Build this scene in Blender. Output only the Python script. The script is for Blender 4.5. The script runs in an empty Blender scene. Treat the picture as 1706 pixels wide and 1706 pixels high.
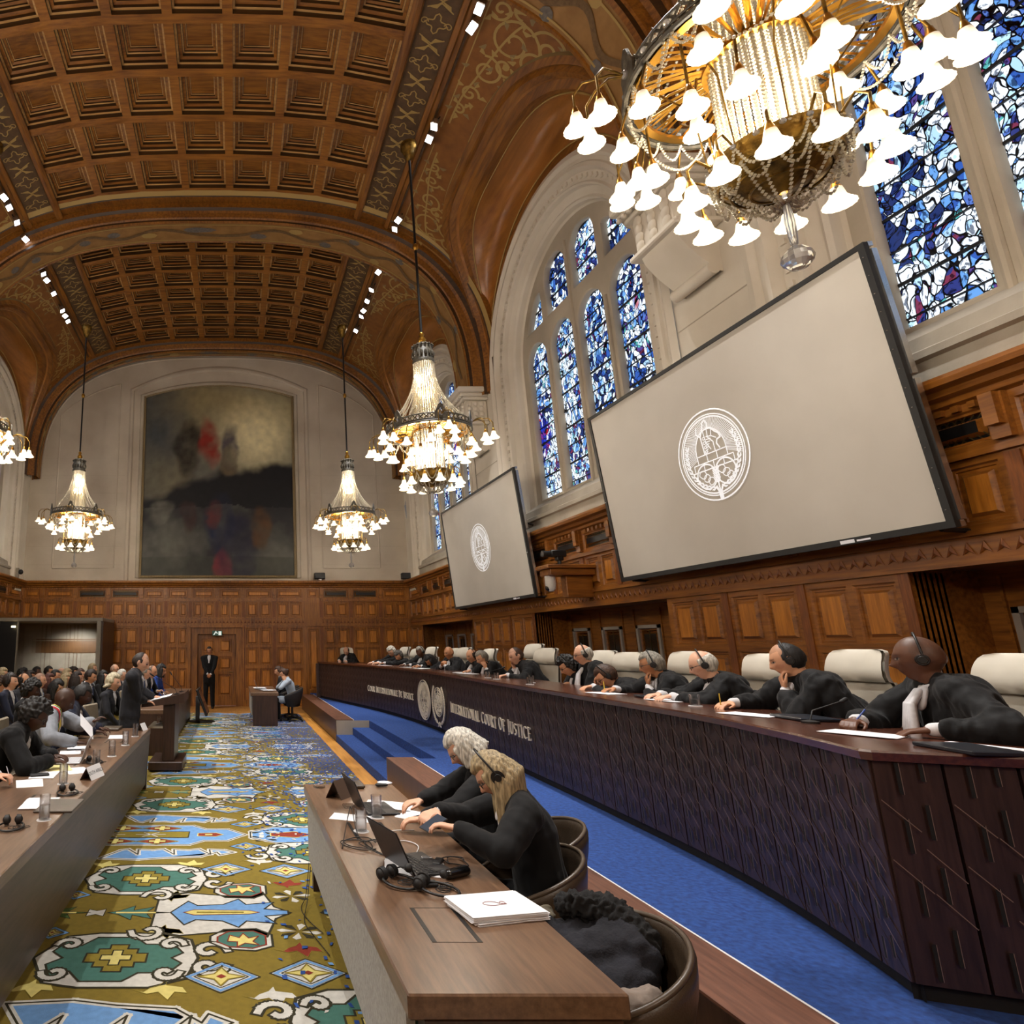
import bpy, bmesh, math, random
from mathutils import Vector, Matrix, noise
random.seed(7)
PI = math.pi
SC = bpy.context.scene
COL = SC.collection

# ------------------------------------------------------------ camera model
FPX, CU, CV, PITCH, CAMH = 1050.0, 392.0, 845.0, math.atan(230 / 1050.0), 1.85
cP, sP = math.cos(PITCH), math.sin(PITCH)

def P(u, v, X=None, Y=None, Z=None):
    """where the sight line of a photo pixel meets a real plane of the hall"""
    r = Vector((u - CU, FPX * cP - (CV - v) * sP, FPX * sP + (CV - v) * cP))
    if X is not None: k = X / r.x
    elif Y is not None: k = Y / r.y
    else: k = (Z - CAMH) / r.z
    return Vector((r.x * k, r.y * k, CAMH + r.z * k))

cam = bpy.data.cameras.new('camera')
cam.sensor_fit = 'HORIZONTAL'; cam.sensor_width = 36.0
cam.lens = FPX / 1706 * 36
cam.shift_x = (853 - CU) / 1706
cam.shift_y = (CV - 853) / 1706
cam.clip_end = 200
camo = bpy.data.objects.new('camera', cam); COL.objects.link(camo)
camo.location = (0, 0, CAMH); camo.rotation_euler = (PI / 2 + PITCH, 0, 0)
SC.camera = camo
vs = SC.view_settings
vs.view_transform = 'Standard'; vs.look = 'None'; vs.gamma = 1; vs.exposure = 0.0; vs.use_curve_mapping = False

# ------------------------------------------------------------ materials
def L(h):
    """'rrggbb' to linear rgba"""
    if not isinstance(h, str): return (*h[:3], 1.0)
    o = []
    for i in (0, 2, 4):
        c = int(h[i:i + 2], 16) / 255
        o.append(c / 12.92 if c <= .04045 else ((c + .055) / 1.055) ** 2.4)
    return (*o, 1.0)

class NT:
    def __init__(s, name):
        s.m = bpy.data.materials.new(name); s.m.use_nodes = True
        s.t = s.m.node_tree; s.t.nodes.clear()
        s.out = s.n('ShaderNodeOutputMaterial')
    def n(s, typ, **kw):
        nd = s.t.nodes.new(typ)
        for k, v in kw.items():
            if k.startswith('i_'):
                key = k[2:].replace('_', ' ')
                nd.inputs[key].default_value = v
            else: setattr(nd, k, v)
        return nd
    def l(s, a, ao, b, bi):
        s.t.links.new(a.outputs[ao], b.inputs[bi])
    def bsdf(s, **kw):
        b = s.n('ShaderNodeBsdfPrincipled')
        for k, v in kw.items(): b.inputs[k.replace('_', ' ')].default_value = v
        s.l(b, 0, s.out, 0); return b
    def coords(s, kind='Object', scale=(1, 1, 1)):
        tc = s.n('ShaderNodeTexCoord'); mp = s.n('ShaderNodeMapping')
        mp.inputs['Scale'].default_value = scale
        s.l(tc, kind, mp, 0); return mp
    def ramp(s, stops, interp='LINEAR'):
        r = s.n('ShaderNodeValToRGB'); r.color_ramp.interpolation = interp
        e = r.color_ramp.elements
        while len(e) < len(stops): e.new(.5)
        for i, (p, c) in enumerate(stops):
            e[i].position = p; e[i].color = L(c)
        return r
    def bump(s, b, src, so, strength=.2, dist=.01):
        bp = s.n('ShaderNodeBump'); bp.inputs['Strength'].default_value = strength
        bp.inputs['Distance'].default_value = dist
        s.l(src, so, bp, 'Height'); s.l(bp, 0, b, 'Normal')

MATS = {}
def plain(name, col, rough=.5, metal=0.0, spec=.5, emis=None, es=0, alpha=None, trans=0, coat=0):
    if name in MATS: return MATS[name]
    t = NT(name); b = t.bsdf(Base_Color=L(col), Roughness=rough, Metallic=metal)
    b.inputs['Specular IOR Level'].default_value = spec
    if emis: b.inputs['Emission Color'].default_value = L(emis); b.inputs['Emission Strength'].default_value = es
    if trans: b.inputs['Transmission Weight'].default_value = trans
    if coat: b.inputs['Coat Weight'].default_value = coat
    MATS[name] = t.m; return t.m

def wood(name, c0, c1, axis=2, scale=5, rough=.42, bump=.1, kind='Object', coat=0.0):
    if name in MATS: return MATS[name]
    t = NT(name); b = t.bsdf(Roughness=rough)
    sc = [scale * 3.2] * 3; sc[axis] = scale * .28
    mp = t.coords(kind, tuple(sc))
    n1 = t.n('ShaderNodeTexNoise'); n1.inputs['Scale'].default_value = 2.0; n1.inputs['Detail'].default_value = 6; n1.inputs['Roughness'].default_value = .62
    t.l(mp, 0, n1, 'Vector')
    mp2 = t.coords(kind, (.9, .9, .9)); n2 = t.n('ShaderNodeTexNoise'); n2.inputs['Scale'].default_value = 1.3
    t.l(mp2, 0, n2, 'Vector')
    mx = t.n('ShaderNodeMath', operation='ADD'); m3 = t.n('ShaderNodeMath', operation='MULTIPLY'); m3.inputs[1].default_value = .45
    t.l(n2, 0, m3, 0); t.l(n1, 0, mx, 0); t.l(m3, 0, mx, 1)
    r = t.ramp([(.48, c0), (.92, c1)])
    t.l(mx, 0, r, 0); t.l(r, 0, b, 'Base Color')
    if bump: t.bump(b, n1, 0, bump, .004)
    if coat: b.inputs['Coat Weight'].default_value = coat; b.inputs['Coat Roughness'].default_value = .25
    MATS[name] = t.m; return t.m

def mottled(name, c0, c1, scale=3, rough=.85, bump=.15, detail=5, bscale=None, kind='Object'):
    if name in MATS: return MATS[name]
    t = NT(name); b = t.bsdf(Roughness=rough); mp = t.coords(kind)
    n = t.n('ShaderNodeTexNoise'); n.inputs['Scale'].default_value = scale; n.inputs['Detail'].default_value = detail
    t.l(mp, 0, n, 'Vector'); r = t.ramp([(.3, c0), (.7, c1)]); t.l(n, 0, r, 0); t.l(r, 0, b, 'Base Color')
    if bscale:
        n = t.n('ShaderNodeTexNoise'); n.inputs['Scale'].default_value = bscale; n.inputs['Detail'].default_value = 3
        t.l(mp, 0, n, 'Vector')
    if bump: t.bump(b, n, 0, bump, .01)
    MATS[name] = t.m; return t.m

def vcol(name, rough=.6, spec=.4, bump=0, bscale=80, sss=0):
    """surface coloured by the mesh's own colour attribute (pigment only)"""
    if name in MATS: return MATS[name]
    t = NT(name); b = t.bsdf(Roughness=rough); b.inputs['Specular IOR Level'].default_value = spec
    a = t.n('ShaderNodeVertexColor', layer_name='Col'); t.l(a, 0, b, 'Base Color')
    if bump:
        mp = t.coords(); n = t.n('ShaderNodeTexNoise'); n.inputs['Scale'].default_value = bscale; t.l(mp, 0, n, 'Vector'); t.bump(b, n, 0, bump, .004)
    MATS[name] = t.m; return t.m

# ------------------------------------------------------------ mesh building
class MB:
    def __init__(s): s.v = []; s.f = []; s.m = []; s.mi = 0; s.X = None
    def add(s, vs_, fs, mi=None):
        o = len(s.v); mi = s.mi if mi is None else mi
        if s.X is not None: vs_ = [s.X @ Vector(p) for p in vs_]
        s.v += [tuple(p) for p in vs_]
        for f in fs: s.f.append(tuple(i + o for i in f)); s.m.append(mi)
        return s
    def box(s, lo, hi, mi=None):
        x0, y0, z0 = lo; x1, y1, z1 = hi
        return s.add([(x0,y0,z0),(x1,y0,z0),(x1,y1,z0),(x0,y1,z0),(x0,y0,z1),(x1,y0,z1),(x1,y1,z1),(x0,y1,z1)],
                     [(0,3,2,1),(4,5,6,7),(0,1,5,4),(1,2,6,5),(2,3,7,6),(3,0,4,7)], mi)
    def bbox(s, lo, hi, b=.01, mi=None):
        """box with chamfered edges"""
        lo = Vector(lo); hi = Vector(hi); c = (lo + hi) / 2; h = (hi - lo) / 2
        b = min(b, h.x * .9, h.y * .9, h.z * .9)
        pts = []
        for sx in (-1, 1):
            for sy in (-1, 1):
                for sz in (-1, 1):
                    for a in range(3):
                        d = [h.x, h.y, h.z]
                        for k in range(3):
                            if k != a: d[k] -= b
                        pts.append(c + Vector((sx * d[0], sy * d[1], sz * d[2])))
        idx = {}
        k = 0
        for sx in (-1, 1):
            for sy in (-1, 1):
                for sz in (-1, 1):
                    for a in range(3): idx[(sx, sy, sz, a)] = k; k += 1
        fs = []
        for a in range(3):
            for sg in (-1, 1):
                o = [q for q in range(3) if q != a]; ring = []
                for (p, q) in ((-1,-1),(1,-1),(1,1),(-1,1)):
                    t = [0,0,0]; t[a] = sg; t[o[0]] = p; t[o[1]] = q
                    ring.append(idx[(*t, a)])
                fs.append(tuple(ring))
        for a in range(3):
            o = [q for q in range(3) if q != a]
            for p in (-1, 1):
                for q in (-1, 1):
                    t0 = [0,0,0]; t0[o[0]] = p; t0[o[1]] = q
                    A = list(t0); A[a] = -1; B = list(t0); B[a] = 1
                    fs.append((idx[(*A, o[0])], idx[(*B, o[0])], idx[(*B, o[1])], idx[(*A, o[1])]))
        for sx in (-1, 1):
            for sy in (-1, 1):
                for sz in (-1, 1): fs.append(tuple(idx[(sx, sy, sz, a)] for a in range(3)))
        return s.add(pts, fs, mi)
    def grid(s, rows, mi=None, closed=False):
        n = len(rows[0]); vs_ = [p for r in rows for p in r]; fs = []
        for i in range(len(rows) - 1):
            for j in range(n if closed else n - 1):
                k = (j + 1) % n
                fs.append((i*n+j, i*n+k, (i+1)*n+k, (i+1)*n+j))
        return s.add(vs_, fs, mi)
    def lathe(s, prof, c=(0,0,0), n=24, mi=None, cap=True, sx=1, sy=1):
        rows = [[(c[0]+sx*r*math.cos(2*PI*j/n), c[1]+sy*r*math.sin(2*PI*j/n), c[2]+z) for j in range(n)] for r, z in prof]
        s.grid(rows, mi, True)
        if cap:
            for r in (rows[0], rows[-1]): s.add(r, [tuple(range(n))], mi)
        return s
    def cyl(s, a, b, r0, r1=None, n=12, mi=None, cap=True):
        return s.tube([a, b], [r0, r0 if r1 is None else r1], n, mi, cap)
    def tube(s, pts, r, n=8, mi=None, cap=True, flat=1.0):
        pts = [Vector(p) for p in pts]
        if not isinstance(r, (list, tuple)): r = [r] * len(pts)
        rows = []; prev = None
        for i, p in enumerate(pts):
            d = (pts[min(i+1, len(pts)-1)] - pts[max(i-1, 0)])
            if d.length < 1e-9: d = Vector((0,0,1))
            d.normalize()
            if prev is None:
                up = Vector((0,0,1)) if abs(d.z) < .9 else Vector((1,0,0))
                a = d.cross(up).normalized()
            else: a = (prev - d * prev.dot(d)).normalized()
            prev = a; bb = d.cross(a)
            rows.append([p + (a*math.cos(2*PI*j/n) + bb*math.sin(2*PI*j/n)*flat) * r[i] for j in range(n)])
        s.grid(rows, mi, True)
        if cap:
            for q in (rows[0], rows[-1]): s.add(q, [tuple(range(n))], mi)
        return s
    def ball(s, c, r, n=10, m=6, mi=None, sx=1, sy=1, sz=1):
        prof = [(r*math.sin(PI*i/m), -r*math.cos(PI*i/m)) for i in range(m+1)]
        rows = [[(c[0]+sx*q*math.cos(2*PI*j/n), c[1]+sy*q*math.sin(2*PI*j/n), c[2]+sz*z) for j in range(n)] for q, z in prof[1:-1]]
        s.grid(rows, mi, True)
        o = len(rows)
        s.add([(c[0],c[1],c[2]-r*sz)]+rows[0], [(0,(j+1)%n+1,j+1) for j in range(n)], mi)
        s.add([(c[0],c[1],c[2]+r*sz)]+rows[-1], [(0,j+1,(j+1)%n+1) for j in range(n)], mi)
        return s
    def octa(s, c, r, mi=None, sz=1.0):
        x, y, z = c
        return s.add([(x+r,y,z),(x,y+r,z),(x-r,y,z),(x,y-r,z),(x,y,z+r*sz),(x,y,z-r*sz)],
                     [(0,1,4),(1,2,4),(2,3,4),(3,0,4),(1,0,5),(2,1,5),(3,2,5),(0,3,5)], mi)
    def prism(s, poly, z0, z1, mi=None, F=None):
        """poly of (a,b); F maps (a,b,h) to a point"""
        F = F or (lambda a, b, h: (a, b, h)); n = len(poly)
        vs_ = [F(a, b, z0) for a, b in poly] + [F(a, b, z1) for a, b in poly]
        return s.add(vs_, [tuple(range(n))[::-1], tuple(range(n, 2*n))] + [(i, (i+1)%n, (i+1)%n+n, i+n) for i in range(n)], mi)
    def quad(s, a, b, c, d, mi=None): return s.add([a, b, c, d], [(0,1,2,3)], mi)
    def build(s, name, mats, parent=None, smooth=False, loc=None, fix=True, angle=None, merge=0):
        me = bpy.data.meshes.new(name)
        me.from_pydata(s.v, [], s.f)
        if not isinstance(mats, (list, tuple)): mats = [mats]
        for m in mats: me.materials.append(m)
        me.polygons.foreach_set('material_index', s.m)
        if fix or merge:
            bm = bmesh.new(); bm.from_mesh(me)
            if merge: bmesh.ops.remove_doubles(bm, verts=bm.verts, dist=merge)
            if fix: bmesh.ops.recalc_face_normals(bm, faces=bm.faces)
            bm.to_mesh(me); bm.free()
        if smooth: me.polygons.foreach_set('use_smooth', [True] * len(me.polygons))
        if smooth and angle: me.set_sharp_from_angle(angle=math.radians(angle))
        me.update()
        o = bpy.data.objects.new(name, me); COL.objects.link(o)
        if parent is not None: o.parent = parent
        if loc is not None: o.location = loc
        return o

def empty(name, loc=(0,0,0), rz=0, parent=None):
    o = bpy.data.objects.new(name, None); COL.objects.link(o); o.location = loc; o.rotation_euler = (0,0,rz)
    o.empty_display_size = .1
    if parent is not None: o.parent = parent
    return o

def T(o, label, cat, group=None, kind=None):
    if label: o['label'] = label
    if cat: o['category'] = cat
    if group: o['group'] = group
    if kind: o['kind'] = kind
    return o
def ST(o): o['kind'] = 'structure'; return o

def copy_tree(o, parent=None, loc=None, rz=None, label=None):
    c = o.copy(); COL.objects.link(c)
    if parent is not None: c.parent = parent
    if loc is not None: c.location = loc
    if rz is not None: c.rotation_euler = (c.rotation_euler[0], c.rotation_euler[1], rz)
    if label: c['label'] = label
    for ch in list(o.children): copy_tree(ch, c)
    return c

def plate(splines, extrude=.02, bevel=0, X=None):
    """2D outline with holes -> mesh data (flat plate), via a filled curve"""
    cu = bpy.data.curves.new('tmp', 'CURVE'); cu.dimensions = '2D'; cu.fill_mode = 'BOTH'
    cu.extrude = extrude; cu.bevel_depth = bevel; cu.bevel_resolution = 1
    for pts in splines:
        sp = cu.splines.new('POLY'); sp.points.add(len(pts) - 1)
        for i, p in enumerate(pts): sp.points[i].co = (p[0], p[1], 0, 1)
        sp.use_cyclic_u = True
    ob = bpy.data.objects.new('tmp', cu); COL.objects.link(ob)
    dg = bpy.context.evaluated_depsgraph_get()
    me = bpy.data.meshes.new_from_object(ob.evaluated_get(dg))
    vs_ = [v.co.copy() for v in me.vertices]; fs = [tuple(p.vertices) for p in me.polygons]
    bpy.data.objects.remove(ob); bpy.data.curves.remove(cu); bpy.data.meshes.remove(me)
    if X is not None: vs_ = [X @ v for v in vs_]
    return vs_, fs

def textmesh(txt, size=.1, extrude=.002, X=None, align='CENTER', sx=1.0):
    cu = bpy.data.curves.new('tmp', 'FONT'); cu.body = txt; cu.size = size; cu.extrude = extrude; cu.align_x = align; cu.align_y = 'CENTER'
    ob = bpy.data.objects.new('tmp', cu); COL.objects.link(ob)
    dg = bpy.context.evaluated_depsgraph_get()
    me = bpy.data.meshes.new_from_object(ob.evaluated_get(dg))
    vs_ = [Vector((v.co.x * sx, v.co.y, v.co.z)) for v in me.vertices]; fs = [tuple(p.vertices) for p in me.polygons]
    bpy.data.objects.remove(ob); bpy.data.curves.remove(cu); bpy.data.meshes.remove(me)
    if X is not None: vs_ = [X @ v for v in vs_]
    return vs_, fs

def frameX(o, ax, ay, az):
    m = Matrix((Vector(ax).to_4d(), Vector(ay).to_4d(), Vector(az).to_4d(), Vector(o).to_4d())).transposed()
    m[3][0] = m[3][1] = m[3][2] = 0; m[3][3] = 1
    return m

def ribbon(mb, pts, w, F, h, mi):
    """painted line: pts (a,b) widths w along it, mapped by F(a,b,h)"""
    n = len(pts); Lf = []; Rt = []
    for i in range(n):
        a = pts[max(i-1, 0)]; b = pts[min(i+1, n-1)]
        dx, dy = b[0]-a[0], b[1]-a[1]; l = math.hypot(dx, dy) or 1
        ww = (w[i] if isinstance(w, (list, tuple)) else w) / 2
        Lf.append(F(pts[i][0]-dy/l*ww, pts[i][1]+dx/l*ww, h)); Rt.append(F(pts[i][0]+dy/l*ww, pts[i][1]-dx/l*ww, h))
    mb.grid([Lf, Rt], mi)
def spiral(cx, cy, r, turns, a0, sgn=1, n=28, r1=.12):
    return [(cx + (r*(1-t)+r*r1*t)*math.cos(a0+sgn*t*turns*2*PI), cy + (r*(1-t)+r*r1*t)*math.sin(a0+sgn*t*turns*2*PI)) for t in [i/(n-1) for i in range(n)]]

# common materials
M = {}
M['oak'] = wood('oak', '5a3210', 'a66a26', 2, 4, .38, .12)
M['oak_h'] = wood('oak_h', '5a3210', 'a26624', 1, 4, .38, .12)
M['oak_x'] = wood('oak_x', '5a3210', 'a26624', 0, 4, .38, .12)
M['oak_field'] = wood('oak_field', '864e18', 'cb8430', 2, 4, .35, .1)  # raised fields brighter than the stiles, their lighting put into the wood colour
M['oak_dark'] = wood('oak_dark', '2c1a0a', '5a3c1a', 2, 4, .45, .12)
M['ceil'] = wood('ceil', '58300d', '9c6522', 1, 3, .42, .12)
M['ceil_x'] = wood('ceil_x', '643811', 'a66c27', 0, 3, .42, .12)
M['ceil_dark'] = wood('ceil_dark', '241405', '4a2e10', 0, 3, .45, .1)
M['ceil_lit'] = wood('ceil_lit', 'a87840', 'dcb070', 0, 3, .4, .05)  # bright step edges and dark risers put light and shade into the coffers
M['lunette'] = wood('lunette', '80501e', 'b27432', 1, 1.2, .3, .03, coat=.4)
M['gilt'] = plain('gilt', 'b8893e', .5)
M['stone'] = mottled('stone', 'cdc3b2', 'e4dccd', .8, .85, .12, 6, 30)
M['stone_d'] = mottled('stone_d', 'a79c8a', 'c4b9a6', .9, .85, .12, 6, 30)
M['stone_g'] = mottled('stone_g', '8d8578', 'aba293', 1.5, .85, .2, 6, 25)
M['walnut'] = wood('walnut', '33221a', '584033', 1, 5, .32, .05)
M['walnut_top'] = wood('walnut_top', '523c2e', '7a5e48', 1, 6, .3, .05)
M['walnut_front'] = wood('walnut_front', '40322a', '5b493e', 1, 5, .4, .05)
M['walnut_x'] = wood('walnut_x', '2a1c16', '483228', 2, 5, .35, .05)
M['black'] = plain('black', '0b0b0c', .45)
M['blackrub'] = plain('blackrub', '141416', .6)
M['chrome'] = plain('chrome', 'c8c8c8', .25, 1)
M['paper'] = plain('paper', 'eeeef2', .8)
M['blue'] = mottled('blue', '15306a', '234c94', 30, .95, .5, 8, 400)
def mk_glass():
    t = NT('clear_glass'); b = t.bsdf(Base_Color=(1,1,1,1), Roughness=.02)
    b.inputs['Transmission Weight'].default_value = 1; b.inputs['IOR'].default_value = 1.3
    tr = t.n('ShaderNodeBsdfTransparent'); mx = t.n('ShaderNodeMixShader'); mx.inputs[0].default_value = .55
    t.l(b, 0, mx, 1); t.l(tr, 0, mx, 2); t.l(mx, 0, t.out, 0)
    return t.m
M['glass'] = mk_glass()
# ------------------------------------------------------------ hall dimensions
XC, XR, XL = -.63, 5.60, -6.86
YE, YB = 20.4, -6.9
ZCOR, ZSP = 3.84, 7.3
DAIS = .40
WIN_Y = [16.95, 10.12, 3.4]
PIERS = [13.55, 6.78, 0.0]

def prof(rel, a=6.23, R=4.75, n=2.75):
    r = min(abs(rel) / a, 1.0)
    return ZSP + R * max(0.0, 1 - r ** n) ** (1 / n)
def prof_inv(z, a=6.23, R=4.75, n=2.75):
    r = min(max((z - ZSP) / R, 0), 1)
    return a * max(0.0, 1 - r ** n) ** (1 / n)
def vp(rel, y, d=0, a=6.23, R=4.75):
    """point on the vault, d = offset outwards along the normal"""
    e = .01; s = 1 if rel >= 0 else -1; ar = min(abs(rel), a - .011)
    z0 = prof(ar, a, R); z1 = prof(ar + e, a, R)
    nx, nz = (z0 - z1), e; l = math.hypot(nx, nz)
    return Vector((XC + s * (abs(rel) + d * nx / l), y, (prof(rel, a, R)) + d * nz / l))

# ---- floor
mb = MB(); mb.box((XL - .3, YB - .1, -.12), (XR + 1.2, YE + .2, 0))
M['parquet'] = wood('parquet', '8a5a26', 'b98444', 1, 3, .35, .05)
ST(mb.build('floor', M['parquet']))

# ---- coffered vault, one mesh for each bay
def coffer_bay(y0, y1, rows, cols=7, W=3.5, vents=False):
    mb = MB(); cw = 2 * W / cols; ch = (y1 - y0) / rows
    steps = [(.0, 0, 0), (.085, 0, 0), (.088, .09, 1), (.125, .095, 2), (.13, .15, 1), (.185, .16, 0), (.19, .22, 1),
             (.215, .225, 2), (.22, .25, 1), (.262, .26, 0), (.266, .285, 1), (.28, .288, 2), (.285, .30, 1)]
    for i in range(cols):
        for j in range(rows):
            u0, u1 = -W + i * cw, -W + (i + 1) * cw; v0, v1 = y0 + j * ch, y0 + (j + 1) * ch
            k = min(1.0, ch / cw * 1.02); rings = []
            for ins, d, mi in steps:
                a = ins * cw; b = ins * cw * k
                rings.append([vp(u0+a, v0+b, d), vp(u1-a, v0+b, d), vp(u1-a, v1-b, d), vp(u0+a, v1-b, d)])
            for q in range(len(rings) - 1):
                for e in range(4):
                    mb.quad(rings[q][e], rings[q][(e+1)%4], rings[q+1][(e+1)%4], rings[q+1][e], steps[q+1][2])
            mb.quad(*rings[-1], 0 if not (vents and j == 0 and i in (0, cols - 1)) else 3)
            if vents and j == 0 and i in (0, cols - 1):
                cx, cy = (u0+u1)/2, (v0+v1)/2
                for r in (.06, .11, .16):
                    ring = [(cx + r*math.cos(t*PI/12), cy + r*math.sin(t*PI/12)) for t in range(25)]
                    ribbon(mb, ring, .012, lambda a, b, h: vp(a, b, .29), 0, 0)
                for t in range(8):
                    ribbon(mb, [(cx+.05*math.cos(t*PI/4), cy+.05*math.sin(t*PI/4)), (cx+.16*math.cos(t*PI/4+.3), cy+.16*math.sin(t*PI/4+.3))], .012, lambda a, b, h: vp(a, b, .29), 0, 0)
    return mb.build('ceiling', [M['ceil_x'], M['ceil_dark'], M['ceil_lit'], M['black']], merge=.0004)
BAYS = [(14.15, 19.75, 7), (7.5, 12.58, 5), (.8, 6.0, 5), (-6.5, -.6, 6)]
for (a, b, r) in BAYS: ST(coffer_bay(a, b, r, vents=True))

# opening of a lunette on the vault: height of its edge at offset dy from the bay centre
LH = 2.92
def zopen(dy, s=0):
    t = min(abs(dy) / (LH - s), 1.0)
    return ZSP + (3.5 - s * .6) * (1 - t ** 3.8) ** (1 / 3.8)

M['paint'] = mottled('paint', '7a4a1a', '8f5a22', 6, .5, .05)
M['frieze'] = mottled('frieze', '4a3622', '62482c', 8, .6, .1)
M['scroll'] = plain('scroll', 'a98c50', .5)
M['scroll2'] = plain('scroll2', '8a744c', .55)
M['leafdark'] = plain('leafdark', '4a4038', .6)

def side_bay(yc, y0, y1, s):
    """spandrels, lunette and friezes on one side (s=+1 right, -1 left) of one bay"""
    mb = MB(); REL0, REL1 = 3.5, 4.18
    F = lambda rel, y, h=0: vp(s * rel, y, -h)
    N = 64; ys = [y0 + (y1 - y0) * i / N for i in range(N + 1)]
    # edge roll, frieze band, outer mouldings: run along the vault
    def strip(pr, mi):
        mb.grid([[F(r, y, h) for r, h in pr] for y in ys[::8] ], mi)
    strip([(3.42, -.02), (3.42, .09), (3.5, .12), (3.56, .09), (3.58, .0)], 0)
    strip([(3.58, -.01), (4.1, -.01)], 1)
    strip([(4.1, 0), (4.12, .07), (4.2, .09), (4.22, .04), (4.3, .05), (4.32, .0), (4.34, -.02)], 0)
    # frieze motif
    n = int((y1 - y0) / .34)
    for k in range(n):
        c = y0 + (k + .5) * (y1 - y0) / n; q = 3.84; e = .155
        if k % 2:
            for a in range(4):
                t = a * PI / 2 + PI / 4
                ribbon(mb, [(q, c), (q + e*.9*math.cos(t-.25), c + e*.75*math.sin(t-.25)), (q + e*1.45*math.cos(t), c + e*1.1*math.sin(t))], [.015, .055, .01], lambda a_, b_, h: F(a_, b_, .004), 0, 3)
            ribbon(mb, [(q-.2, c-.13), (q, c-.03), (q+.2, c-.13)], .02, lambda a_, b_, h: F(a_, b_, .004), 0, 3)
            ribbon(mb, [(q-.2, c+.13), (q, c+.03), (q+.2, c+.13)], .02, lambda a_, b_, h: F(a_, b_, .004), 0, 3)
        else:
            ring = [(q + (.12+.045*math.cos(4*t*PI/10))*math.cos(t*PI/10), c + (.12+.045*math.cos(4*t*PI/10))*math.sin(t*PI/10)) for t in range(21)]
            ribbon(mb, ring, .022, lambda a_, b_, h: F(a_, b_, .004), 0, 3)
            for sg in (-1, 1):
                ribbon(mb, spiral(q + sg*.19, c, .07, 1.1, 0 if sg < 0 else PI, sg, 12), .018, lambda a_, b_, h: F(a_, b_, .004), 0, 3)
    # spandrel field between opening and mouldings
    ys2 = [y0 + (y1 - y0) * i / 96 for i in range(97)]
    rows = []
    for y in ys2:
        zo = zopen(y - yc); r0 = prof_inv(zo) if abs(y - yc) < LH else 6.22
        rows.append([F(4.32 + (r0 - 4.32) * t, y, 0) if r0 < 6.1 else None for t in [q / 8 for q in range(9)]])
        if rows[-1][0] is None:
            # steep part: sample by height
            z1 = prof(4.32); rows[-1] = [Vector((XC + s * prof_inv(z1 + (zo - z1) * t), y, z1 + (zo - z1) * t)) for t in [q / 8 for q in range(9)]]
    mb.grid(rows, 2)
    # border rolls of the opening
    def opencurve(off, h, n=72):
        out = []
        for i in range(n + 1):
            th = PI * i / n; c = math.cos(th); sn = math.sin(th)
            dy = (LH - off) * math.copysign(abs(c) ** (2 / 3.8), c); z = ZSP + (3.5 - off * .75) * abs(sn) ** (2 / 3.8)
            rel = prof_inv(z) - h
            out.append(Vector((XC + s * rel, yc + dy, z - h * .3)))
        return out
    for o0, o1, h0, h1, mi in ((-.16, -.12, 0, .05, 4), (-.12, -.02, .05, .06, 0), (-.02, .0, .06, .02, 0), (0, .07, .02, .07, 0), (.07, .15, .07, .0, 0), (.15, .17, .0, -.04, 5), (.17, .30, -.04, -.05, 0)):
        mb.grid([opencurve(o0, h0), opencurve(o1, h1)], mi)
    # smooth lunette soffit down to the stone arch in the wall
    n = 72; rowsL = []
    A = opencurve(.30, -.05, n); XW = XR - XC
    B = []
    for i in range(n + 1):
        th = PI * i / n
        B.append(Vector((XC + s * XW, yc + 2.78 * math.cos(th), ZSP + 2.78 * math.sin(th))))
    for k in range(9):
        t = k / 8; rowsL.append([A[i].lerp(B[i], t) + Vector((s * .22 * math.sin(PI * t) * math.sin(PI * i / n), 0, .25 * math.sin(PI * t) * math.sin(PI * i / n))) for i in range(n + 1)])
    mb.grid(rowsL[:2], 0); mb.grid(rowsL[1:8], 5); mb.grid(rowsL[7:], 0)
    # thin gilt fillet lines
    ribs = []
    for k in (1, 7):
        a = [p + Vector((-s * .012, 0, -.012)) for p in rowsL[k]]
        mb.tube(a, .014, 4, 3, False)
    # painted scrolls on the spandrels
    for sg in (-1, 1):
        G = lambda a_, b_, h: F(4.5 + a_, yc + sg * b_, .006)
        def R(pts, w=.035, mi=3): ribbon(mb, pts, w, G, 0, mi)
        inside = lambda a_, b_: prof(4.5 + a_) > zopen(b_) + .06 and 4.5 + a_ < 6.1
        # outline
        edge = [(0, .15)]
        ol = [(-.05, yv) for yv in [.2 + i * .14 for i in range(19)]]
        R(ol, .018)
        ol2 = []
        for i in range(26):
            b_ = .2 + i * 2.45 / 25; rr = prof_inv(zopen(b_) + .12) - 4.5
            ol2.append((rr, b_))
        R(ol2, .018)
        ol3 = [(-.05 + i * .1, 2.78) for i in range(12)]
        R(ol3, .018)
        for (cx, cy, r, t0, d, tr) in ((.42, 2.15, .36, 0, 1, 1.6), (.25, 1.55, .24, 2, -1, 1.5), (.16, 1.05, .15, 0, 1, 1.4), (.85, 2.35, .26, 3, -1, 1.5), (.75, 2.0, .2, 1, 1, 1.3),
                                      (.12, 2.5, .16, 4, 1, 1.3), (.1, .7, .1, 2, -1, 1.2), (1.15, 2.55, .14, 2, 1, 1.2), (.38, 2.62, .13, 5, -1, 1.1), (.45, 1.75, .16, 0, -1, 1.2)):
            pts = [p for p in spiral(cx, cy, r, tr, t0, d, 36) if inside(*p)]
            if len(pts) > 3: R(pts, .038)
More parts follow.
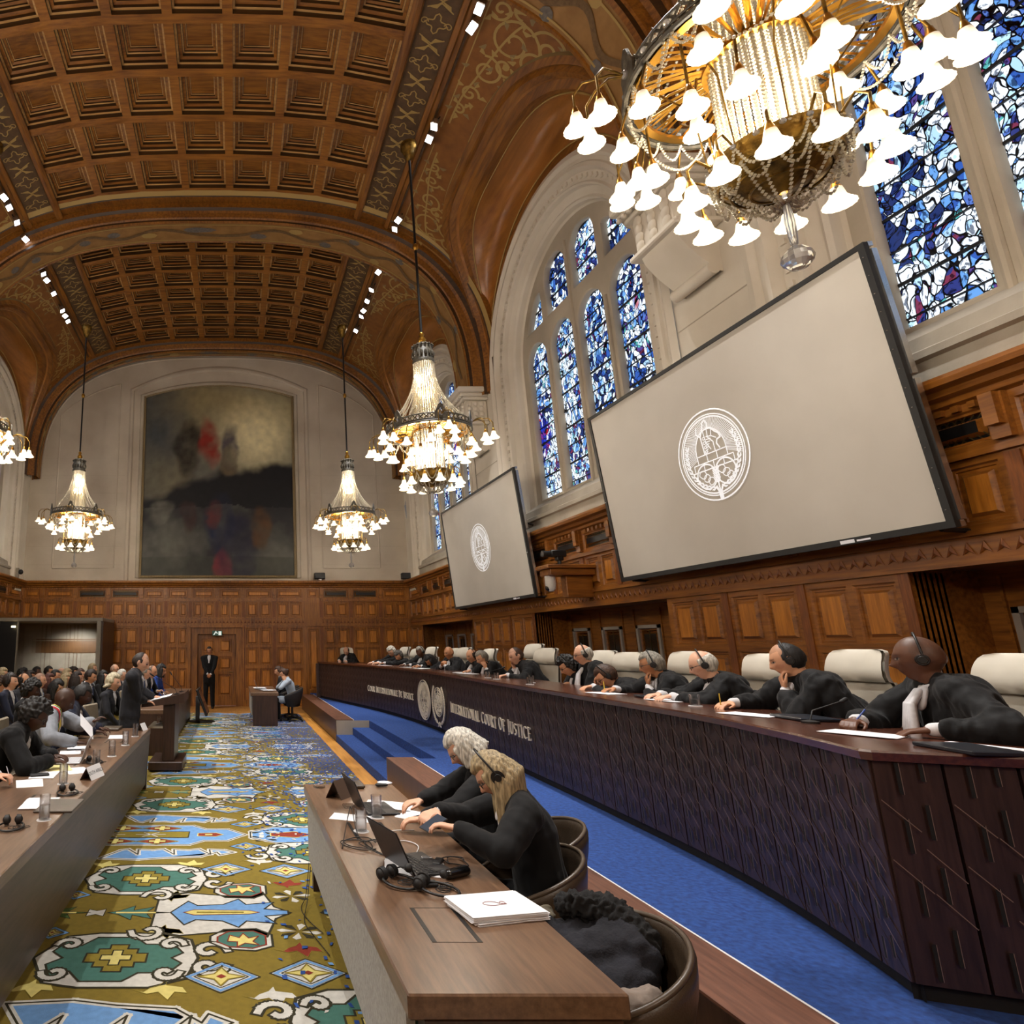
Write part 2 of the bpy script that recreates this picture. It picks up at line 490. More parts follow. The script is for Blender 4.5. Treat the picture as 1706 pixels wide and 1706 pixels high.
            for q in range(5):
                t = t0 + q * 1.25; x, y = cx + r * 1.05 * math.cos(t), cy + r * 1.05 * math.sin(t)
                if inside(x, y):
                    R([(x, y), (x + .06*math.cos(t+.7), y + .06*math.sin(t+.7)), (x + .12*math.cos(t+.2), y + .12*math.sin(t+.2))], [.02, .07, .008], 4 if q % 2 else 3)
        pts = [(.05 + .42 * t * t, .35 + 2.1 * t + .08 * math.sin(9 * t)) for t in [i / 30 for i in range(31)]]
        R([p for p in pts if inside(*p)], .03)
    return mb.build('ceiling', [M['ceil'], M['frieze'], M['paint'], M['scroll'], M['scroll2'], M['lunette']], smooth=True, angle=35)
SB = [(16.95, 14.1, 19.9), (10.12, 7.3, 12.95), (3.4, .55, 6.25), (-3.4, -6.4, -.5)]
for (yc, a, b) in SB:
    for s in (1, -1): ST(side_bay(yc, a, b, s))

# ---- transverse ribs
def rib(yc, hw, end=False):
    mb = MB(); N = 80
    def arc(a, R, y):
        out = []
        for i in range(N + 1):
            ph = PI * i / N; c = math.cos(ph); sn = math.sin(ph)
            out.append(Vector((XC + a * math.copysign(abs(c) ** (2/2.75), c), y, ZSP - .05 + R * abs(sn) ** (2/2.75))))
        return out
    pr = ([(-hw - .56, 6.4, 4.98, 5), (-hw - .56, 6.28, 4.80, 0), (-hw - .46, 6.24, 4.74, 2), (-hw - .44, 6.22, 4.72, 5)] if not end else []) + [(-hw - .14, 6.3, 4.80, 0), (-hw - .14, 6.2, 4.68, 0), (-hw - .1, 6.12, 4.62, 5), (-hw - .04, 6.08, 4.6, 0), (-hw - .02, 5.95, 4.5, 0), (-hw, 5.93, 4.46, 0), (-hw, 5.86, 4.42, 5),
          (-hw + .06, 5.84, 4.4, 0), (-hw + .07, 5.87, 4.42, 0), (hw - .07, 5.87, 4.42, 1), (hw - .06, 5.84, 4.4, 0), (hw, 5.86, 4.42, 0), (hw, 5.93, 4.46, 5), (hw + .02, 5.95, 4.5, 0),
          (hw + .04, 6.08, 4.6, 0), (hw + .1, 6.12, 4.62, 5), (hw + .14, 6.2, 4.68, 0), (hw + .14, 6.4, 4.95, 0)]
    rows = [arc(a, R, yc + dy) for dy, a, R, mi in pr]
    for k in range(len(rows) - 1): mb.grid([rows[k], rows[k+1]], pr[k+1][3])
    # painted vine on the soffit
    F = lambda t, b, h: Vector((XC + 5.855 * math.copysign(abs(math.cos(t)) ** (2/2.75), math.cos(t)), yc + b, ZSP - .05 + 4.408 * abs(math.sin(t)) ** (2/2.75)))
    n = 16
    w = [(PI * (.02 + .96 * i / 160), hw * .3 * math.sin(i * .42)) for i in range(161)]
    L2 = [F(t, b - .05, 0) for t, b in w]; R2 = [F(t, b + .05, 0) for t, b in w]
    mb.grid([L2, R2], 3)
    for i in range(4, 158, 7):
        t, b = w[i]; sg = -1 if (i // 7) % 2 else 1; c = b + sg * hw * .38; pts = []
        for q in range(9):
            a = q * PI / 4; pts.append((t + .028 * math.cos(a), c + .1 * math.sin(a)))
        ring = [F(*p, 0) for p in pts]
        mb.add(ring[:8], [tuple(range(8))], 4 if (i // 7) % 3 else 2)
    for sg in (-1, 1):
        mb.grid([[F(PI*i/80, sg*(hw-.12), 0) for i in range(81)], [F(PI*i/80, sg*(hw-.15), 0) for i in range(81)]], 2)
    return mb.build('ceiling', [M['ceil'], M['paint2'], M['scroll'], M['vine'], M['flower'], M['ceil_dark']], smooth=True, angle=30)
M['paint2'] = mottled('paint2', '866030', '9c7440', 5, .55, .05)
M['vine'] = mottled('vine', '5c4426', '745a38', 20, .6, .1)
M['flower'] = mottled('flower', '5a5450', '726a62', 20, .6, .1)
for y in PIERS: ST(rib(y, .42))
ST(rib(20.05, .22, True)); ST(rib(YB + .3, .2, True))

# ---- windows
def stained():
    t = NT('stained'); mp = t.coords('Object', (1, 1, .72))
    nz = t.n('ShaderNodeTexNoise'); nz.inputs['Scale'].default_value = 3; t.l(mp, 0, nz, 'Vector')
    mixv = t.n('ShaderNodeVectorMath', operation='MULTIPLY_ADD'); mixv.inputs[1].default_value = (.35, .35, .35)
    t.l(nz, 'Color', mixv, 0); t.l(mp, 0, mixv, 2)
    v1 = t.n('ShaderNodeTexVoronoi', feature='F1'); v1.inputs['Scale'].default_value = 13.0; t.l(mixv, 0, v1, 'Vector')
    v2 = t.n('ShaderNodeTexVoronoi', feature='DISTANCE_TO_EDGE'); v2.inputs['Scale'].default_value = 13.0; t.l(mixv, 0, v2, 'Vector')
    sep = t.n('ShaderNodeSeparateColor'); t.l(v1, 'Color', sep, 0)
    big = t.n('ShaderNodeTexNoise'); big.inputs['Scale'].default_value = 1.4; big.inputs['Detail'].default_value = 2; t.l(mp, 0, big, 'Vector')
    add = t.n('ShaderNodeMath', operation='MULTIPLY_ADD'); add.inputs[1].default_value = 1.3; add.inputs[2].default_value = -.65
    t.l(big, 0, add, 0); ad2 = t.n('ShaderNodeMath', operation='ADD'); t.l(add, 0, ad2, 0); t.l(sep, 0, ad2, 1)
    r = t.ramp([(0, '1a2a5a'), (.08, '2a4f9c'), (.18, '5a8cc8'), (.27, '9cc0e0'), (.36, 'dce8f4'), (.66, 'f2f8ff'), (.72, 'a8cce0'), (.79, '4a68b0'), (.84, '26306c'), (.88, '6a2a44'), (.905, '4a3a7a'), (.93, '4a9c9c'), (.96, 'e0ecf6')], 'CONSTANT')
    t.l(ad2, 0, r, 0)
    # warm accents where a second noise peaks
    sepn = t.n('ShaderNodeTexNoise'); sepn.inputs['Scale'].default_value = .9; sepn.inputs['Detail'].default_value = 1; t.l(mp, 0, sepn, 'Vector')
    ra = t.ramp([(.66, '000000'), (.68, 'ffffff')]); t.l(sepn, 0, ra, 0)
    r2 = t.ramp([(0, '1c2c9c'), (.35, 'b02030'), (.5, '2238b0'), (.7, '6a2a80'), (.85, 'c8ccf0')], 'CONSTANT'); t.l(sep, 1, r2, 0)
    mx = t.n('ShaderNodeMixRGB'); t.l(ra, 0, mx, 0); t.l(r, 0, mx, 1); t.l(r2, 0, mx, 2)
    # painted grisaille strokes
    wv = t.n('ShaderNodeTexNoise'); wv.inputs['Scale'].default_value = 28; wv.inputs['Detail'].default_value = 4; t.l(mixv, 0, wv, 'Vector')
    rw = t.ramp([(.40, '28324a'), (.47, 'ffffff')]); t.l(wv, 0, rw, 0)
    mm = t.n('ShaderNodeMixRGB', blend_type='MULTIPLY'); mm.inputs[0].default_value = .85; t.l(mx, 0, mm, 1); t.l(rw, 0, mm, 2)
    # lead lines
    rl = t.ramp([(.045, '05070c'), (.075, 'ffffff')]); t.l(v2, 0, rl, 0)
    ml = t.n('ShaderNodeMixRGB', blend_type='MULTIPLY'); ml.inputs[0].default_value = 1; t.l(mm, 0, ml, 1); t.l(rl, 0, ml, 2)
    em = t.n('ShaderNodeEmission'); em.inputs['Strength'].default_value = 1.25; t.l(ml, 0, em, 0)
    gl = t.n('ShaderNodeBsdfGlossy'); gl.inputs['Roughness'].default_value = .2; gl.inputs[0].default_value = (.05, .05, .05, 1)
    a = t.n('ShaderNodeAddShader'); t.l(em, 0, a, 0); t.l(gl, 0, a, 1); t.l(a, 0, t.out, 0)
    return t.m
M['stained'] = stained()
M['iron'] = plain('iron', '14161c', .6)
GX = 6.08
def arch_pts(y0, y1, zb, zs, n=14):
    """outline of one light: jambs and a round head"""
    r = (y1 - y0) / 2; c = (y0 + y1) / 2
    return [(y0, zb), (y1, zb)] + [(c + r * math.cos(PI * i / n), zs + r * math.sin(PI * i / n)) for i in range(n + 1)]
wn = 0
def window(yc, s):
    global wn; wn += 1
    mx = (lambda x: x) if s > 0 else (lambda x: 2 * XC - x)
    X = frameX((mx(GX - .06), 0, 0), (0, 1, 0), (0, 0, 1), (1, 0, 0))
    mb = MB()
    # arch mouldings, profile of (half width, x) run up the jamb and round the head
    pr = [(2.80, 5.585), (2.70, 5.55), (2.66, 5.57), (2.64, 5.60), (2.58, 5.60), (2.56, 5.57), (2.50, 5.56), (2.46, 5.60), (2.44, 5.66), (2.30, 5.67), (2.27, 5.64), (2.24, 5.66), (2.22, 5.74),
          (2.10, 5.80), (2.06, 5.78), (2.03, 5.82), (2.02, 5.92), (1.94, 6.02), (1.90, 6.12)]
    def path(R, x):
        o = [Vector((mx(x), yc + R, ZCOR)), Vector((mx(x), yc + R, ZSP))]
        o += [Vector((mx(x), yc + R * math.cos(PI*i/40), ZSP + R * math.sin(PI*i/40))) for i in range(1, 40)]
        o += [Vector((mx(x), yc - R, ZSP)), Vector((mx(x), yc - R, ZCOR))]
        return o
    mb.grid([path(R, x) for R, x in pr], 0)
    # bead row inside the moulding
    nb = 90
    for i in range(nb):
        t = i / nb; R = 2.37
        tot = 2 * (ZSP - ZCOR) + PI * R; d = t * tot
        if d < ZSP - ZCOR: y, z = yc + R, ZCOR + d
        elif d < ZSP - ZCOR + PI * R: a = (d - (ZSP - ZCOR)) / R; y, z = yc + R * math.cos(a), ZSP + R * math.sin(a)
        else: y, z = yc - R, ZSP - (d - (ZSP - ZCOR) - PI * R)
        mb.box((min(mx(5.64), mx(5.69)), y - .03, z - .03), (max(mx(5.64), mx(5.69)), y + .03, z + .03), 0)
    # sill
    sl = [(5.62, ZCOR), (5.64, 4.12), (5.60, 4.14), (5.60, 4.2), (5.68, 4.24), (5.70, 4.36), (6.04, 4.60)]
    mb.grid([[Vector((mx(x), yc - 2.3, z)) for x, z in sl], [Vector((mx(x), yc + 2.3, z)) for x, z in sl]], 1)
    # tracery plate with eight lights
    W = 1.9; pw = 2 * W / 4; holes = []; tops = [8.60, 9.10, 9.10, 8.60]
    for i in range(4):
        a = yc - W + i * pw + .075; b = yc - W + (i + 1) * pw - .075
        holes.append(arch_pts(a, b, 4.57, 7.32))
        r = (b - a) / 2
        c0 = yc; Rb = W - .07; far, near = (a, b) if i < 2 else (b, a)
        zf = lambda y: ZSP + math.sqrt(max(Rb ** 2 - (y - c0) ** 2, 0))
        m = 14; hp = [(near, 7.96), (far, 7.96)]
        for k in range(m + 1):
            y = far + (near - far) * k / m
            z = zf(y) - (.34 if i in (1, 2) else .2) * (k / m) ** 5
            if k == 0 and i in (1, 2): z -= .18
            if k == 1 and i in (1, 2): z -= .04
            if z > 7.99: hp.append((y, z))
            elif k == 0: hp[1] = (far + (near - far) * .05, 7.96)
        holes.append(hp)
    outer = [(yc + 2.0, 4.45)] + [(yc + 2.0 * math.cos(PI*i/32), ZSP + 2.0 * math.sin(PI*i/32)) for i in range(33)] + [(yc - 2.0, 4.45)]
    v, f = plate([outer] + holes, .035, .03, X); mb.add(v, f, 2)
    # shafts on the mullions
    for i in range(5):
        y = yc - W + i * pw
        if i in (1, 2, 3): mb.cyl((mx(5.95), y, 4.5), (mx(5.95), y, 7.35 if i != 2 else 9.0), .035, n=8, mi=2)
    root = mb.build('window_%d' % wn, [M['stone'], M['stone_g'], M['stone_d']], smooth=True, angle=30); ST(root)
    g = MB()
    g.add([(mx(GX), yc - 1.95, 4.4), (mx(GX), yc + 1.95, 4.4)] + [(mx(GX), yc + 1.95 * math.cos(PI*i/24), ZSP + 1.95 * math.sin(PI*i/24)) for i in range(25)], [tuple(range(27))])
    g.build('stained_glass', M['stained'], root)
    b = MB()
    for z in [4.72 + .33 * k for k in range(15)]:
        h = 1.9 if z < ZSP else math.sqrt(max(1.9**2 - (z - ZSP)**2, .01))
        b.box((min(mx(6.055), mx(6.075)), yc - h, z - .008), (max(mx(6.055), mx(6.075)), yc + h, z + (.020 if int(z*3)%2 else .004)))
    b.build('glazing_bar', M['iron'], root)
for yc in WIN_Y:
    window(yc, 1)
for yc in WIN_Y: window(yc, -1)

# ---- stone walls of the long sides
def side_wall(s, name):
    mx = (lambda x: x) if s > 0 else (lambda x: 2 * XC - x)
    mb = MB(); ends = [(YE, WIN_Y[0] + 2.79), (WIN_Y[0] - 2.79, WIN_Y[1] + 2.79), (WIN_Y[1] - 2.79, WIN_Y[2] + 2.79), (WIN_Y[2] - 2.79, YB)]
    lo, hi = min(mx(XR), mx(XR + .25)), max(mx(XR), mx(XR + .25))
    for a, b in ends: mb.box((lo, b, ZCOR - .3), (hi, a, 7.6), 0)
    # outer shell closing the hall behind windows and vault
    x0 = mx(6.5); 
    mb.box((min(x0, mx(6.6)), YB, 0), (max(x0, mx(6.6)), YE, 12.5), 1)
    for py in PIERS[:2] + [PIERS[2]]:
        # recessed panel and courses on the pier
        for z in (4.5, 5.1, 5.7):
            mb.box((min(mx(XR), mx(XR - .006)), py - .6, z), (max(mx(XR), mx(XR - .006)), py + .6, z + .012), 1)
    return mb.build(name, [M['stone'], M['stone_d']])
ST(side_wall(1, 'wall_right')); ST(side_wall(-1, 'wall_left'))

# ---- carved corbels under the ribs
def corbel(y, s):
    mx = (lambda x: x) if s > 0 else (lambda x: 2 * XC - x)
    mb = MB()
    def lay(x, z0, z1, h, b=.02): mb.bbox((min(mx(XR), mx(x)), y - h, z0), (max(mx(XR), mx(x)), y + h, z1), b)
    lay(4.92, 7.32, 7.45, .52); lay(4.98, 7.24, 7.32, .47); lay(5.04, 7.17, 7.24, .44)
    lay(5.1, 6.66, 7.18, .38, .04); lay(5.04, 6.60, 6.68, .43)
    # scrolled console below
    pts = []
    for i in range(15):
        t = i / 14; pts.append((5.12 + .44 * t ** 1.5, 6.60 - .55 * t))
    rows = [[Vector((mx(x), y - .30, z)) for x, z in pts], [Vector((mx(x), y + .30, z)) for x, z in pts]]
    mb.grid(rows); 
    for sg in (-1, 1): mb.add([Vector((mx(x), y + sg*.30, z)) for x, z in pts] + [Vector((mx(XR), y + sg*.30, 6.04)), Vector((mx(XR), y + sg*.30, 6.60))], [tuple(range(17))])
    mb.cyl((mx(5.48), y - .32, 6.08), (mx(5.48), y + .32, 6.08), .075, n=14)
    # relief: shield and foliage
    for a in range(3):
        for b in range(4):
            zz = 6.74 + b * .115; yy = y - .24 + a * .24
            mb.ball((mx(5.09), yy, zz), .07, 8, 5, sx=.5, sz=1.2)
    for sg in (-1, 1):
        for b in range(4):
            for c in range(3):
                mb.ball((mx(5.2 + c * .13), y + sg * .38, 6.74 + b * .115), .06, 8, 5, sy=.5)
    for k in range(9): mb.ball((mx(4.98), y - .42 + k * .105, 7.22), .035, 6, 4)
    return mb.build('trim_%d' % (20 + int(y) + (0 if s > 0 else 40)), M['stone'], smooth=True, angle=40)
for y in PIERS:
    for s in (1, -1): ST(corbel(y, s))

# ---- panelling ("wainscot") up to the cornice
def ringpanel(mb, F, u0, u1, z0, z1, deep=.03, mi=0, mf=1):
    st = [(0, 0), (.012, -.018), (.03, -.018), (.035, -deep), (.06, -deep), (.085, -.006)]
    if min(u1 - u0, z1 - z0) < .22: st = [(0, 0), (.012, -.02), (.03, -deep)]
    rg = [[F(u0+i, z0+i, d), F(u1-i, z0+i, d), F(u1-i, z1-i, d), F(u0+i, z1-i, d)] for i, d in st]
    for k in range(len(rg) - 1):
        for e in range(4): mb.quad(rg[k][e], rg[k][(e+1)%4], rg[k+1][(e+1)%4], rg[k+1][e], mi)
    mb.quad(*rg[-1], mf)
def field(mb, F, u0, u1, z0, z1, cells, mi=0, mf=1, deep=.03):
    """fill a rectangle with flat stiles leaving the cells, each a raised panel"""
    us = sorted(set([u0, u1] + [c[0] for c in cells] + [c[1] for c in cells]))
    zs_ = sorted(set([z0, z1] + [c[2] for c in cells] + [c[3] for c in cells]))
    for i in range(len(us) - 1):
        for j in range(len(zs_) - 1):
            cu_, cz = (us[i]+us[i+1])/2, (zs_[j]+zs_[j+1])/2
            if any(c[0] < cu_ < c[1] and c[2] < cz < c[3] for c in cells): continue
            mb.quad(F(us[i], zs_[j], 0), F(us[i+1], zs_[j], 0), F(us[i+1], zs_[j+1], 0), F(us[i], zs_[j+1], 0), mi)
    for c in cells: ringpanel(mb, F, *c, deep=deep, mi=mi, mf=mf)
def Fbox(mb, F, u0, u1, z0, z1, d0, d1, mi=0):
    p = [F(u, z, d) for d in (d0, d1) for (u, z) in ((u0,z0),(u1,z0),(u1,z1),(u0,z1))]
    mb.add(p, [(0,1,2,3),(4,5,6,7),(0,1,5,4),(1,2,6,5),(2,3,7,6),(3,0,4,7)], mi)
def cornice(mb, F, u0, u1, mi=0):
    pr = [(0, 3.66), (.04, 3.68), (.05, 3.72), (.10, 3.74), (.12, 3.78), (.19, 3.80), (.20, 3.84), (.20, 3.87), (.0, 3.90)]
    mb.grid([[F(u, z, d) for d, z in pr] for u in (u0, u1)], mi)
def grille(mb, F, u0, u1, z0, z1):
    Fbox(mb, F, u0, u1, z0, z1, -.06, -.055, 4)
    st = .055; n = int((u1 - u0) / st)
    for i in range(n + 1):
        for sg in (-1, 1):
            pts = []
            a = u0 + i * st
            h = z1 - z0
            if sg > 0 and a + h * .9 <= u1 + .001: pts = [(a, z0), (a + h * .9, z1)]
            if sg < 0 and a - h * .9 >= u0 - .001: pts = [(a, z0), (a - h * .9, z1)]
            if pts: ribbon(mb, pts, .009, lambda x, y, hh: F(x, y, -.03), 0, 5)
def upper(mb, F, u0, u1, vents=(), nmod=1):
    """rows from the carved band up to the cornice, split into nmod modules"""
    w = (u1 - u0) / nmod
    for k in range(nmod):
        a, b = u0 + k * w, u0 + (k + 1) * w; m = (a + b) / 2
        cells = [(a+.1, m-.035, 2.74, 3.19), (m+.035, b-.1, 2.74, 3.19)]
        v = vents and (k in vents)
        if not v: cells.append((a+.1, b-.1, 3.34, 3.6))
        field(mb, F, a, b, 2.68, 3.3, [c for c in cells if c[3] < 3.3])
        if v:
            field(mb, F, a, b, 3.3, 3.66, [(a+.09, b-.09, 3.34, 3.6)], mf=4, deep=.06)
            grille(mb, F, a+.11, b-.11, 3.36, 3.58)
        else: field(mb, F, a, b, 3.3, 3.66, [(a+.1, b-.1, 3.34, 3.6)])
        # bracket
        Fbox(mb, F, a-.06, a+.06, 3.32, 3.66, 0, .05); Fbox(mb, F, a-.045, a+.045, 3.42, 3.66, .05, .10); Fbox(mb, F, a-.05, a+.05, 2.72, 3.22, 0, .015, 3)
        for q in range(6): Fbox(mb, F, a+.12+q*(w-.24)/6, a+.12+q*(w-.24)/6+.05, 3.61, 3.66, 0, .035)
    Fbox(mb, F, u0, u1, 3.24, 3.29, 0, .035); Fbox(mb, F, u0, u1, 2.66, 2.7, 0, .03)
    # carved band
    field(mb, F, u0, u1, 2.46, 2.68, [])
    Fbox(mb, F, u0, u1, 2.44, 2.475, 0, .03)
    n = int((u1 - u0) / .11)
    for i in range(n):
        c = u0 + (i + .5) * (u1 - u0) / n
        pts = [(c - .045, 2.52), (c, 2.62), (c + .045, 2.52), (c, 2.55)]
        mb.add([F(x, z, .006) for x, z in pts] + [F(c, 2.57, .02)], [(0,1,4),(1,2,4),(2,3,4),(3,0,4)], 3)
def lower(mb, F, u0, u1, zb, nmod=1, rows=((1.86, 2.38), (1.24, 1.78), (.54, 1.14))):
    w = (u1 - u0) / nmod
    for k in range(nmod):
        a, b = u0 + k * w, u0 + (k + 1) * w; m = (a + b) / 2; cells = []
        for z0, z1 in rows:
            if z0 < zb: continue
            cells += [(a+.085, m-.03, z0, z1), (m+.03, b-.085, z0, z1)]
        field(mb, F, a, b, zb, 2.46, cells)
        Fbox(mb, F, a-.045, a+.045, zb, 2.44, 0, .012, 3)
    Fbox(mb, F, u0, u1, zb, zb + .16, 0, .03); Fbox(mb, F, u0, u1, zb + .16, zb + .2, 0, .015)
WM = lambda g: [M[g], M['oak_field'], M['oak_dark'], M['carved'], M['black'], M['bronze']]
M['carved'] = wood('carved', '54290a', '8a4e18', 2, 9, .5, .5)
M['bronze'] = plain('bronze', '6b5a3a', .4, .8)

# right wall: F maps (y, z, projection into the room)
def FR(u, z, d): return Vector((XR - d, u, z))
def FL(u, z, d): return Vector((XL + d, u, z))
def FE(u, z, d): return Vector((u, YE - d, z))
REC = [(15.1, 19.15), (8.25, 11.98), (1.55, 5.28)]
tn = 0
def trim(mb, mats, **k):
    global tn; tn += 1
    return ST(mb.build('trim_%d' % tn, mats, **k))
for F, zb in ((FR, DAIS), (FL, 0)):
    mb = MB(); cornice(mb, F, YB, YE)
    segs = [(YE, 19.15, 1), (19.15, 15.1, 4), (15.1, 11.98, 3), (11.98, 8.25, 4), (8.25, 5.28, 3), (5.28, 1.55, 4), (1.55, -1.55, 3), (-1.55, YB, 5)]
    for i, (a, b, n) in enumerate(segs):
        upper(mb, F, b, a, vents=(range(n) if n == 4 else ()), nmod=n)
        if n != 4: lower(mb, F, b, a, zb, n)
    trim(mb, WM('oak_h'))
    # recessed bays with leaded lights
    for (a, b) in REC:
        mb = MB(); D = -.62
        G = lambda u, z, d, F=F: F(u, z, d + D)
        mb.quad(F(a, zb, 0), F(a, 2.46, 0), F(a, 2.46, D), F(a, zb, D), 2)
        mb.quad(F(b, zb, 0), F(b, 2.46, 0), F(b, 2.46, D), F(b, zb, D), 0)
        mb.quad(F(a, 2.46, 0), F(b, 2.46, 0), F(b, 2.46, D), F(a, 2.46, D), 0)
        for e, sg in ((a, 1), (b, -1)):
            for q in range(6): Fbox(mb, F, min(e, e - sg*.02), max(e, e - sg*.02), zb, 2.44, -.08 - q*.045, -.1 - q*.045)
            Fbox(mb, F, min(e, e-sg*.03), max(e, e-sg*.03), zb, 2.44, -.02, -.05)
        n = 4; w = (b - a) / n; cells = []
        for k in range(n): cells.append((a + k*w + .24, a + (k+1)*w - .24, .95, 2.1))
        field(mb, G, a, b, zb, 2.46, [(c[0], c[1], c[2], c[3]) for c in cells], mf=4, deep=.09)
        for c in cells:
            Fbox(mb, G, c[0]-.05, c[0], c[2]-.05, c[3]+.05, 0, .03, 3); Fbox(mb, G, c[1], c[1]+.05, c[2]-.05, c[3]+.05, 0, .03, 3); Fbox(mb, G, c[0]-.05, c[1]+.05, c[3], c[3]+.05, 0, .03, 3)
            for q in (1, 2): Fbox(mb, G, c[0]+.03, c[1]-.03, c[2] + q*(c[3]-c[2])/3, c[2] + q*(c[3]-c[2])/3 + .01, -.01, .002, 5)
            mc = (c[0]+c[1])/2; Fbox(mb, G, mc-.006, mc+.006, c[2]+.03, c[3]-.03, -.01, .002, 5)
            for e in (c[0]-.1, c[1]+.08): Fbox(mb, G, e, e+.02, zb, 2.4, 0, .02, 0)
        trim(mb, [M['oak_h'], M['oak_field'], M['oak_dark'], M['stone_g'], plain('darkpane', '121310', .12), M['bronze']])

# end wall panelling with the door
mb = MB(); cornice(mb, FE, XL, XR)
DX0, DX1 = -1.44, .26
mods = [(-6.86, -6.2, 1), (-6.2, -3.0, 3), (-3.0, DX0, 2), (DX0, DX1, 2), (DX1, 2.22, 2), (2.22, 2.75, 0), (2.75, XR, 3)]
for a, b, n in mods:
    if n == 0:
        field(mb, FE, a, b, 0, 3.66, [(a+.1, b-.1, 3.34, 3.6), (a+.1, b-.1, .5, 2.36)]); Fbox(mb, FE, a, b, 2.44, 2.475, 0, .03); continue
    vent = {(-6.2, -3.0): (1, 2), (2.75, XR): (0, 1)}.get((a, b), ())
    upper(mb, FE, a, b, vents=vent, nmod=n)
    if (a, b) != (DX0, DX1): lower(mb, FE, a, b, 0, n)
trim(mb, WM('oak'))
mb = MB()
G = lambda u, z, d: FE(u, z, d - .22)
ix0, ix1, it = -1.2, 0.02, 2.2
for (a, b, z0, z1) in ((DX0, ix0, 0, 2.44), (ix1, DX1, 0, 2.44), (ix0, ix1, it, 2.44)):
    field(mb, lambda u, z, d: FE(u, z, d - .06), a, b, z0, z1, [])
Fbox(mb, FE, DX0-.02, DX0+.03, 0, 2.44, -.06, .04); Fbox(mb, FE, DX1-.03, DX1+.02, 0, 2.44, -.06, .04); Fbox(mb, FE, DX0, DX1, 2.40, 2.44, -.06, .04)
for (a, b, c, d) in ((ix0, ix0, 0, it), (ix1, ix1, 0, it)): mb.quad(FE(a, 0, -.06), FE(a, it, -.06), FE(a, it, -.25), FE(a, 0, -.25), 2)
mb.quad(FE(ix0, it, -.06), FE(ix1, it, -.06), FE(ix1, it, -.25), FE(ix0, it, -.25), 2)
door = ST(mb.build('door_1', WM('oak')))
mb = MB(); m = (ix0 + ix1) / 2
field(mb, G, ix0, ix1, .0, it, [(ix0+.14, m-.06, .3, .95), (m+.06, ix1-.14, .3, .95), (ix0+.14, m-.06, 1.08, 1.5), (m+.06, ix1-.14, 1.08, 1.5), (ix0+.14, m-.06, 1.62, 2.05), (m+.06, ix1-.14, 1.62, 2.05)])
mb.build('door_leaf', WM('oak'), door)
mb = MB(); mb.tube([G(ix1-.1, 1.02, .0), G(ix1-.1, 1.02, .05), G(ix1-.22, 1.02, .05)], .012, 8); mb.build('door_handle', M['bronze'], door)

# ---- end wall above the cornice, arched niche round the painting
mb = MB()
N = 60; top = []
for i in range(N + 1):
    ph = PI * i / N; c = math.cos(ph)
    top.append((XC + 6.25 * math.copysign(abs(c) ** (2/2.75), c), ZSP + 4.7 * abs(math.sin(ph)) ** (2/2.75)))
def niche(x0, x1, z0, zt, rise, n=16):
    m = (x0 + x1) / 2
    return [(x0, z0), (x1, z0)] + [(x1 + (x0 - x1) * i / n, zt + rise * (1 - ((x1 + (x0 - x1) * i / n - m) / ((x1 - x0) / 2)) ** 2)) for i in range(n + 1)]
XE = frameX((0, YE, 0), (1, 0, 0), (0, 0, 1), (0, -1, 0))
outer = [(XR + .05, 3.7)] + top + [(XL - .05, 3.7)]
v, f = plate([outer, niche(-3.62, 2.5, 3.7001, 10.5, .85)], .001, 0, XE); mb.add(v, f, 0)
# splayed bands round the niche
bands = [(-3.62, 2.5, 10.5, .85, 0), (-3.56, 2.44, 10.46, .8, .05), (-3.50, 2.38, 10.42, .78, .05), (-3.46, 2.34, 10.4, .76, -.03), (-3.26, 2.14, 10.3, .5, -.04), (-3.22, 2.10, 10.28, .45, .02), (-3.14, 2.02, 10.24, .42, .02), (-3.10, 1.98, 10.22, .4, -.10)]
rings = [[XE @ Vector((x, z, d)) for x, z in niche(a, b, 3.7 if k < 4 else 3.98, zt, r)] for k, (a, b, zt, r, d) in enumerate(bands)]
for k in range(len(rings) - 1): mb.grid([rings[k], rings[k+1]], 0 if k < 4 else 1, True)
# blind panel mouldings either side
for (a, b) in ((-5.95, -3.95), (2.85, 4.7)):
    inner_top = lambda x: ZSP + 4.7 * max(0, 1 - (abs(x - XC) / 6.25) ** 2.75) ** (1/2.75) - 1.0
    pts = [(a, 4.3), (b, 4.3)] + [(b + (a - b) * i / 10, inner_top(b + (a - b) * i / 10)) for i in range(11)]
    pts = pts + [pts[0]]
    mb.tube([XE @ Vector((x, z, .0)) for x, z in pts], .03, 6, 0, False)
for z in (4.4, 5.0, 5.6, 6.2, 6.8, 7.4, 8.0):
    for (a, b) in ((-6.8, -3.7), (2.6, 5.5)): Fbox(mb, FE, a, b, z, z + .008, -.001, .002, 1)
arch = [XE @ Vector((XC + (x - XC) * .94, ZSP + (z - ZSP) * .925, .0)) for x, z in top]
mb.tube(arch, .035, 6, 0, False)
M['stone_w'] = mottled('stone_w', 'b5a896', 'cdc2b0', .9, .85, .12, 6, 30)
ST(mb.build('wall_back', [M['stone_w'], M['stone_d']], smooth=True, angle=30))
mb = MB(); mb.box((XL - .1, YB - .15, 0), (XR + 1.0, YB, 12.4)); ST(mb.build('wall_front', M['oak_x']))
mb = MB(); mb.box((XL - .1, YE + .3, 0), (XR + 1.0, YE + .45, 12.6)); ST(mb.build('wall_back', M['stone_d']))
mb = MB(); mb.box((XL - 1.0, YB - .15, 12.6), (XR + 1.0, YE + .45, 12.7)); ST(mb.build('ceiling', M['ceil_dark']))
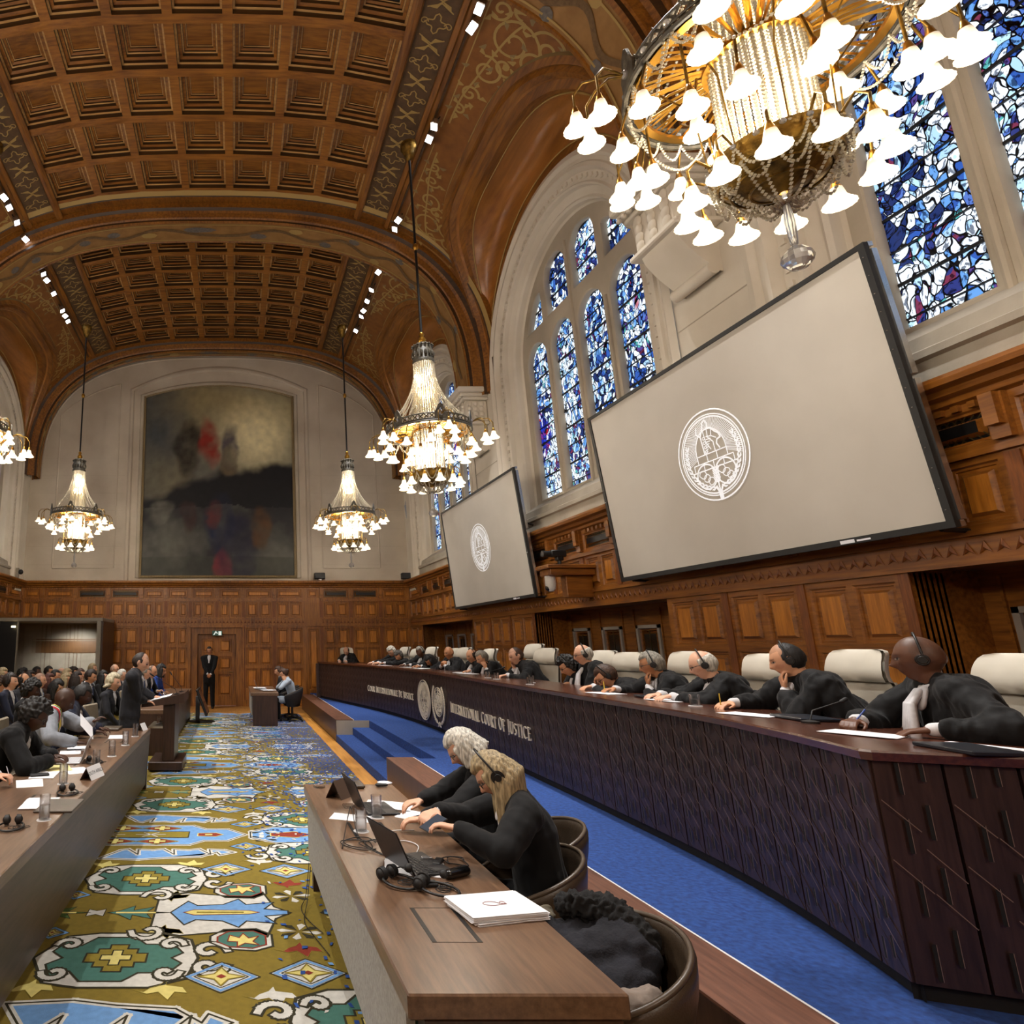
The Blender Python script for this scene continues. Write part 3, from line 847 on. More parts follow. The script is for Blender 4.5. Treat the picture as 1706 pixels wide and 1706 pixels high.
# ------------------------------------------------------------ dais, steps, long low walls
mb = MB()
xs = [1.98, 2.31, 2.64]
SY0, SY1 = 8.78, 13.05
mb.box((2.33, SY1, 0), (XR + .65, YE - .02, DAIS)); mb.box((2.33, YB + .1, 0), (XR + .65, SY0, DAIS)); mb.box((2.64, SY0, 0), (XR + .65, SY1, DAIS))
mb.box((2.31, SY0, 0), (2.64, SY1, .267)); mb.box((1.98, SY0, 0), (2.31, SY1, .133))
trim(mb, M['blue'])
for y0, y1 in ((YB + .2, SY0), (SY1, 19.6)):
    mb = MB(); mb.bbox((1.98, y0, 0), (2.33, y1, DAIS + .004), .003, 0); mb.box((1.98, y0, DAIS + .004), (2.33, y1, DAIS + .016), 3)
    mb.box((2.33, y0, DAIS - .01), (2.342, y1, DAIS + .017), 1)
    if y0 == SY1: mb.box((1.99, y0 - .006, 0), (2.33, y0 - .0, DAIS), 2); mb.box((2.33, y0 - .006, .133), (2.64, y0, DAIS), 2)
    trim(mb, [M['walnut_x'], plain('edgestrip', 'd8d8d8', .4), M['stone_g'], wood('lowtop', '4c3026', '7a5240', 1, 5, .4, .05)])
mb = MB(); mb.box((1.74, -3, 0), (1.97, 18.3, .012)); trim(mb, wood('strip', 'b0742c', 'd69a4c', 1, 3, .35, .05))

# ------------------------------------------------------------ the judges' bench
CT = [(2.38, 18.5), (2.85, 16.4), (3.22, 14.7), (3.44, 12.9), (3.50, 11.3), (3.43, 9.6), (3.34, 7.9), (3.28, 6.2), (3.19, 4.6), (3.05, 3.75), (2.84, 3.0)]
def catmull(pts, n=14):
    out = []
    for i in range(len(pts) - 1):
        p0, p1, p2, p3 = pts[max(i-1,0)], pts[i], pts[i+1], pts[min(i+2, len(pts)-1)]
        for k in range(n):
            t = k / n; out.append(tuple(.5*((2*p1[j]) + (-p0[j]+p2[j])*t + (2*p0[j]-5*p1[j]+4*p2[j]-p3[j])*t*t + (-p0[j]+3*p1[j]-3*p2[j]+p3[j])*t**3) for j in range(2)))
    out.append(pts[-1]); return out
BL = catmull(CT)
# arc-length resample
def resample(pts, step):
    d = [0]
    for a, b in zip(pts, pts[1:]): d.append(d[-1] + math.hypot(b[0]-a[0], b[1]-a[1]))
    n = max(1, round(d[-1] / step)); out = []; j = 0
    for i in range(n + 1):
        s = d[-1] * i / n
        while j < len(d) - 2 and d[j+1] < s: j += 1
        t = (s - d[j]) / ((d[j+1] - d[j]) or 1)
        out.append((pts[j][0] + (pts[j+1][0]-pts[j][0])*t, pts[j][1] + (pts[j+1][1]-pts[j][1])*t))
    return out, d[-1]
BP, BLEN = resample(BL, .02)
def bfront(s, off=0, z=0):
    """point on the bench front: s metres from its far end, off = behind the front"""
    s = min(max(s, 0), BLEN - 1e-4); i = min(int(s / BLEN * (len(BP) - 1)), len(BP) - 2); t = s / BLEN * (len(BP) - 1) - i
    a, b = BP[i], BP[i+1]; dx, dy = b[0]-a[0], b[1]-a[1]; l = math.hypot(dx, dy)
    nx, ny = -dy / l, dx / l            # points to the judges' side (+x)
    if nx < 0: nx, ny = -nx, -ny
    return Vector((a[0] + dx*t + nx*off, a[1] + dy*t + ny*off, z))
def s_of_y(y):
    return min(range(len(BP)), key=lambda i: abs(BP[i][1] - y)) / (len(BP) - 1) * BLEN
bench = empty('judges_bench', (3.4, 10, DAIS)); T(bench, 'long curved dark walnut judges bench with patterned front and brass lettering', 'bench')
def bpart(mb, name, mats, **k):
    o = mb.build(name, mats, **k); o.parent = bench; o.matrix_parent_inverse = Matrix.Translation((-3.4, -10, -DAIS)); return o
ZT = 1.395
def bprofile(prof_, s0, s1, n):
    mb = MB(); mb.grid([[bfront(s0 + (s1-s0)*i/n, o, z) for o, z in prof_] for i in range(n + 1)]); return mb
mb = bprofile([(-.03, ZT-.045), (-.035, ZT-.01), (-.03, ZT), (.10, ZT), (.102, ZT-.002), (.74, ZT-.004), (.75, ZT-.045), (.0, ZT-.046), (-.03, ZT-.045)], 0, BLEN, 160)
# end return to the right at the near corner
e0 = bfront(BLEN, 0, 0); DIR = Vector((.93, -.37, 0)).normalized(); NR = Vector((.37, .93, 0)).normalized()
def ret(s, off, z): p = e0 + DIR * s + NR * off; return Vector((p.x, p.y, z))
PR_ = [(-.03, ZT-.045), (-.035, ZT-.01), (-.03, ZT), (.74, ZT-.004), (.75, ZT-.045), (-.03, ZT-.045)]
mb.grid([[bfront(BLEN, o, z) for o, z in PR_]] + [[ret(s, o, z) for o, z in PR_] for s in (.0, 2.4)])
p = [bfront(BLEN, .75, ZT-.004), ret(0.0, .0, ZT-.004), ret(.75, .74, ZT-.004)]
bpart(mb, 'worktop', wood('benchtop', '33190f', '5c3222', 1, 6, .22, .03, coat=.5))
# patterned front made of separate tilted boards
mb = MB(); rnd = random.Random(3); CW = .19; ncol = int(BLEN / CW); z0, z1 = DAIS + .07, ZT - .05
mb.grid([[bfront(BLEN*i/160, .03, z) for z in (DAIS, z1)] for i in range(161)], 1)
def tiles(pf, ncol, cw, H=.155, slope=1.0):
    for c in range(ncol):
        sa, sb = c * cw + .006, (c + 1) * cw - .006
        zz = z0 - cw * slope - H * 2 + ((c * .37) % 1) * H * .0
        zl = z0 - H * 2
        while zl < z1 + cw:
            a0, a1 = zl + cw * slope, zl + cw * slope + H      # left side (far) heights higher
            b0, b1 = zl, zl + H
            poly = [(sa, a0), (sb, b0), (sb, b1), (sa, a1)]
            # clip to z0..z1
            def clip(poly, zc, keep_above):
                out = []
                for i in range(len(poly)):
                    p, q = poly[i], poly[(i+1) % len(poly)]
                    ip = (p[1] >= zc) if keep_above else (p[1] <= zc); iq = (q[1] >= zc) if keep_above else (q[1] <= zc)
                    if ip: out.append(p)
                    if ip != iq:
                        t = (zc - p[1]) / (q[1] - p[1]); out.append((p[0] + (q[0]-p[0])*t, zc))
                return out
            poly = clip(poly, z0, True)
            if poly: poly = clip(poly, z1, False)
            if len(poly) >= 3:
                tl = rnd.uniform(.001, .003); n = len(poly)
                mid = (sa+sb)/2
                fr = []
                for (s, z) in poly:
                    zrel = (z - (zl + cw*slope*(sb - s)/(cw))) / H
                    fr.append(pf(s, -.004 - tl * min(max(zrel, 0), 1), z))
                bk = [pf(s, .03, z) for s, z in poly]
                mb.add(fr + bk, [tuple(range(n))] + [(i, (i+1) % n, (i+1) % n + n, i + n) for i in range(n)], 0)
                # short upright slots: near-black strips as their shade, pale strips as lit edges
                for q in range(2):
                    ss = sa + cw * (.30 + .34 * q) + rnd.uniform(-.004, .004); zc = zl + cw*slope*(sb-ss)/cw + (H * .0 if q else H * .42)
                    za, zb_ = zc + .01, zc + H * .62
                    za, zb_ = max(za, z0), min(zb_, z1)
                    if zb_ - za > .03: mb.quad(pf(ss-.007, -.0178, za), pf(ss+.007, -.0178, za), pf(ss+.007, -.0178, zb_), pf(ss-.007, -.0178, zb_), 1)
                    if zb_ - za > .03: mb.quad(pf(ss+.007, -.0179, za), pf(ss+.0095, -.0179, za), pf(ss+.0095, -.0179, zb_), pf(ss+.007, -.0179, zb_), 2)
                if len(poly) == 4 and poly[2][1] < z1 and poly[3][1] <= z1:
                    o_ = H*.28 if (c + round((zl - z0)/H)) % 2 else -.0; md = (sa+sb)/2; zm = (a1+b1)/2
                    for (pa, pb) in (((sa, a1-.003-H*.0), (md, zm-.003)), ((md+cw*.02, zm-.003-o_), (sb, b1-.003-o_))):
                        if min(pa[1], pb[1]) > z0 + .01: ribbon(mb, [pa, pb], .004, lambda x, y, h: pf(x, -.0183, y), 0, 2)  # pale lines stand for lit diagonal board edges
            zl += H
tiles(lambda s, o, z: bfront(s, o, z), ncol, BLEN / ncol)
tiles(lambda s, o, z: ret(s, o, z), 10, .24, .24)
mb.grid([[ret(s, .03, z) for z in (DAIS, z1)] for s in (0, 2.4)], 1)
M['board'] = wood('board', '231714', '3e2b26', 2, 7, .36, .12)
M['groove_shade'] = plain('groove_shade', '070506', .8); M['edge_highlight'] = plain('edge_highlight', '77625a', .4)  # slot shade and lit board edges put into the colour
bpart(mb, 'front_panel', [M['board'], M['groove_shade'], M['edge_highlight']], fix=False)
mb = MB(); mb.box((2.3, 18.5, DAIS), (3.2, 18.56, ZT - .05)); bpart(mb, 'end_panel', M['walnut_x'])

# ---- serif lettering, drawn as strokes
M['brass'] = plain('brass', 'f6ecd4', .35, .1)
GL = {  # strokes in a unit box (x0,y0,x1,y1,weight) or ('c', cx, cy, rx, ry, a0, a1)
 'I': (.30, [(.15,0,.15,1,.13)], [(.15,0),(.15,1)]),
 'N': (.80, [(.12,0,.12,1,.07),(.68,0,.68,1,.07),(.12,1,.68,0,.14)], [(.12,0),(.12,1),(.68,1)]),
 'T': (.66, [(.33,0,.33,1,.13),(.03,.97,.63,.97,.06),(.05,.97,.05,.84,.04),(.61,.97,.61,.84,.04)], [(.33,0)]),
 'E': (.60, [(.14,0,.14,1,.13),(.14,.97,.54,.97,.06),(.14,.52,.46,.52,.06),(.14,.03,.56,.03,.06),(.54,.97,.54,.85,.04),(.56,.03,.56,.17,.04)], [(.14,0),(.14,1)]),
 'R': (.68, [(.14,0,.14,1,.13),('c',.28,.75,.24,.24,-90,90),(.14,.97,.3,.97,.06),(.14,.51,.3,.51,.06),(.32,.5,.62,.0,.13)], [(.14,0),(.14,1),(.62,0)]),
 'A': (.74, [(.08,0,.37,1,.06),(.37,1,.66,0,.14),(.2,.33,.55,.33,.06)], [(.08,0),(.66,0)]),
 'O': (.80, [('c',.4,.5,.34,.48,0,360)], []),
 'L': (.58, [(.14,0,.14,1,.13),(.14,.03,.54,.03,.06),(.54,.03,.54,.19,.04)], [(.14,0),(.14,1)]),
 'C': (.74, [('c',.42,.5,.36,.48,45,315)], []),
 'U': (.74, [(.12,1,.12,.3,.12),(.62,1,.62,.3,.06),('c',.37,.3,.25,.28,180,360)], [(.12,1),(.62,1)]),
 'F': (.56, [(.14,0,.14,1,.13),(.14,.97,.52,.97,.06),(.14,.5,.44,.5,.06),(.52,.97,.52,.84,.04)], [(.14,0),(.14,1)]),
 'J': (.36, [(.2,1,.2,.05,.13),('c',.06,.0,.14,.14,270,360)], [(.2,1)]),
 'S': (.56, [('c',.28,.74,.2,.22,30,250),('c',.28,.26,.21,.24,-150,90)], []),
 'D': (.76, [(.14,0,.14,1,.13),('c',.28,.5,.4,.47,-90,90),(.14,.97,.3,.97,.06),(.14,.03,.3,.03,.06)], [(.14,0),(.14,1)]),
 ' ': (.34, [], [])}
def letters(txt, h, track=.11, sxx=.62):
    """list of (list of quads in metres, total width)"""
    x = 0; polys = []; word = 0; wid = []
    for i, ch in enumerate(txt):
        k = 1.1 if (i == 0 or txt[i-1] == ' ') else 1.0
        w, st, sf = GL[ch]; n0 = len(polys); word += ch == ' '
        for t in st:
            if t[0] == 'c':
                _, cx, cy, rx, ry, a0, a1 = t; n = 14
                for q in range(n):
                    p = []
                    for e in (q, q + 1):
                        a = math.radians(a0 + (a1 - a0) * e / n); th = .026 + .030 * abs(math.cos(a))
                        p.append(((cx + (rx - th) * math.cos(a)), cy + (ry - th*.6) * math.sin(a))); p.append((cx + (rx + th) * math.cos(a), cy + (ry + th*.6) * math.sin(a)))
                    polys.append([(x + px*h*k*sxx, py*h*k) for px, py in (p[0], p[1], p[3], p[2])])
            else:
                x0, y0, x1, y1, wt = t; dx, dy = x1-x0, y1-y0; l = math.hypot(dx, dy); nx, ny = -dy/l*wt*.38, dx/l*wt*.38
                polys.append([(x + px*h*k*sxx, py*h*k) for px, py in ((x0+nx, y0+ny), (x1+nx, y1+ny), (x1-nx, y1-ny), (x0-nx, y0-ny))])
        for (sx_, sy_) in sf:
            polys.append([(x + px*h*k*sxx, py*h*k) for px, py in ((sx_-.13, sy_-.02), (sx_+.13, sy_-.02), (sx_+.13, sy_+.02), (sx_-.13, sy_+.02))])
        x += w * h * k * sxx + track * h; wid += [word] * (len(polys) - n0)
    return polys, x, wid
def bench_text(txt, ya, yb, zb, h):
    sa, sb = s_of_y(ya), s_of_y(yb)
    polys, w, wid = letters(txt, h); k = (sb - sa) / w
    for wd in range(max(wid) + 1):
        mb = MB()
        for p, q in zip(polys, wid):
            if q == wd: mb.prism([(sa + a * k, zb + b) for a, b in p], -.022, -.036, F=lambda a, b, hh: bfront(a, hh, b))
        bpart(mb, 'lettering', M['brass'])
bench_text('INTERNATIONAL COURT OF JUSTICE', 10.55, 7.38, .81, .14)
bench_text('COUR INTERNATIONALE DE JUSTICE', 15.25, 12.62, .815, .118)

# ---- emblems: line work in a unit disc, returned as polylines with widths
def court_emblem():
    """seated figure before rays, stone courses, two globes in a laurel wreath"""
    Ln = []
    C = lambda cx, cy, rx, ry, w, a0=0, a1=360, n=48: Ln.append(([(cx + rx*math.cos(math.radians(a0+(a1-a0)*i/n)), cy + ry*math.sin(math.radians(a0+(a1-a0)*i/n))) for i in range(n+1)], w))
    C(0, 0, .98, .98, .028); C(0, 0, .88, .88, .02); C(0, 0, .83, .83, .028)
    for i in range(66):
        a = math.radians(-12 + 204 * i / 65); r0 = .47 if i % 2 else .50
        cx, cy = 0, .12
        p1 = (cx*0 + .82*math.cos(a), .82*math.sin(a)); p0 = (.42*math.cos(a), .1 + .5*math.sin(a)*.95)
        if math.hypot(*p0) < .8: Ln.append(([p0, p1], .010))
    C(0, .08, .42, .5, .02, -10, 190)
    # seated figure
    Ln.append(([(-.18, .05), (-.2, .45), (-.1, .62), (-.06, .74), (.02, .78), (.06, .7), (.04, .6), (.14, .56), (.22, .46), (.3, .4), (.34, .3), (.24, .28), (.2, .2), (.26, .08)], .03))
    Ln.append(([(-.2, .45), (-.3, .55), (-.26, .68)], .03)); Ln.append(([(-.1, .6), (-.08, .3), (.02, .12)], .022)); Ln.append(([(.02, .6), (.0, .4), (.12, .26), (.12, .06)], .022)); Ln.append(([(.14, .56), (.1, .4), (.22, .32)], .02))
    for k in range(7): Ln.append(([(-.16 + .02*k, .06 + .06*k), (-.08 + .03*k, .1 + .05*k)], .02))
    for k in range(4): C(-.12, .1 + .1 * k, .035, .03, .014, n=8)
    # stone courses
    for y, x in ((.05, .42), (-.12, .56), (-.28, .64)): Ln.append(([(-x, y), (x, y)], .02))
    for y0, y1, xs_ in ((.05, -.12, (-.42, -.14, .14, .42)), (-.12, -.28, (-.56, -.28, 0, .28, .56))):
        for x in xs_: Ln.append(([(x, y0), (x, y1)], .02))
    # globes
    for sg in (-1, 1):
        C(sg * .27, -.42, .27, .27, .03)
        for k in range(3):
            r = random.Random(k + 5 * sg); pts = []
            for q in range(11):
                a = q / 10 * 2 * PI; rr = .09 + .03 * r.random()
                pts.append((sg*.27 + (-.1 + .1*k) + rr*math.cos(a)*.9, -.36 - .09*k + rr*math.sin(a)*.8))
            Ln.append((pts, .018))
    # laurel
    for sg in (-1, 1):
        for k in range(13):
            a = math.radians(-90 + sg * (8 + k * 8.6)); x, y = .72*math.cos(a), .72*math.sin(a)
            d = a + sg * PI / 2
            for e in (-.5, .5): Ln.append(([(x, y), (x + .07*math.cos(d+e), y + .07*math.sin(d+e)), (x + .12*math.cos(d+e*.6), y + .12*math.sin(d+e*.6))], [.012, .045, .006]))
    Ln.append(([(-.02, -.98), (-.03, -.8), (-.08, -.68)], .05)); Ln.append(([(.03, -.98), (.03, -.8), (.1, -.68)], .04)); Ln.append(([(0, -.8), (0, -.55)], .03))
    for k in range(5):
        for sg in (-1, 1): Ln.append(([(0, -.62+.06*k), (sg*.05, -.56+.06*k), (sg*.09, -.5+.06*k)], [.01, .035, .006]))
    return Ln
def un_emblem():
    Ln = []
    C = lambda cx, cy, r, w, a0=0, a1=360, n=40: Ln.append(([(cx + r*math.cos(math.radians(a0+(a1-a0)*i/n)), cy + r*math.sin(math.radians(a0+(a1-a0)*i/n))) for i in range(n+1)], w))
    for r in (.14, .28, .42, .56): C(0, .12, r, .018)
    C(0, .12, .66, .03)
    for k in range(4): a = k*PI/4; Ln.append(([(.66*math.cos(a), .12+.66*math.sin(a)), (-.66*math.cos(a), .12-.66*math.sin(a))], .016))
    for k in range(9):
        a = k*.7+.3; r = .2+.035*k; x, y = r*math.cos(a), .12+r*math.sin(a)
        Ln.append(([(x-.1, y-.04), (x, y+.03), (x+.12, y-.02)], [.03, .1, .03]))
    for sg in (-1, 1):
        st = [(sg*(.72+.16*math.sin(t*PI))*math.sin(.25+t*2.25)*1.05, -.92+1.72*t*1.0) for t in [i/20 for i in range(21)]]
        st = [(sg*.92*math.sin(.15+2.3*i/20)*(1 if i > 3 else .9), .05-.95*math.cos(.15+2.3*i/20)) for i in range(21)]
        Ln.append((st, .022))
        for i in range(2, 20):
            x, y = st[i]; a = math.atan2(st[i][1]-st[i-1][1], st[i][0]-st[i-1][0])
            for e in (-.6, .6): Ln.append(([(x, y), (x + .08*math.cos(a+e), y + .08*math.sin(a+e)), (x + .14*math.cos(a+e*.5), y + .14*math.sin(a+e*.5))], [.012, .05, .006]))
        Ln.append(([(0, -.8), (sg*.2, -1.0)], .04)); Ln.append(([(0, -.8), (sg*.05, -.98)], .02))
    return Ln
ICJ, UNE = court_emblem(), un_emblem()
def emblem_mesh(lines, R, F, h0, h1, disc=False, wk=1.0):
    mb = MB()
    for pts, w in lines:
        ww = [x*wk for x in w] if isinstance(w, list) else w*wk
        n = len(pts)
        for i in range(n - 1):
            a, b = pts[i], pts[i+1]; dx, dy = b[0]-a[0], b[1]-a[1]; l = math.hypot(dx, dy) or 1; nx, ny = -dy/l, dx/l
            wa = (ww[i] if isinstance(ww, list) else ww)/2; wb = (ww[i+1] if isinstance(ww, list) else ww)/2; e = .3*wa
            q = [(a[0]+nx*wa-dx/l*e, a[1]+ny*wa-dy/l*e), (b[0]+nx*wb+dx/l*e, b[1]+ny*wb+dy/l*e), (b[0]-nx*wb+dx/l*e, b[1]-ny*wb+dy/l*e), (a[0]-nx*wa-dx/l*e, a[1]-ny*wa-dy/l*e)]
            if h0 == h1: mb.add([F(x*R, y*R, h1 + .00002*(i%7)) for x, y in q], [(0,1,2,3)])
            else: mb.prism([(x*R, y*R) for x, y in q], h0, h1 + .0004*(i % 3), F=F)
    return mb
for nm, Ls, yc_, zc, R, lab in (('court_emblem', ICJ, 12.02, .875, .355, 'round cast emblem with globes and laurel'), ('wreath_emblem', UNE, 11.22, .86, .36, 'globe emblem in an open wreath')):
    sc_ = s_of_y(yc_)
    mb = emblem_mesh(Ls, R, lambda a, b, h: bfront(sc_ + a, h, zc + b), -.024, -.04, wk=1.15)
    o = bpart(mb, nm, M['brass']); o['label'] = lab
    mb = MB(); c = [bfront(sc_ + R*.97*math.cos(i*PI/24), -.021, zc + R*.97*math.sin(i*PI/24)) for i in range(48)]
    if nm == 'court_emblem':
        mb.add(c, [tuple(range(48))]); bpart(mb, 'emblem_backing', plain('brassdark', '2c241c', .5, .2))

# ------------------------------------------------------------ long desks
def desk(x0, x1, y0, y1, label, panel_side=-1, hatches=(), top=.76, name='desk'):
    r = empty(name, ((x0+x1)/2, (y0+y1)/2, 0)); T(r, label, 'desk'); ox, oy = (x0+x1)/2, (y0+y1)/2
    def pt(mb, n, m, lab=None, **k):
        mb.v = [(a-ox, b-oy, c) for a, b, c in mb.v]; o = mb.build(n, m, r, **k)
        if lab: o['label'] = lab
    mb = MB(); mb.bbox((x0, y0, top-.075), (x1, y1, top), .006); pt(mb, 'desktop', M['walnut_top'])
    for y in (y0 + .0, y1 - .08):
        mb = MB(); mb.box((x0 + .05, y, 0.0), (x1 - .03, y + .08, top - .075)); pt(mb, 'end_panel', M['walnut_x'])
    xf = x0 + .015 if panel_side < 0 else x1 - .015
    mb = MB()
    if panel_side < 0: mb.box((xf, y0 + .1, .25), (xf + .03, y1 - .1, top - .076)); pt(mb, 'modesty_panel', mottled('greyfab', '8f8c86', 'a8a59e', 60, .8, .1), 'pale grey panel')
    else:
        mb.add([(x1-.005, y0, top-.07), (x1-.005, y1, top-.07), (x1-.04, y1, .07), (x1-.04, y0, .07), (x1-.07, y0, .07), (x1-.07, y1, .07), (x1-.04, y1, top-.07), (x1-.04, y0, top-.07)], [(0,1,2,3),(4,5,6,7),(2,3,4,5),(0,1,6,7),(0,3,4,7),(1,2,5,6)])
        pt(mb, 'modesty_panel', M['walnut_front'])
        mb = MB(); mb.box((x1 - .16, y0 + .05, 0), (x1 - .09, y1 - .05, .09)); pt(mb, 'plinth', M['black'])
    for (ha, hb, hc, hd) in hatches:
        mb = MB()
        for x in (ha, hc - .018): mb.box((x, hb, top - .002), (x + .018, hd, top + .0012), 0)
        for y in (hb, hd - .003): mb.box((ha, y, top - .002), (hc, y + .003, top + .001), 0)
        pt(mb, 'cable_hatch', M['black'])
    return r
DX_0, DX_1, DY0, DY1 = .55, 1.26, 2.30, 5.42
desk(DX_0, DX_1, DY0, DY1, 'long brown desk in the foreground with pale grey front panel', -1, [(.74, 2.66, .93, 2.98), (.70, 3.95, .92, 4.3), (.72, 4.98, .92, 5.2)])
LXf = -1.14
desk(-1.92, LXf, 1.4, 8.92, 'long brown desk at the left with papers and water glasses', 1, [(-1.55, 3.55, -1.33, 3.85), (-1.50, 4.75, -1.30, 5.05), (-1.5, 6.2, -1.3, 6.5), (-1.5, 7.6, -1.3, 7.9)])
desk(-1.9, -1.12, 11.4, 16.85, 'far brown desk behind the lectern, for the second row of counsel', 1)
d3 = desk(.36, 1.02, 15.4, 17.8, 'small dark desk before the far wall, with a clerk at it', -1)
mb = MB(); 
for y in (3.62, 4.9, 6.35, 7.75): mb.box((LXf - .12, y, .7605), (LXf - .115, y + 1.2, .7612))
# seam line along the left desk top
sm = MB(); sm.box((LXf - .135, 1.5, .7602), (LXf - .13, 8.9, .7608))

# ------------------------------------------------------------ chairs
M['cream'] = mottled('cream', 'c2bcae', 'd2ccbe', 4, .55, .05)
M['leather'] = mottled('leather', '33291f', '4c4033', 3, .36, .12, 6, 160)
def judge_chair():
    r = empty('judge_chair', (0,0,0)); T(r, '', 'chair', None)
    # faces +y; seat .5, back top 1.38
    def shell(pts, w0, w1, th, n=10):
        mb = MB(); m = len(pts); front = []; back = []
        for k, (y, z) in enumerate(pts):
            t = k / (m - 1); w = (w0 + (w1 - w0) * t) * (1 - .30 * max(0, (t - .6) / .4) ** 2.5 if w1 < w0 else 1)
            e0 = min(t, 1 - t) * m; w *= (1 if e0 > 1 else .90 + .10 * math.sqrt(max(e0, 0)))
            front.append([(w * math.sin(a), y + .03 * (math.sin(a) ** 2), z) for a in [(-1 + 2*i/n) * PI/2 for i in range(n+1)]])
            back.append([(w * math.sin(a), y - th * math.cos(a) ** .5 if abs(a) < 1.57 else y, z) for a in [(-1 + 2*i/n) * PI/2 * .9999 for i in range(n+1)]])
        mb.grid(front); mb.grid([b[::-1] for b in back])
        for q in (0, -1): mb.grid([front[q], back[q]])
        return mb
    mb = shell([(-.20, .5), (-.23, .6), (-.235, .7), (-.235, .85), (-.245, 1.0), (-.265, 1.15), (-.275, 1.17)], .195, .205, .07)
    o = mb.build('backrest', M['cream'], r, smooth=True, merge=.001, angle=60)
    mb = shell([(-.285, 1.165), (-.225, 1.175), (-.212, 1.21), (-.218, 1.26), (-.235, 1.31), (-.252, 1.34), (-.268, 1.365), (-.285, 1.385), (-.30, 1.395)], .20, .175, .085)
    mb.build('headrest', M['cream'], r, smooth=True, merge=.001, angle=60)
    mb = MB(); mb.bbox((-.22, -.24, .42), (.22, .22, .53), .04); mb.build('seat', M['cream'], r, smooth=True)
    for s in (-1, 1):
        mb = MB(); mb.tube([(s*.23, -.2, .5), (s*.25, -.18, .66), (s*.25, .12, .66), (s*.23, .16, .48)], .02, 8); mb.build('armrest', M['chrome'], r, smooth=True)
    mb = MB(); mb.cyl((0,0,.08), (0,0,.43), .03)
    for k in range(5):
        a = k*2*PI/5; mb.tube([(0,0,.09), (.27*math.cos(a), .27*math.sin(a), .06)], [.025, .015], 6)
        mb.ball((.27*math.cos(a), .27*math.sin(a), .03), .03, 8, 5)
    mb.build('base', M['chrome'], r)
    return r
def tub_chair(mat, name='tub_chair'):
    r = empty(name, (0,0,0)); T(r, '', 'chair')
    # faces +y; rim high behind, falling along the arms
    def rim(a):  # a: 0 = back, +-pi = front
        k = max(0, math.cos(a * .5)); return .53 + .27 * (k ** 1.5)
    def ring(a, t, off=0):
        # t 0 bottom .. 1 rim
        z = .36 + (rim(a) - .36) * t
        rr = (.16 + .115 * math.sin(t * PI / 2) + off)
        return (rr * math.sin(a), -rr * math.cos(a) * 1.0 + .02, z)
    A = [(-1 + 2*i/36) * 2.25 for i in range(37)]
    mb = MB(); T_ = [0, .15, .35, .55, .75, .9, 1]
    outer = [[ring(a, t, .03) for a in A] for t in T_]; inner = [[ring(a, t) for a in A] for t in T_]
    lip = [[(ring(a, 1, .015)[0], ring(a, 1, .015)[1], rim(a) + .015) for a in A]]
    rows = outer + lip + inner[::-1]
    mb.grid(rows)
    for e in (0, -1): mb.add([q[e] for q in rows], [tuple(range(len(rows)))])
    mb.build('shell', mat, r, smooth=True, angle=50)
    mb = MB(); mb.tube([lip[0][i] for i in range(len(A))], .011, 6); mb.build('piping', plain('piping', '4c4034', .35) , r, smooth=True)
    mb = MB(); mb.lathe([(.02, .43), (.18, .43), (.22, .45), (.22, .48), (.18, .51), (.02, .52)], n=28, sy=1.0); mb.build('seat', mat, r, smooth=True)
    mb = MB(); mb.lathe([(.10, .36), (.20, .38), (.21, .44)], n=20); mb.cyl((0,0,.07), (0,0,.4), .028)
    mb.build('pedestal', M['black'], r)
    for k in range(5):
        mb = MB(); a = k*2*PI/5 + .3; mb.tube([(0,0,.10), (.28*math.cos(a), .28*math.sin(a), .07)], [.024, .016], 6)
        mb.cyl((.28*math.cos(a)-.012, .28*math.sin(a), .03), (.28*math.cos(a)+.012, .28*math.sin(a), .03), .03, n=10); mb.build('leg', M['black'], r)
    return r

# ------------------------------------------------------------ lectern
r = empty('lectern', (-1.05, 10.4, 0)); T(r, 'dark wooden lectern with sloping top where the man in the suit speaks', 'lectern')
def lp(n, m, mb): mb.v = [(a+1.05, b-10.4, c) for a, b, c in mb.v]; return mb.build(n, m, r)
mb = MB(); mb.bbox((-1.30, 9.98, .03), (-.79, 10.85, .15), .01); lp('base', M['walnut_x'], mb)
mb = MB(); mb.bbox((-1.10, 10.05, .15), (-.92, 10.78, .98), .008); lp('post', M['walnut_x'], mb)
def slopebox(x0, z0, x1, z1, y0, y1, th):
    mb = MB(); mb.add([(x0,y0,z0),(x1,y0,z1),(x1,y1,z1),(x0,y1,z0),(x0,y0,z0-th*.35),(x1,y0,z1-th),(x1,y1,z1-th),(x0,y1,z0-th*.35)], [(0,1,2,3),(4,5,6,7),(0,1,5,4),(1,2,6,5),(2,3,7,6),(3,0,4,7)]); return mb
lp('sloping_top', M['walnut_x'], slopebox(-1.42, .98, -.77, 1.14, 9.95, 10.85, .14))
mb = MB(); mb.box((-1.32, 10.05, .62), (-1.1, 10.75, .645)); lp('shelf', M['stone_g'], mb)
mb = MB()
for x in (-1.25, -.84):
    for y in (10.05, 10.78): mb.ball((x, y, .02), .02, 8, 4)
lp('caster', M['black'], mb)

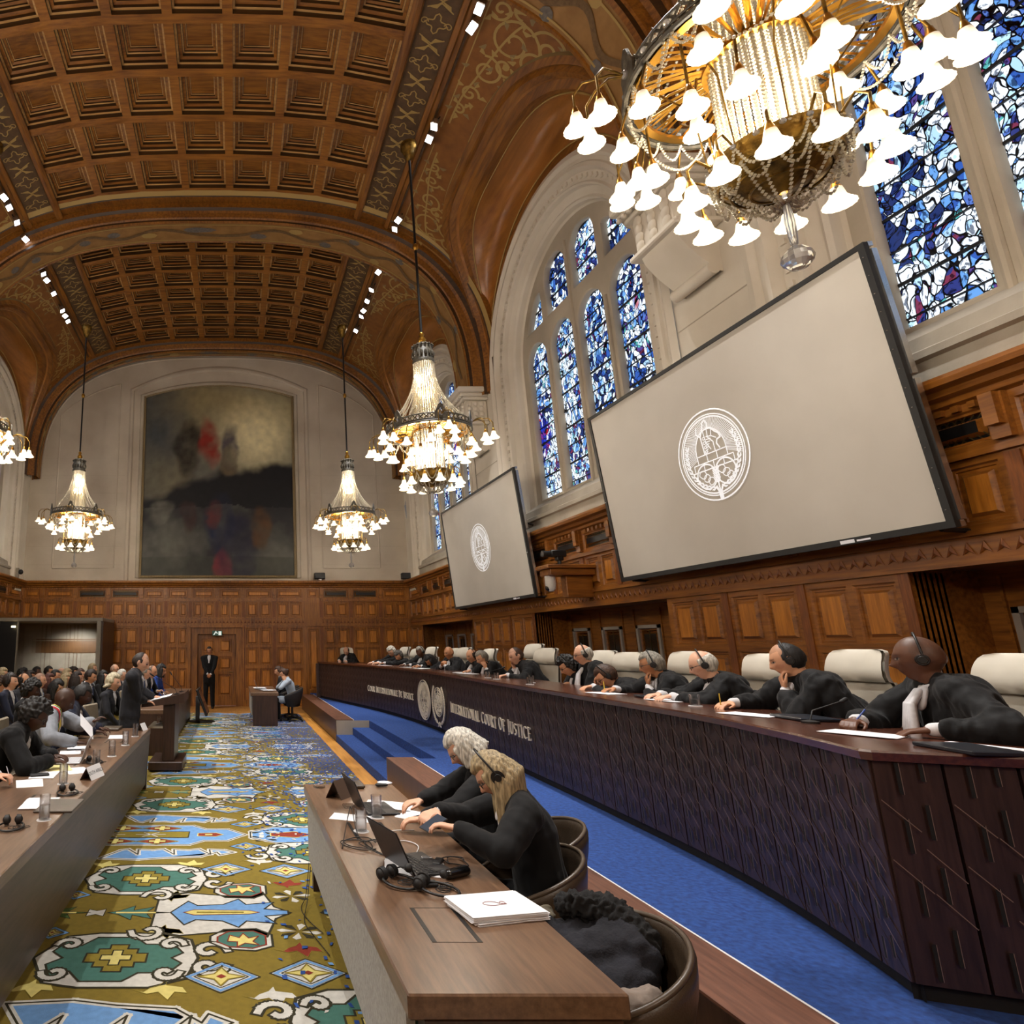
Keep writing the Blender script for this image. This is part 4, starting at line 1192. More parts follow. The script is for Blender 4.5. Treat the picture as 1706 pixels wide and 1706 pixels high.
# ------------------------------------------------------------ projection screens
def screen(y0, y1, z0, z1, xt, xb, label):
    c = Vector(((xt+xb)/2, (y0+y1)/2, (z0+z1)/2))
    ay = Vector((0, -1, 0)); az = Vector((xt-xb, 0, z1-z0)).normalized(); an = ay.cross(az).normalized()   # an faces the room (-x)
    if an.x > 0: an = -an
    w, h = (y1-y0)/2, math.hypot(z1-z0, xt-xb)/2
    X = frameX((0,0,0), ay, az, an)
    r = empty('projection_screen', c); T(r, label, 'screen')
    mb = MB(); mb.X = X; mb.box((-w, -h, -.02), (w, h, 0)); mb.build('screen_cloth', mottled('cloth', 'bdb6aa', 'c4bdb1', 2, .9, 0), r)
    mb = MB(); mb.X = X; b = .055
    for lo, hi in (((-w-b, -h-b, -.03), (w+b, -h, .012)), ((-w-b, h, -.03), (w+b, h+b*.8, .012)), ((-w-b, -h, -.03), (-w, h, .012)), ((w, -h, -.03), (w+b, h, .012))): mb.box(lo, hi)
    for k in range(14):
        for sg in (-1, 1): mb.ball((sg*(w+b*.5), -h + 2*h*(k+.5)/14, .014), .006, 6, 4, 1)
    mb.build('border', [plain('border', '191816', .6), M['chrome']], r)
    mb = MB(); mb.X = X
    for sg in (-1, 1):
        for k in range(2): mb.box((sg*(w+b) - .012, -h + k*h*1.02, -.075), (sg*(w+b) + .012, -h*.02 + k*h*1.0, -.03))
    mb.box((-w-.05, h+.01, -.075), (w+.05, h+.05, -.03)); mb.box((-w-.05, -h-.05, -.075), (w+.05, -h-.01, -.03))
    mb.build('truss', M['chrome'], r)
    mb = MB(); mb.X = X
    for sg in (-1, 1):
        mb.tube([(sg*(w-.1), -h-.05, -.05), (sg*(w-.1), -h-.08, -.3)], .02, 6); mb.tube([(sg*(w-.2), h*.2, -.05), (sg*(w-.2), h*.1, -.30)], .02, 6)
    mb.build('bracket', M['black'], r)
    XF = lambda a, b_, hh: X @ Vector((a + off[0], b_ + off[1], hh))
    off = (-.02 * 0 + (w * .0), h * .0)
    mb = emblem_mesh(ICJ, .44 * h/1.14 * 1.16, XF, .004, .004, wk=1.05)
    mb.build('projected_emblem', plain('emblem_white', 'f2f4f8', .9, emis='f2f4f8', es=.35), r)
    mb = MB(); mb.X = X; mb.box((w-.85, -h-.045, .013), (w-.72, -h-.015, .014)); mb.box((w-.70, -h-.04, .013), (w-.58, -h-.025, .014)); mb.build('label_tag', M['paper'], r)
    return r
screen(4.64, 8.67, 2.76, 5.04, 5.16, 5.34, 'large projection screen with white emblem, the nearer and bigger looking of two')
screen(11.32, 15.42, 2.75, 5.04, 5.16, 5.34, 'projection screen farther along the wall, the smaller looking of the two')
# ------------------------------------------------------------ things on the walls
# camera shelf
b = P(960, 950, X=5.4)
r = empty('camera_shelf', (5.6, b.y, 2.9)); T(r, 'wooden wall bracket shelf carrying a black camera between the screens', 'shelf')
mb = MB(); mb.bbox((-.75, -.22, .12), (0, .22, .18), .01); mb.bbox((-.7, -.18, .02), (0, .18, .12), .01); mb.build('shelf_board', M['oak_x'], r)
mb = MB(); mb.bbox((-.42, -.08, -.32), (-.0, .08, .02), .01); mb.build('support', M['oak_x'], r)
q = empty('video_camera', (5.15, b.y, 3.08)); T(q, 'small black video camera on the wooden wall shelf', 'camera')
mb = MB(); mb.cyl((0,0,0), (0,0,.1), .03); mb.bbox((-.05,-.05,.08), (.05,.05,.2), .01); mb.build('mount', M['black'], q)
mb = MB(); mb.bbox((-.14,-.06,.14), (.1,.06,.25), .015); mb.cyl((-.14,0,.19), (-.26,0,.19), .05, n=14); mb.build('camera_body', M['black'], q, smooth=True, angle=40)
q = empty('security_camera', (4.98, b.y + .02, 2.92)); T(q, 'white dome camera hanging under the wooden wall shelf', 'camera')
mb = MB(); mb.lathe([(.02, 0), (.075, 0), (.08, -.12), (.07, -.2), (.04, -.24)], n=18); mb.build('housing', plain('offwhite', 'd8d6d0', .5), q, smooth=True, angle=40)
mb = MB(); mb.ball((-.045, 0, -.19), .045, 12, 8); mb.build('lens', M['black'], q, smooth=True)
# loudspeakers on the cornice of the end wall
for u, lab in ((533, 'small black loudspeaker on the cornice under the far right chandelier'), (678, 'small black loudspeaker on the cornice at the far right corner')):
    p_ = P(u, 961, Y=20.22); q = empty('loudspeaker', (p_.x, 20.25, 3.9)); T(q, lab, 'loudspeaker')
    mb = MB(); mb.bbox((-.18, -.12, .02), (.16, .06, .22), .02); mb.build('cabinet', M['black'], q)
    mb = MB(); mb.box((-.14, -.125, .04), (.12, -.12, .2)); mb.build('grille', plain('dgrey', '2a2a2c', .6), q)
    mb = MB(); mb.box((-.05, -.06, -.005), (.05, .04, .03)); mb.build('bracket', M['chrome'], q)
# small cameras on the side cornices
q = empty('security_camera', (XL + .12, 19.6, 3.9)); T(q, 'small dark camera on the left wall cornice near the far corner', 'camera')
mb = MB(); mb.box((-.08,-.05,0), (.0,.05,.3)); mb.build('mount', M['stone_g'], q)
mb = MB(); mb.ball((.06,0,.18), .08, 12, 8); mb.build('lens', M['black'], q, smooth=True)
q = empty('security_camera', (5.45, 15.75, 3.9)); T(q, 'small white camera on the cornice left of the smaller screen', 'camera')
mb = MB(); mb.box((-.06,-.05,0), (.05,.05,.2)); mb.build('mount', plain('offwhite', 'd8d6d0', .5), q)
mb = MB(); mb.ball((-.08,0,.15), .05, 12, 8); mb.build('lens', M['black'], q, smooth=True)
# leaning rod and pipe on the end wall at right
a = P(675, 842, Y=20.2); c = P(694, 942, Y=20.2)
mb = MB(); mb.tube([a, c], .035, 8); mb.tube([a, a + Vector((.05, 0, .25)), a + Vector((.4, 0, .35))], .012, 6)
T(mb.build('window_pole', plain('polegrey', '9aa4b4', .4, .3), smooth=True), 'long grey pole leaning on the end wall in the right corner', 'pole')
# exit sign
e = P(362, 1055, Y=20.3); q = empty('exit_sign', e); T(q, 'small green and white exit sign with running figure above the door', 'sign')
mb = MB(); mb.bbox((-.16, -.05, -.08), (.16, .03, .08), .008); mb.build('sign_box', plain('signgreen', '2e5b50', .4), q)
mb = MB(); Fq = lambda x, z: (x, -.0525, z)
for poly in ([(-.13,-.05),(-.09,-.05),(-.04,.02),(-.02,-.01),(-.0,.0),(-.03,.05),(-.07,.05),(-.09,.0)], [(.04,-.06),(.13,-.06),(.13,.06),(.04,.06)], [(-.05,.055),(-.03,.055),(-.03,.072),(-.05,.072)], [(.0,.02),(.03,.0),(.0,-.02)]): mb.add([Fq(*p) for p in poly], [tuple(range(len(poly)))])
mb.build('pictogram', plain('signwhite', 'd8e8e0', .5, emis='d8e8e0', es=.5), q)
# monitor on its stand in front of the second left desk
q = empty('floor_monitor', (-.82, 16.3, 0)); T(q, 'black flat monitor on a floor stand by the far left desk', 'monitor')
mb = MB(); mb.lathe([(.02, .0), (.32, .0), (.33, .02), (.3, .035), (.02, .04)], n=24, sy=.8); mb.build('base', M['black'], q)
mb = MB(); mb.bbox((-.16, -.05, .03), (-.06, .05, .62), .01); mb.build('stand', plain('dgrey2', '55565c', .4), q)
mb = MB(); mb.X = Matrix.Translation((.02, 0, .5)) @ Matrix.Rotation(-.38, 4, 'Y'); mb.bbox((-.04, -.5, -.33), (.02, .5, .33), .012, 0); mb.box((.0205, -.46, -.29), (.022, .46, .29), 1); mb.build('display', [M['black'], plain('scr', '1c2a44', .1)], q)

# ------------------------------------------------------------ interpreters' booth at the far left
bx0, bx1, by0, by1, bz = P(27, 1030, Y=18.4).x - .55, P(168, 1030, Y=18.4).x, 18.4, 20.2, P(100, 1029, Y=18.4).z
r = empty('interpreter_booth', (bx0, by0, 0)); T(r, 'glazed interpreters booth with grey frame at the far left', 'booth')
def bp(n, m, mb, lab=None):
    mb.v = [(a-bx0, b-by0, c) for a, b, c in mb.v]; o = mb.build(n, m, r)
    if lab: o['label'] = lab
    return o
M['frameg'] = plain('frameg', '8c877c', .4)
mb = MB(); mb.bbox((bx0, by0, bz-.1), (bx1+.06, by1, bz), .01); bp('roof', M['frameg'], mb)
mb = MB(); mb.box((bx1, by0+.1, 0), (bx1+.06, by1, bz-.1)); bp('side_wall', M['walnut_x'], mb)
mb = MB(); mb.box((bx0, by0, 0), (bx0+.05, by1, bz-.1)); bp('side_wall', M['walnut_x'], mb)
mb = MB(); mb.box((bx0, by1-.05, 0), (bx1, by1, bz-.1)); bp('rear_wall', mottled('felt', '7b766c', '938e84', 5, .9, 0), mb)
mb = MB(); mb.box((bx0, by0, 0), (bx1, by0+.08, .95)); bp('base_wall', M['frameg'], mb)
mb = MB(); W_ = bx1 - bx0
for x, w_ in ((bx0, .08), (bx0+.6, .03), (bx1-.1, .12)): mb.box((x, by0-.01, .95), (x+w_, by0+.09, bz-.1))
bp('frame', M['frameg'], mb)
mb = MB(); g0 = bx0 + .63
mb.box((g0+.02, by0+.03, .95), (bx1-.1, by0+.06, 1.0))
for x in (.12, .44, .54, .9): mb.box((g0+(bx1-g0)*x, by1-.06, 1.0), (g0+(bx1-g0)*x+.035, by1-.052, bz-.15))
mb.box((g0, by1-.062, bz-.62), (bx1, by1-.052, bz-.58)); mb.box((g0, by1-.065, 1.62), (bx1, by1-.052, 1.98))
bp('wall_strips', M['oak_dark'], mb)
mb = MB(); mb.box((g0, by0+.04, .98), (bx1-.1, by0+.05, bz-.12)); bp('window_pane', M['glass'], mb)
mb = MB(); mb.box((bx0+.08, by0+.04, .1), (bx0+.6, by0+.05, bz-.12)); bp('door_panel', M['black'], mb)
mb = MB(); mb.lathe([(.01, 0), (.06, 0), (.06, .05), (.01, .05)], c=(bx0+.5, by0-.03, bz-.28), n=12); bp('lamp', plain('lampw', 'ffffff', .5, emis='ffe8b0', es=4), mb)
# ------------------------------------------------------------ chandeliers
M['ormolu'] = mottled('ormolu', '4a3a1e', 'a07c34', 14, .38, .3, 4, 60)
for n_ in M['ormolu'].node_tree.nodes:
    if n_.type == 'BSDF_PRINCIPLED': n_.inputs['Metallic'].default_value = .85
M['gold'] = plain('gold', 'c08f3a', .28, .95)
M['crownmetal'] = mottled('crownmetal', '2e2a22', '5c5546', 20, .5, .4, 4, 60)
def mk_shade():
    t = NT('shade'); em = t.n('ShaderNodeEmission'); em.inputs[0].default_value = L('fff0cf'); em.inputs[1].default_value = 3.2
    b = t.n('ShaderNodeBsdfPrincipled'); b.inputs['Base Color'].default_value = L('f6efe0'); b.inputs['Roughness'].default_value = .35
    tc = t.n('ShaderNodeTexCoord'); sp = t.n('ShaderNodeSeparateXYZ'); t.l(tc, 'Generated', sp, 0)
    r = t.ramp([(.0, 'ffffff'), (.55, 'c8c8c8'), (1.0, '4a4030')]); t.l(sp, 2, r, 0); 
    ml = t.n('ShaderNodeMath', operation='MULTIPLY'); ml.inputs[1].default_value = 1.35; t.l(r, 0, ml, 0); t.l(ml, 0, em, 1)
    a = t.n('ShaderNodeAddShader'); t.l(b, 0, a, 0); t.l(em, 0, a, 1); t.l(a, 0, t.out, 0); return t.m
M['shade'] = mk_shade()
def mk_bead():
    t = NT('bead'); b = t.bsdf(Base_Color=L('e6dcc4'), Roughness=.12); b.inputs['Specular IOR Level'].default_value = .9
    b.inputs['Transmission Weight'].default_value = .35; b.inputs['IOR'].default_value = 1.45; return t.m
M['bead'] = mk_bead()
M['crystal'] = plain('crystal', 'f4f4f6', .05, trans=.7)

def strand(mb, pts, spacing, r, big=False):
    """glass beads threaded along a path"""
    d = 0; nxt = 0
    for a, b in zip(pts, pts[1:]):
        a = Vector(a); b = Vector(b); l = (b-a).length
        while nxt <= d + l:
            c = a.lerp(b, (nxt-d)/l if l else 0)
            if big: mb.ball(c, r, 8, 5)
            else: mb.octa(c, r)
            nxt += spacing
        d += l
def swag(a, b, sag, n=12):
    a = Vector(a); b = Vector(b); return [a.lerp(b, t) + Vector((0,0,-sag*4*t*(1-t))) for t in [i/n for i in range(n+1)]]
ZR = 0.0      # ring level is the origin of the chandelier
def chandelier():
    r = empty('chandelier', (0,0,0)); T(r, '', 'chandelier', None)
    pol = lambda R, a, z: (R*math.cos(a), R*math.sin(a), z)
    # rod, knops and ceiling rose
    mb = MB(); mb.cyl((0,0,1.6), (0,0,5.6), .022, n=10); mb.build('suspension_rod', M['black'], r, smooth=True)
    mb = MB(); mb.lathe([(.02,1.54),(.06,1.58),(.075,1.63),(.03,1.70),(.05,1.73),(.02,1.78)], n=16); mb.build('knop', M['gold'], r, smooth=True); mb = MB(); mb.lathe([(.02,3.4),(.05,3.44),(.05,3.5),(.02,3.54)], n=12); mb.build('knop', M['gold'], r, smooth=True)
    mb = MB(); mb.lathe([(.02,5.3),(.06,5.34),(.10,5.44),(.12,5.52),(.15,5.56),(.15,5.66)], n=20); mb.build('ceiling_rose', M['ormolu'], r, smooth=True, angle=40)
    # crown cap
    mb = MB(); mb.lathe([(.04,1.56),(.13,1.54),(.17,1.50),(.16,1.44),(.175,1.42),(.165,1.26),(.185,1.23),(.18,1.18),(.15,1.18)], n=24)
    for k in range(16):
        a = k*PI/8; mb.ball(pol(.178,a,1.5), .018, 6, 4); mb.ball(pol(.172,a,1.34), .028, 6, 4, sz=2)
    mb.build('crown_cap', M['crownmetal'], r, smooth=True, angle=50)
    # flowing outer strands, crown to ring
    mb = MB()
    for k in range(30):
        a = k*2*PI/30; pts = []
        for i in range(16):
            t = i/15; R = .165 + .49*(t**2.2); z = 1.18 - 1.12*t; pts.append(pol(R, a, z))
        strand(mb, pts, .022, .012)
    mb.build('outer_bead_curtain', M['bead'], r)
    # inner curtain cylinder through the ring down to the lower ring
    mb = MB()
    for k in range(34):
        a = k*2*PI/34; pts = [pol(.165 + .065*min(1, t*1.6) , a, 1.18 - 2.0*t) for t in [i/20 for i in range(21)]]
        strand(mb, pts, .026, .0145, False if k % 1 else True)
    mb.build('bead_curtain', M['bead'], r, smooth=True)
    # a lit lamp cluster glowing in the curtain
    mb = MB()
    for k in range(6): mb.ball(pol(.08, k*PI/3, .62), .045, 10, 6, sz=1.5)
    mb.build('bulb_cluster', plain('bulb', 'ffffff', .5, emis='ffe2a8', es=10), r, smooth=True)
    # main pierced ring
    RR, RH = .68, .17
    mb = MB()
    for z, rr in ((-.10, .018), (.03, .014), (-.06, .008)): mb.tube([pol(RR + (.02 if z < -.05 else 0), a*2*PI/48, z) for a in range(49)], rr, 6, 0, False)
    mb.grid([[pol(RR-.005, a*2*PI/48, z) for a in range(49)] for z in (-.10, -.05)], 0)
    n = 24
    for k in range(n):
        a0, a1, am = k*2*PI/n, (k+1)*2*PI/n, (k+.5)*2*PI/n
        for q in ((pol(RR,a0,-.06), pol(RR,am,.03)), (pol(RR,am,.03), pol(RR,a1,-.06)), (pol(RR,a0,.03), pol(RR,am,-.06)), (pol(RR,am,-.06), pol(RR,a1,.03))): mb.tube(q, .009, 4)
        mb.ball(pol(RR+.004, a0, -.012), .022, 8, 5, 1)
        mb.tube([pol(RR,am,.03), pol(RR+.01,am,.06)], [.012,.002], 5)
    for k in range(6):
        a = k*PI/3 + PI/6
        # palmette crest
        pts = [(-.09,-.1),(-.10,.02),(-.06,.09),(-.035,.16),(0,.19),(.035,.16),(.06,.09),(.10,.02),(.09,-.1)]
        X = Matrix.Rotation(a, 4, 'Z') @ Matrix.Translation((RR+.015, 0, 0)) @ Matrix(((0,0,1,0),(1,0,0,0),(0,1,0,0),(0,0,0,1)))
        v, f = plate([pts, [(-.03,.06),(0,.03),(.03,.06),(0,.12)]], .006, .004, X); mb.add(v, f, 0)
        mb.ball(pol(RR+.03, a, .0), .03, 8, 5, 1)
    mb.build('ring', [M['crownmetal'], M['crystal']], r, smooth=True, angle=40)
    # sunburst rods from hub to ring seen from below
    mb = MB()
    for k in range(84):
        a = k*2*PI/84; j = .03*math.sin(k*2.4); mb.tube([pol(.22, a, -.05+.02*math.sin(k*1.7)), pol(.45, a+.03*math.sin(k*3.1), -.04+j), pol(RR-.01, a, -.07)], [.008, .011, .006], 4)
    mb.grid([[pol(R_, k*2*PI/48, z) for k in range(49)] for R_, z in ((.22, -.08), (.27, -.085), (.27, -.06), (.22, -.05))], 0)
    mb.grid([[pol(R_, k*2*PI/48, z) for k in range(49)] for R_, z in ((RR-.02, -.10), (RR-.07, -.105), (RR-.07, -.08), (RR-.02, -.07))], 0)
    mb.build('sunburst', M['gold'], r, smooth=True, angle=40)
    # lower ring and bowl
    mb = MB()
    mb.lathe([(.32,-0.840),(.335,-0.820),(.335,-0.780),(.31,-0.770),(.30,-0.800)], n=36, cap=False)
    mb.lathe([(.325,-0.840),(.31,-0.870),(.25,-0.940),(.18,-0.985),(.10,-1.000),(.06,-1.015),(.02,-1.040)], n=36, cap=False)
    for z, R_ in ((-0.900, .288), (-0.955, .24), (-0.990, .15)): mb.tube([pol(R_, a*2*PI/36, z) for a in range(37)], .008, 5, 0, False)
    for k in range(18):
        a = k*PI/9; mb.tube([pol(.32,a,-0.840), pol(.25,a,-0.940), pol(.15,a,-0.990)], .006, 4); mb.ball(pol(.336,a,-0.800), .018, 6, 4, 1)
    for k in range(8): a = k*PI/4; mb.tube([pol(.32,a,-0.780), pol(.35,a,-.3), pol(.5,a,-.1)], .006, 4)
    mb.build('lower_bowl', [M['ormolu'], M['crystal']], r, smooth=True, angle=40)
    # swags
    mb = MB()
    for k in range(24):
        a0, a1 = k*2*PI/24, (k+1)*2*PI/24; strand(mb, swag(pol(RR,a0,-.10), pol(RR,a1,-.10), .13, 8), .02, .0115)
    for k in range(12):
        a0, a1 = k*2*PI/12, (k+1)*2*PI/12; strand(mb, swag(pol(.33,a0,-0.800), pol(.33,a1,-0.800), .16, 8), .022, .0125)
        strand(mb, swag(pol(.30,a0,-0.900), pol(.30,a1,-0.900), .14, 8), .022, .0125)
    for k in range(8):
        a0 = k*PI/4; strand(mb, swag(pol(.33,a0,-0.800), (0,0,-1.100), .12, 10), .024, .013); strand(mb, swag(pol(.28,a0+.3,-0.940), (0,0,-1.080), .1, 10), .024, .013)
    for k in range(6):
        a = k*PI/3+PI/6; strand(mb, swag(pol(RR+.02,a-.5,-.1), pol(RR+.02,a+.5,-.1), .27, 12), .024, .0125)
    mb.build('bead_swag', M['bead'], r)
    # bottom pendant
    mb = MB(); mb.lathe([(.006,-1.40),(.018,-1.38),(.026,-1.24),(.014,-1.10),(.008,-1.0)], n=12); mb.build('pendant_stem', M['crystal'], r, smooth=True)
    mb = MB(); mb.lathe([(.012,-1.54),(.045,-1.53),(.07,-1.50),(.078,-1.475),(.07,-1.445),(.04,-1.41),(.015,-1.39)], n=16); mb.build('pendant_ball', M['crystal'], r)
    # bell shades: (radius, angle, z)
    sh = MB(); n = 16
    prof_ = [(.018,.095),(.03,.088),(.036,.06),(.042,.03),(.062,.0),(.078,-.018),(.082,-.026)]
    rows = []
    for q, (R_, z) in enumerate(prof_): rows.append([((R_ + (.0035*(j%2) if q >= 5 else 0))*math.cos(j*PI/16), (R_ + (.0035*(j%2) if q >= 5 else 0))*math.sin(j*PI/16), z) for j in range(32)])
    sh.grid(rows, 0, True); sh.add([(0,0,-.0)], [])
    rin = [[(x*.93, y*.93, z-.002) for x, y, z in row] for row in rows[::-1]]
    sh.grid([rows[-1], rin[0]], 0, True); sh.grid(rin, 0, True)
    sh.ball((0,0,.02), .03, 8, 6)
    tmp = sh.build('lamp_shade', M['shade'], None, smooth=True); me = tmp.data; bpy.data.objects.remove(tmp)
    gm = MB(); gm.lathe([(.004,.15),(.014,.145),(.02,.12),(.026,.1),(.03,.088),(.028,.08)], n=10); tmp = gm.build('shade_holder', M['gold'], None, smooth=True); me2 = tmp.data; bpy.data.objects.remove(tmp)
    pos = []
    am = MB()
    def arm(pts):
        am = MB(); am.tube(pts, .0085, 5); am.build('lamp_arm', M['ormolu'], r, smooth=True)
    for k in range(6):
        a = k*PI/3 + PI/6
        for da, R_, z in ((-.13, .93, -.36), (.13, .93, -.36), (0, 1.03, -.32)):
            p_ = pol(R_, a+da, z); pos.append(p_)
            arm([pol(RR+.02, a, -.02), pol(RR+.12, a+da*.3, .02), pol(R_-.06, a+da*.8, -.0), pol(R_, a+da, -.08), (p_[0], p_[1], z+.14)])
    for k in range(12):
        a = k*PI/6 + PI/12; p_ = pol(.74, a, -.42); pos.append(p_); arm([pol(RR, a, -.1), (p_[0], p_[1], -.27)])
    for k in range(6):
        a = k*PI/3; p_ = pol(.60, a, -.58); pos.append(p_); arm([pol(.6, a, -.1), (p_[0], p_[1], -.43)])
    for k in range(12):
        a = k*PI/6; p_ = pol(.46, a, -1.0); pos.append(p_); arm([pol(.33,a,-.80), pol(.41,a,-.73), pol(.465,a,-.79), (p_[0], p_[1], -.86)])
    for k in range(6):
        a = k*PI/3+.3; p_ = pol(.34, a, -.46); pos.append(p_); arm([pol(.3,a,-.08), (p_[0], p_[1], -.31)])
    for i, p_ in enumerate(pos):
        s = bpy.data.objects.new('lamp_shade', me); COL.objects.link(s); s.parent = r; s.location = p_
        s.scale = (1.0, 1.0, 1.0)
        h = bpy.data.objects.new('shade_holder', me2); COL.objects.link(h); h.parent = s
    return r
ch = chandelier()
spots = [(3.18, 17.2, 'lit bead chandelier hanging right of the painting, farthest on the right'), (3.28, 10.2, 'lit bead chandelier hanging at mid hall on the right, before the arched window'), (3.24, 3.24, 'huge lit bead chandelier overhead at the upper right, seen from below'),
         (-4.42, 17.2, 'lit bead chandelier hanging left of the painting'), (-4.55, 10.2, 'lit bead chandelier cut off by the left edge of the photo')]
for i, (x, y, lab) in enumerate(spots):
    o = ch if i == 0 else copy_tree(ch)
    o.location = (x, y, 5.46 if i != 2 else 5.5); o['label'] = lab
    if i == 2: o.rotation_euler = (0, 0, .26)
    o['group'] = 'chandeliers of the hall'
# ------------------------------------------------------------ track lights under the vault edge
def spotlight_thing():
    r = empty('track_spotlight', (0,0,0)); T(r, '', 'lamp')
    mb = MB(); mb.bbox((-.07,-.09,-.06), (.07,.09,.05), .012); mb.build('housing', M['chrome'], r)
    mb = MB(); mb.box((-.06,-.08,-.064), (.06,.08,-.0605)); mb.build('lens', plain('spotlens', 'ffffff', .5, emis='f4f6ff', es=9), r)
    mb = MB(); mb.cyl((0,0,.05), (0,0,.16), .012); mb.build('stem', M['black'], r)
    return r
px = [(778,75,1),(795,52,1),(706,262,1),(712,272,1),(648,402,1),(652,415,1),(628,468,1),(617,495,1),(606,516,1),(599,532,1),(593,545,1),(592,558,1),(581,577,1),
      (8,275,-1),(26,320,-1),(31,331,-1),(46,362,-1),(60,390,-1),(63,400,-1),(88,450,-1),(93,462,-1),(104,485,-1),(118,512,-1),(114,520,-1),(126,530,-1)]
st = spotlight_thing(); words = ['nearest', 'second', 'third', 'fourth', 'fifth', 'sixth', 'seventh', 'eighth', 'ninth', 'tenth', 'eleventh', 'twelfth', 'farthest']
cnt = {1: 0, -1: 0}; yy_ = {}
for i, (u, v, s) in enumerate(px):
    xw = XC + s * 4.02; o = st if i == 0 else copy_tree(st)
    p_ = P(u, v, X=xw); p_.z = prof(4.28) - .28
    yy_[s] = min(p_.y, 99) if s not in yy_ else max(p_.y, yy_[s] + .30); o.location = (XC + s * 4.28, yy_[s], prof(4.28) - .22); o.rotation_euler = (0, s * .55, .3 * math.sin(i * 2.1))
    k = cnt[s]; cnt[s] += 1
    o['label'] = 'small white track spotlight under the vault on the %s side, %s along its row' % ('right' if s > 0 else 'left', words[min(k, 12)])
    o['group'] = 'track spotlights along the vault'
for s in (1, -1):
    mb = MB(); mb.box((XC + s*4.28 - .02, 0, prof(4.28) - .08), (XC + s*4.28 + .02, 19.5, prof(4.28) - .05)); trim(mb, M['oak_dark'])
# ------------------------------------------------------------ people
SC2 = bpy.data.scenes.new('workbench'); VL2 = SC2.view_layers[0]      # scratch scene for evaluating modifiers, removed again at the end
def capsule(mb, p0, p1, r0, r1=None, n=12, fx=1.0, ax=None, mi=0):
    """tapered capsule; fx flattens it along direction ax"""
    r1 = r0 if r1 is None else r1
    p0 = Vector(p0); p1 = Vector(p1); d = p1 - p0; l = d.length
    if l < 1e-5: d = Vector((0,0,1)); p1 = p0 + d * 1e-4; l = 1e-4
    d = d / l
    a = (Vector(ax) - d * d.dot(Vector(ax))).normalized() if ax is not None else d.orthogonal().normalized()
    b = d.cross(a); rows = []
    for k in range(1, 5): t = PI/2 * k/4; rows.append((p0 - d * r0 * math.cos(t), r0 * math.sin(t)))
    for k in range(0, 4): t = PI/2 * k/4; rows.append((p1 + d * r1 * math.sin(t), r1 * math.cos(t)))
    R = [[c + (a*math.cos(2*PI*j/n)*fx + b*math.sin(2*PI*j/n))*r for j in range(n)] for c, r in rows]
    mb.grid(R, mi, True)
    mb.add([p0 - d*r0] + R[0], [(0, (j+1) % n + 1, j+1) for j in range(n)], mi)
    mb.add([p1 + d*r1] + R[-1], [(0, j+1, (j+1) % n + 1) for j in range(n)], mi)
def ellip(mb, c, rad, R=None, n=16, m=10):
    X0 = mb.X; mb.X = Matrix.Translation(c) @ (R.to_4x4() if R is not None else Matrix.Identity(4))
    mb.ball((0,0,0), 1.0, n, m, None, *rad); mb.X = X0
def remesh(mb, name, mat, parent, voxel, smooth=3, disp=None, color=None, factor=.5):
    me = bpy.data.meshes.new(name); me.from_pydata(mb.v, [], mb.f)
    bm = bmesh.new(); bm.from_mesh(me); bmesh.ops.recalc_face_normals(bm, faces=bm.faces); bm.to_mesh(me); bm.free()
    ob = bpy.data.objects.new(name, me); SC2.collection.objects.link(ob)
    m = ob.modifiers.new('r', 'REMESH'); m.mode = 'VOXEL'; m.voxel_size = voxel; m.use_smooth_shade = True
    if smooth: s = ob.modifiers.new('s', 'SMOOTH'); s.factor = factor; s.iterations = smooth
    VL2.update(); dg = VL2.depsgraph; me2 = bpy.data.meshes.new_from_object(ob.evaluated_get(dg))
    bpy.data.objects.remove(ob); bpy.data.meshes.remove(me)
    me2.name = name
    if disp:
        cn = [(v.co.copy(), v.normal.copy()) for v in me2.vertices]; buf = []
        for c, nn in cn: buf += tuple(c + nn * disp(c))
        me2.vertices.foreach_set('co', buf); me2.update()
    if color:
        at = me2.color_attributes.new('Col', 'FLOAT_COLOR', 'POINT'); buf = []
        for v in me2.vertices: buf += color(v.co)
        at.data.foreach_set('color', buf)
    me2.materials.clear(); me2.materials.append(mat)
    me2.polygons.foreach_set('use_smooth', [True] * len(me2.polygons))
    o = bpy.data.objects.new(name, me2); COL.objects.link(o)
    if parent is not None: o.parent = parent
    return o
def sstep(a, b, x):
    t = min(max((x - a) / (b - a), 0), 1); return t*t*(3-2*t)
G2 = lambda x, z, cx, cz, sx, sz: math.exp(-((x-cx)/sx)**2 - ((z-cz)/sz)**2)
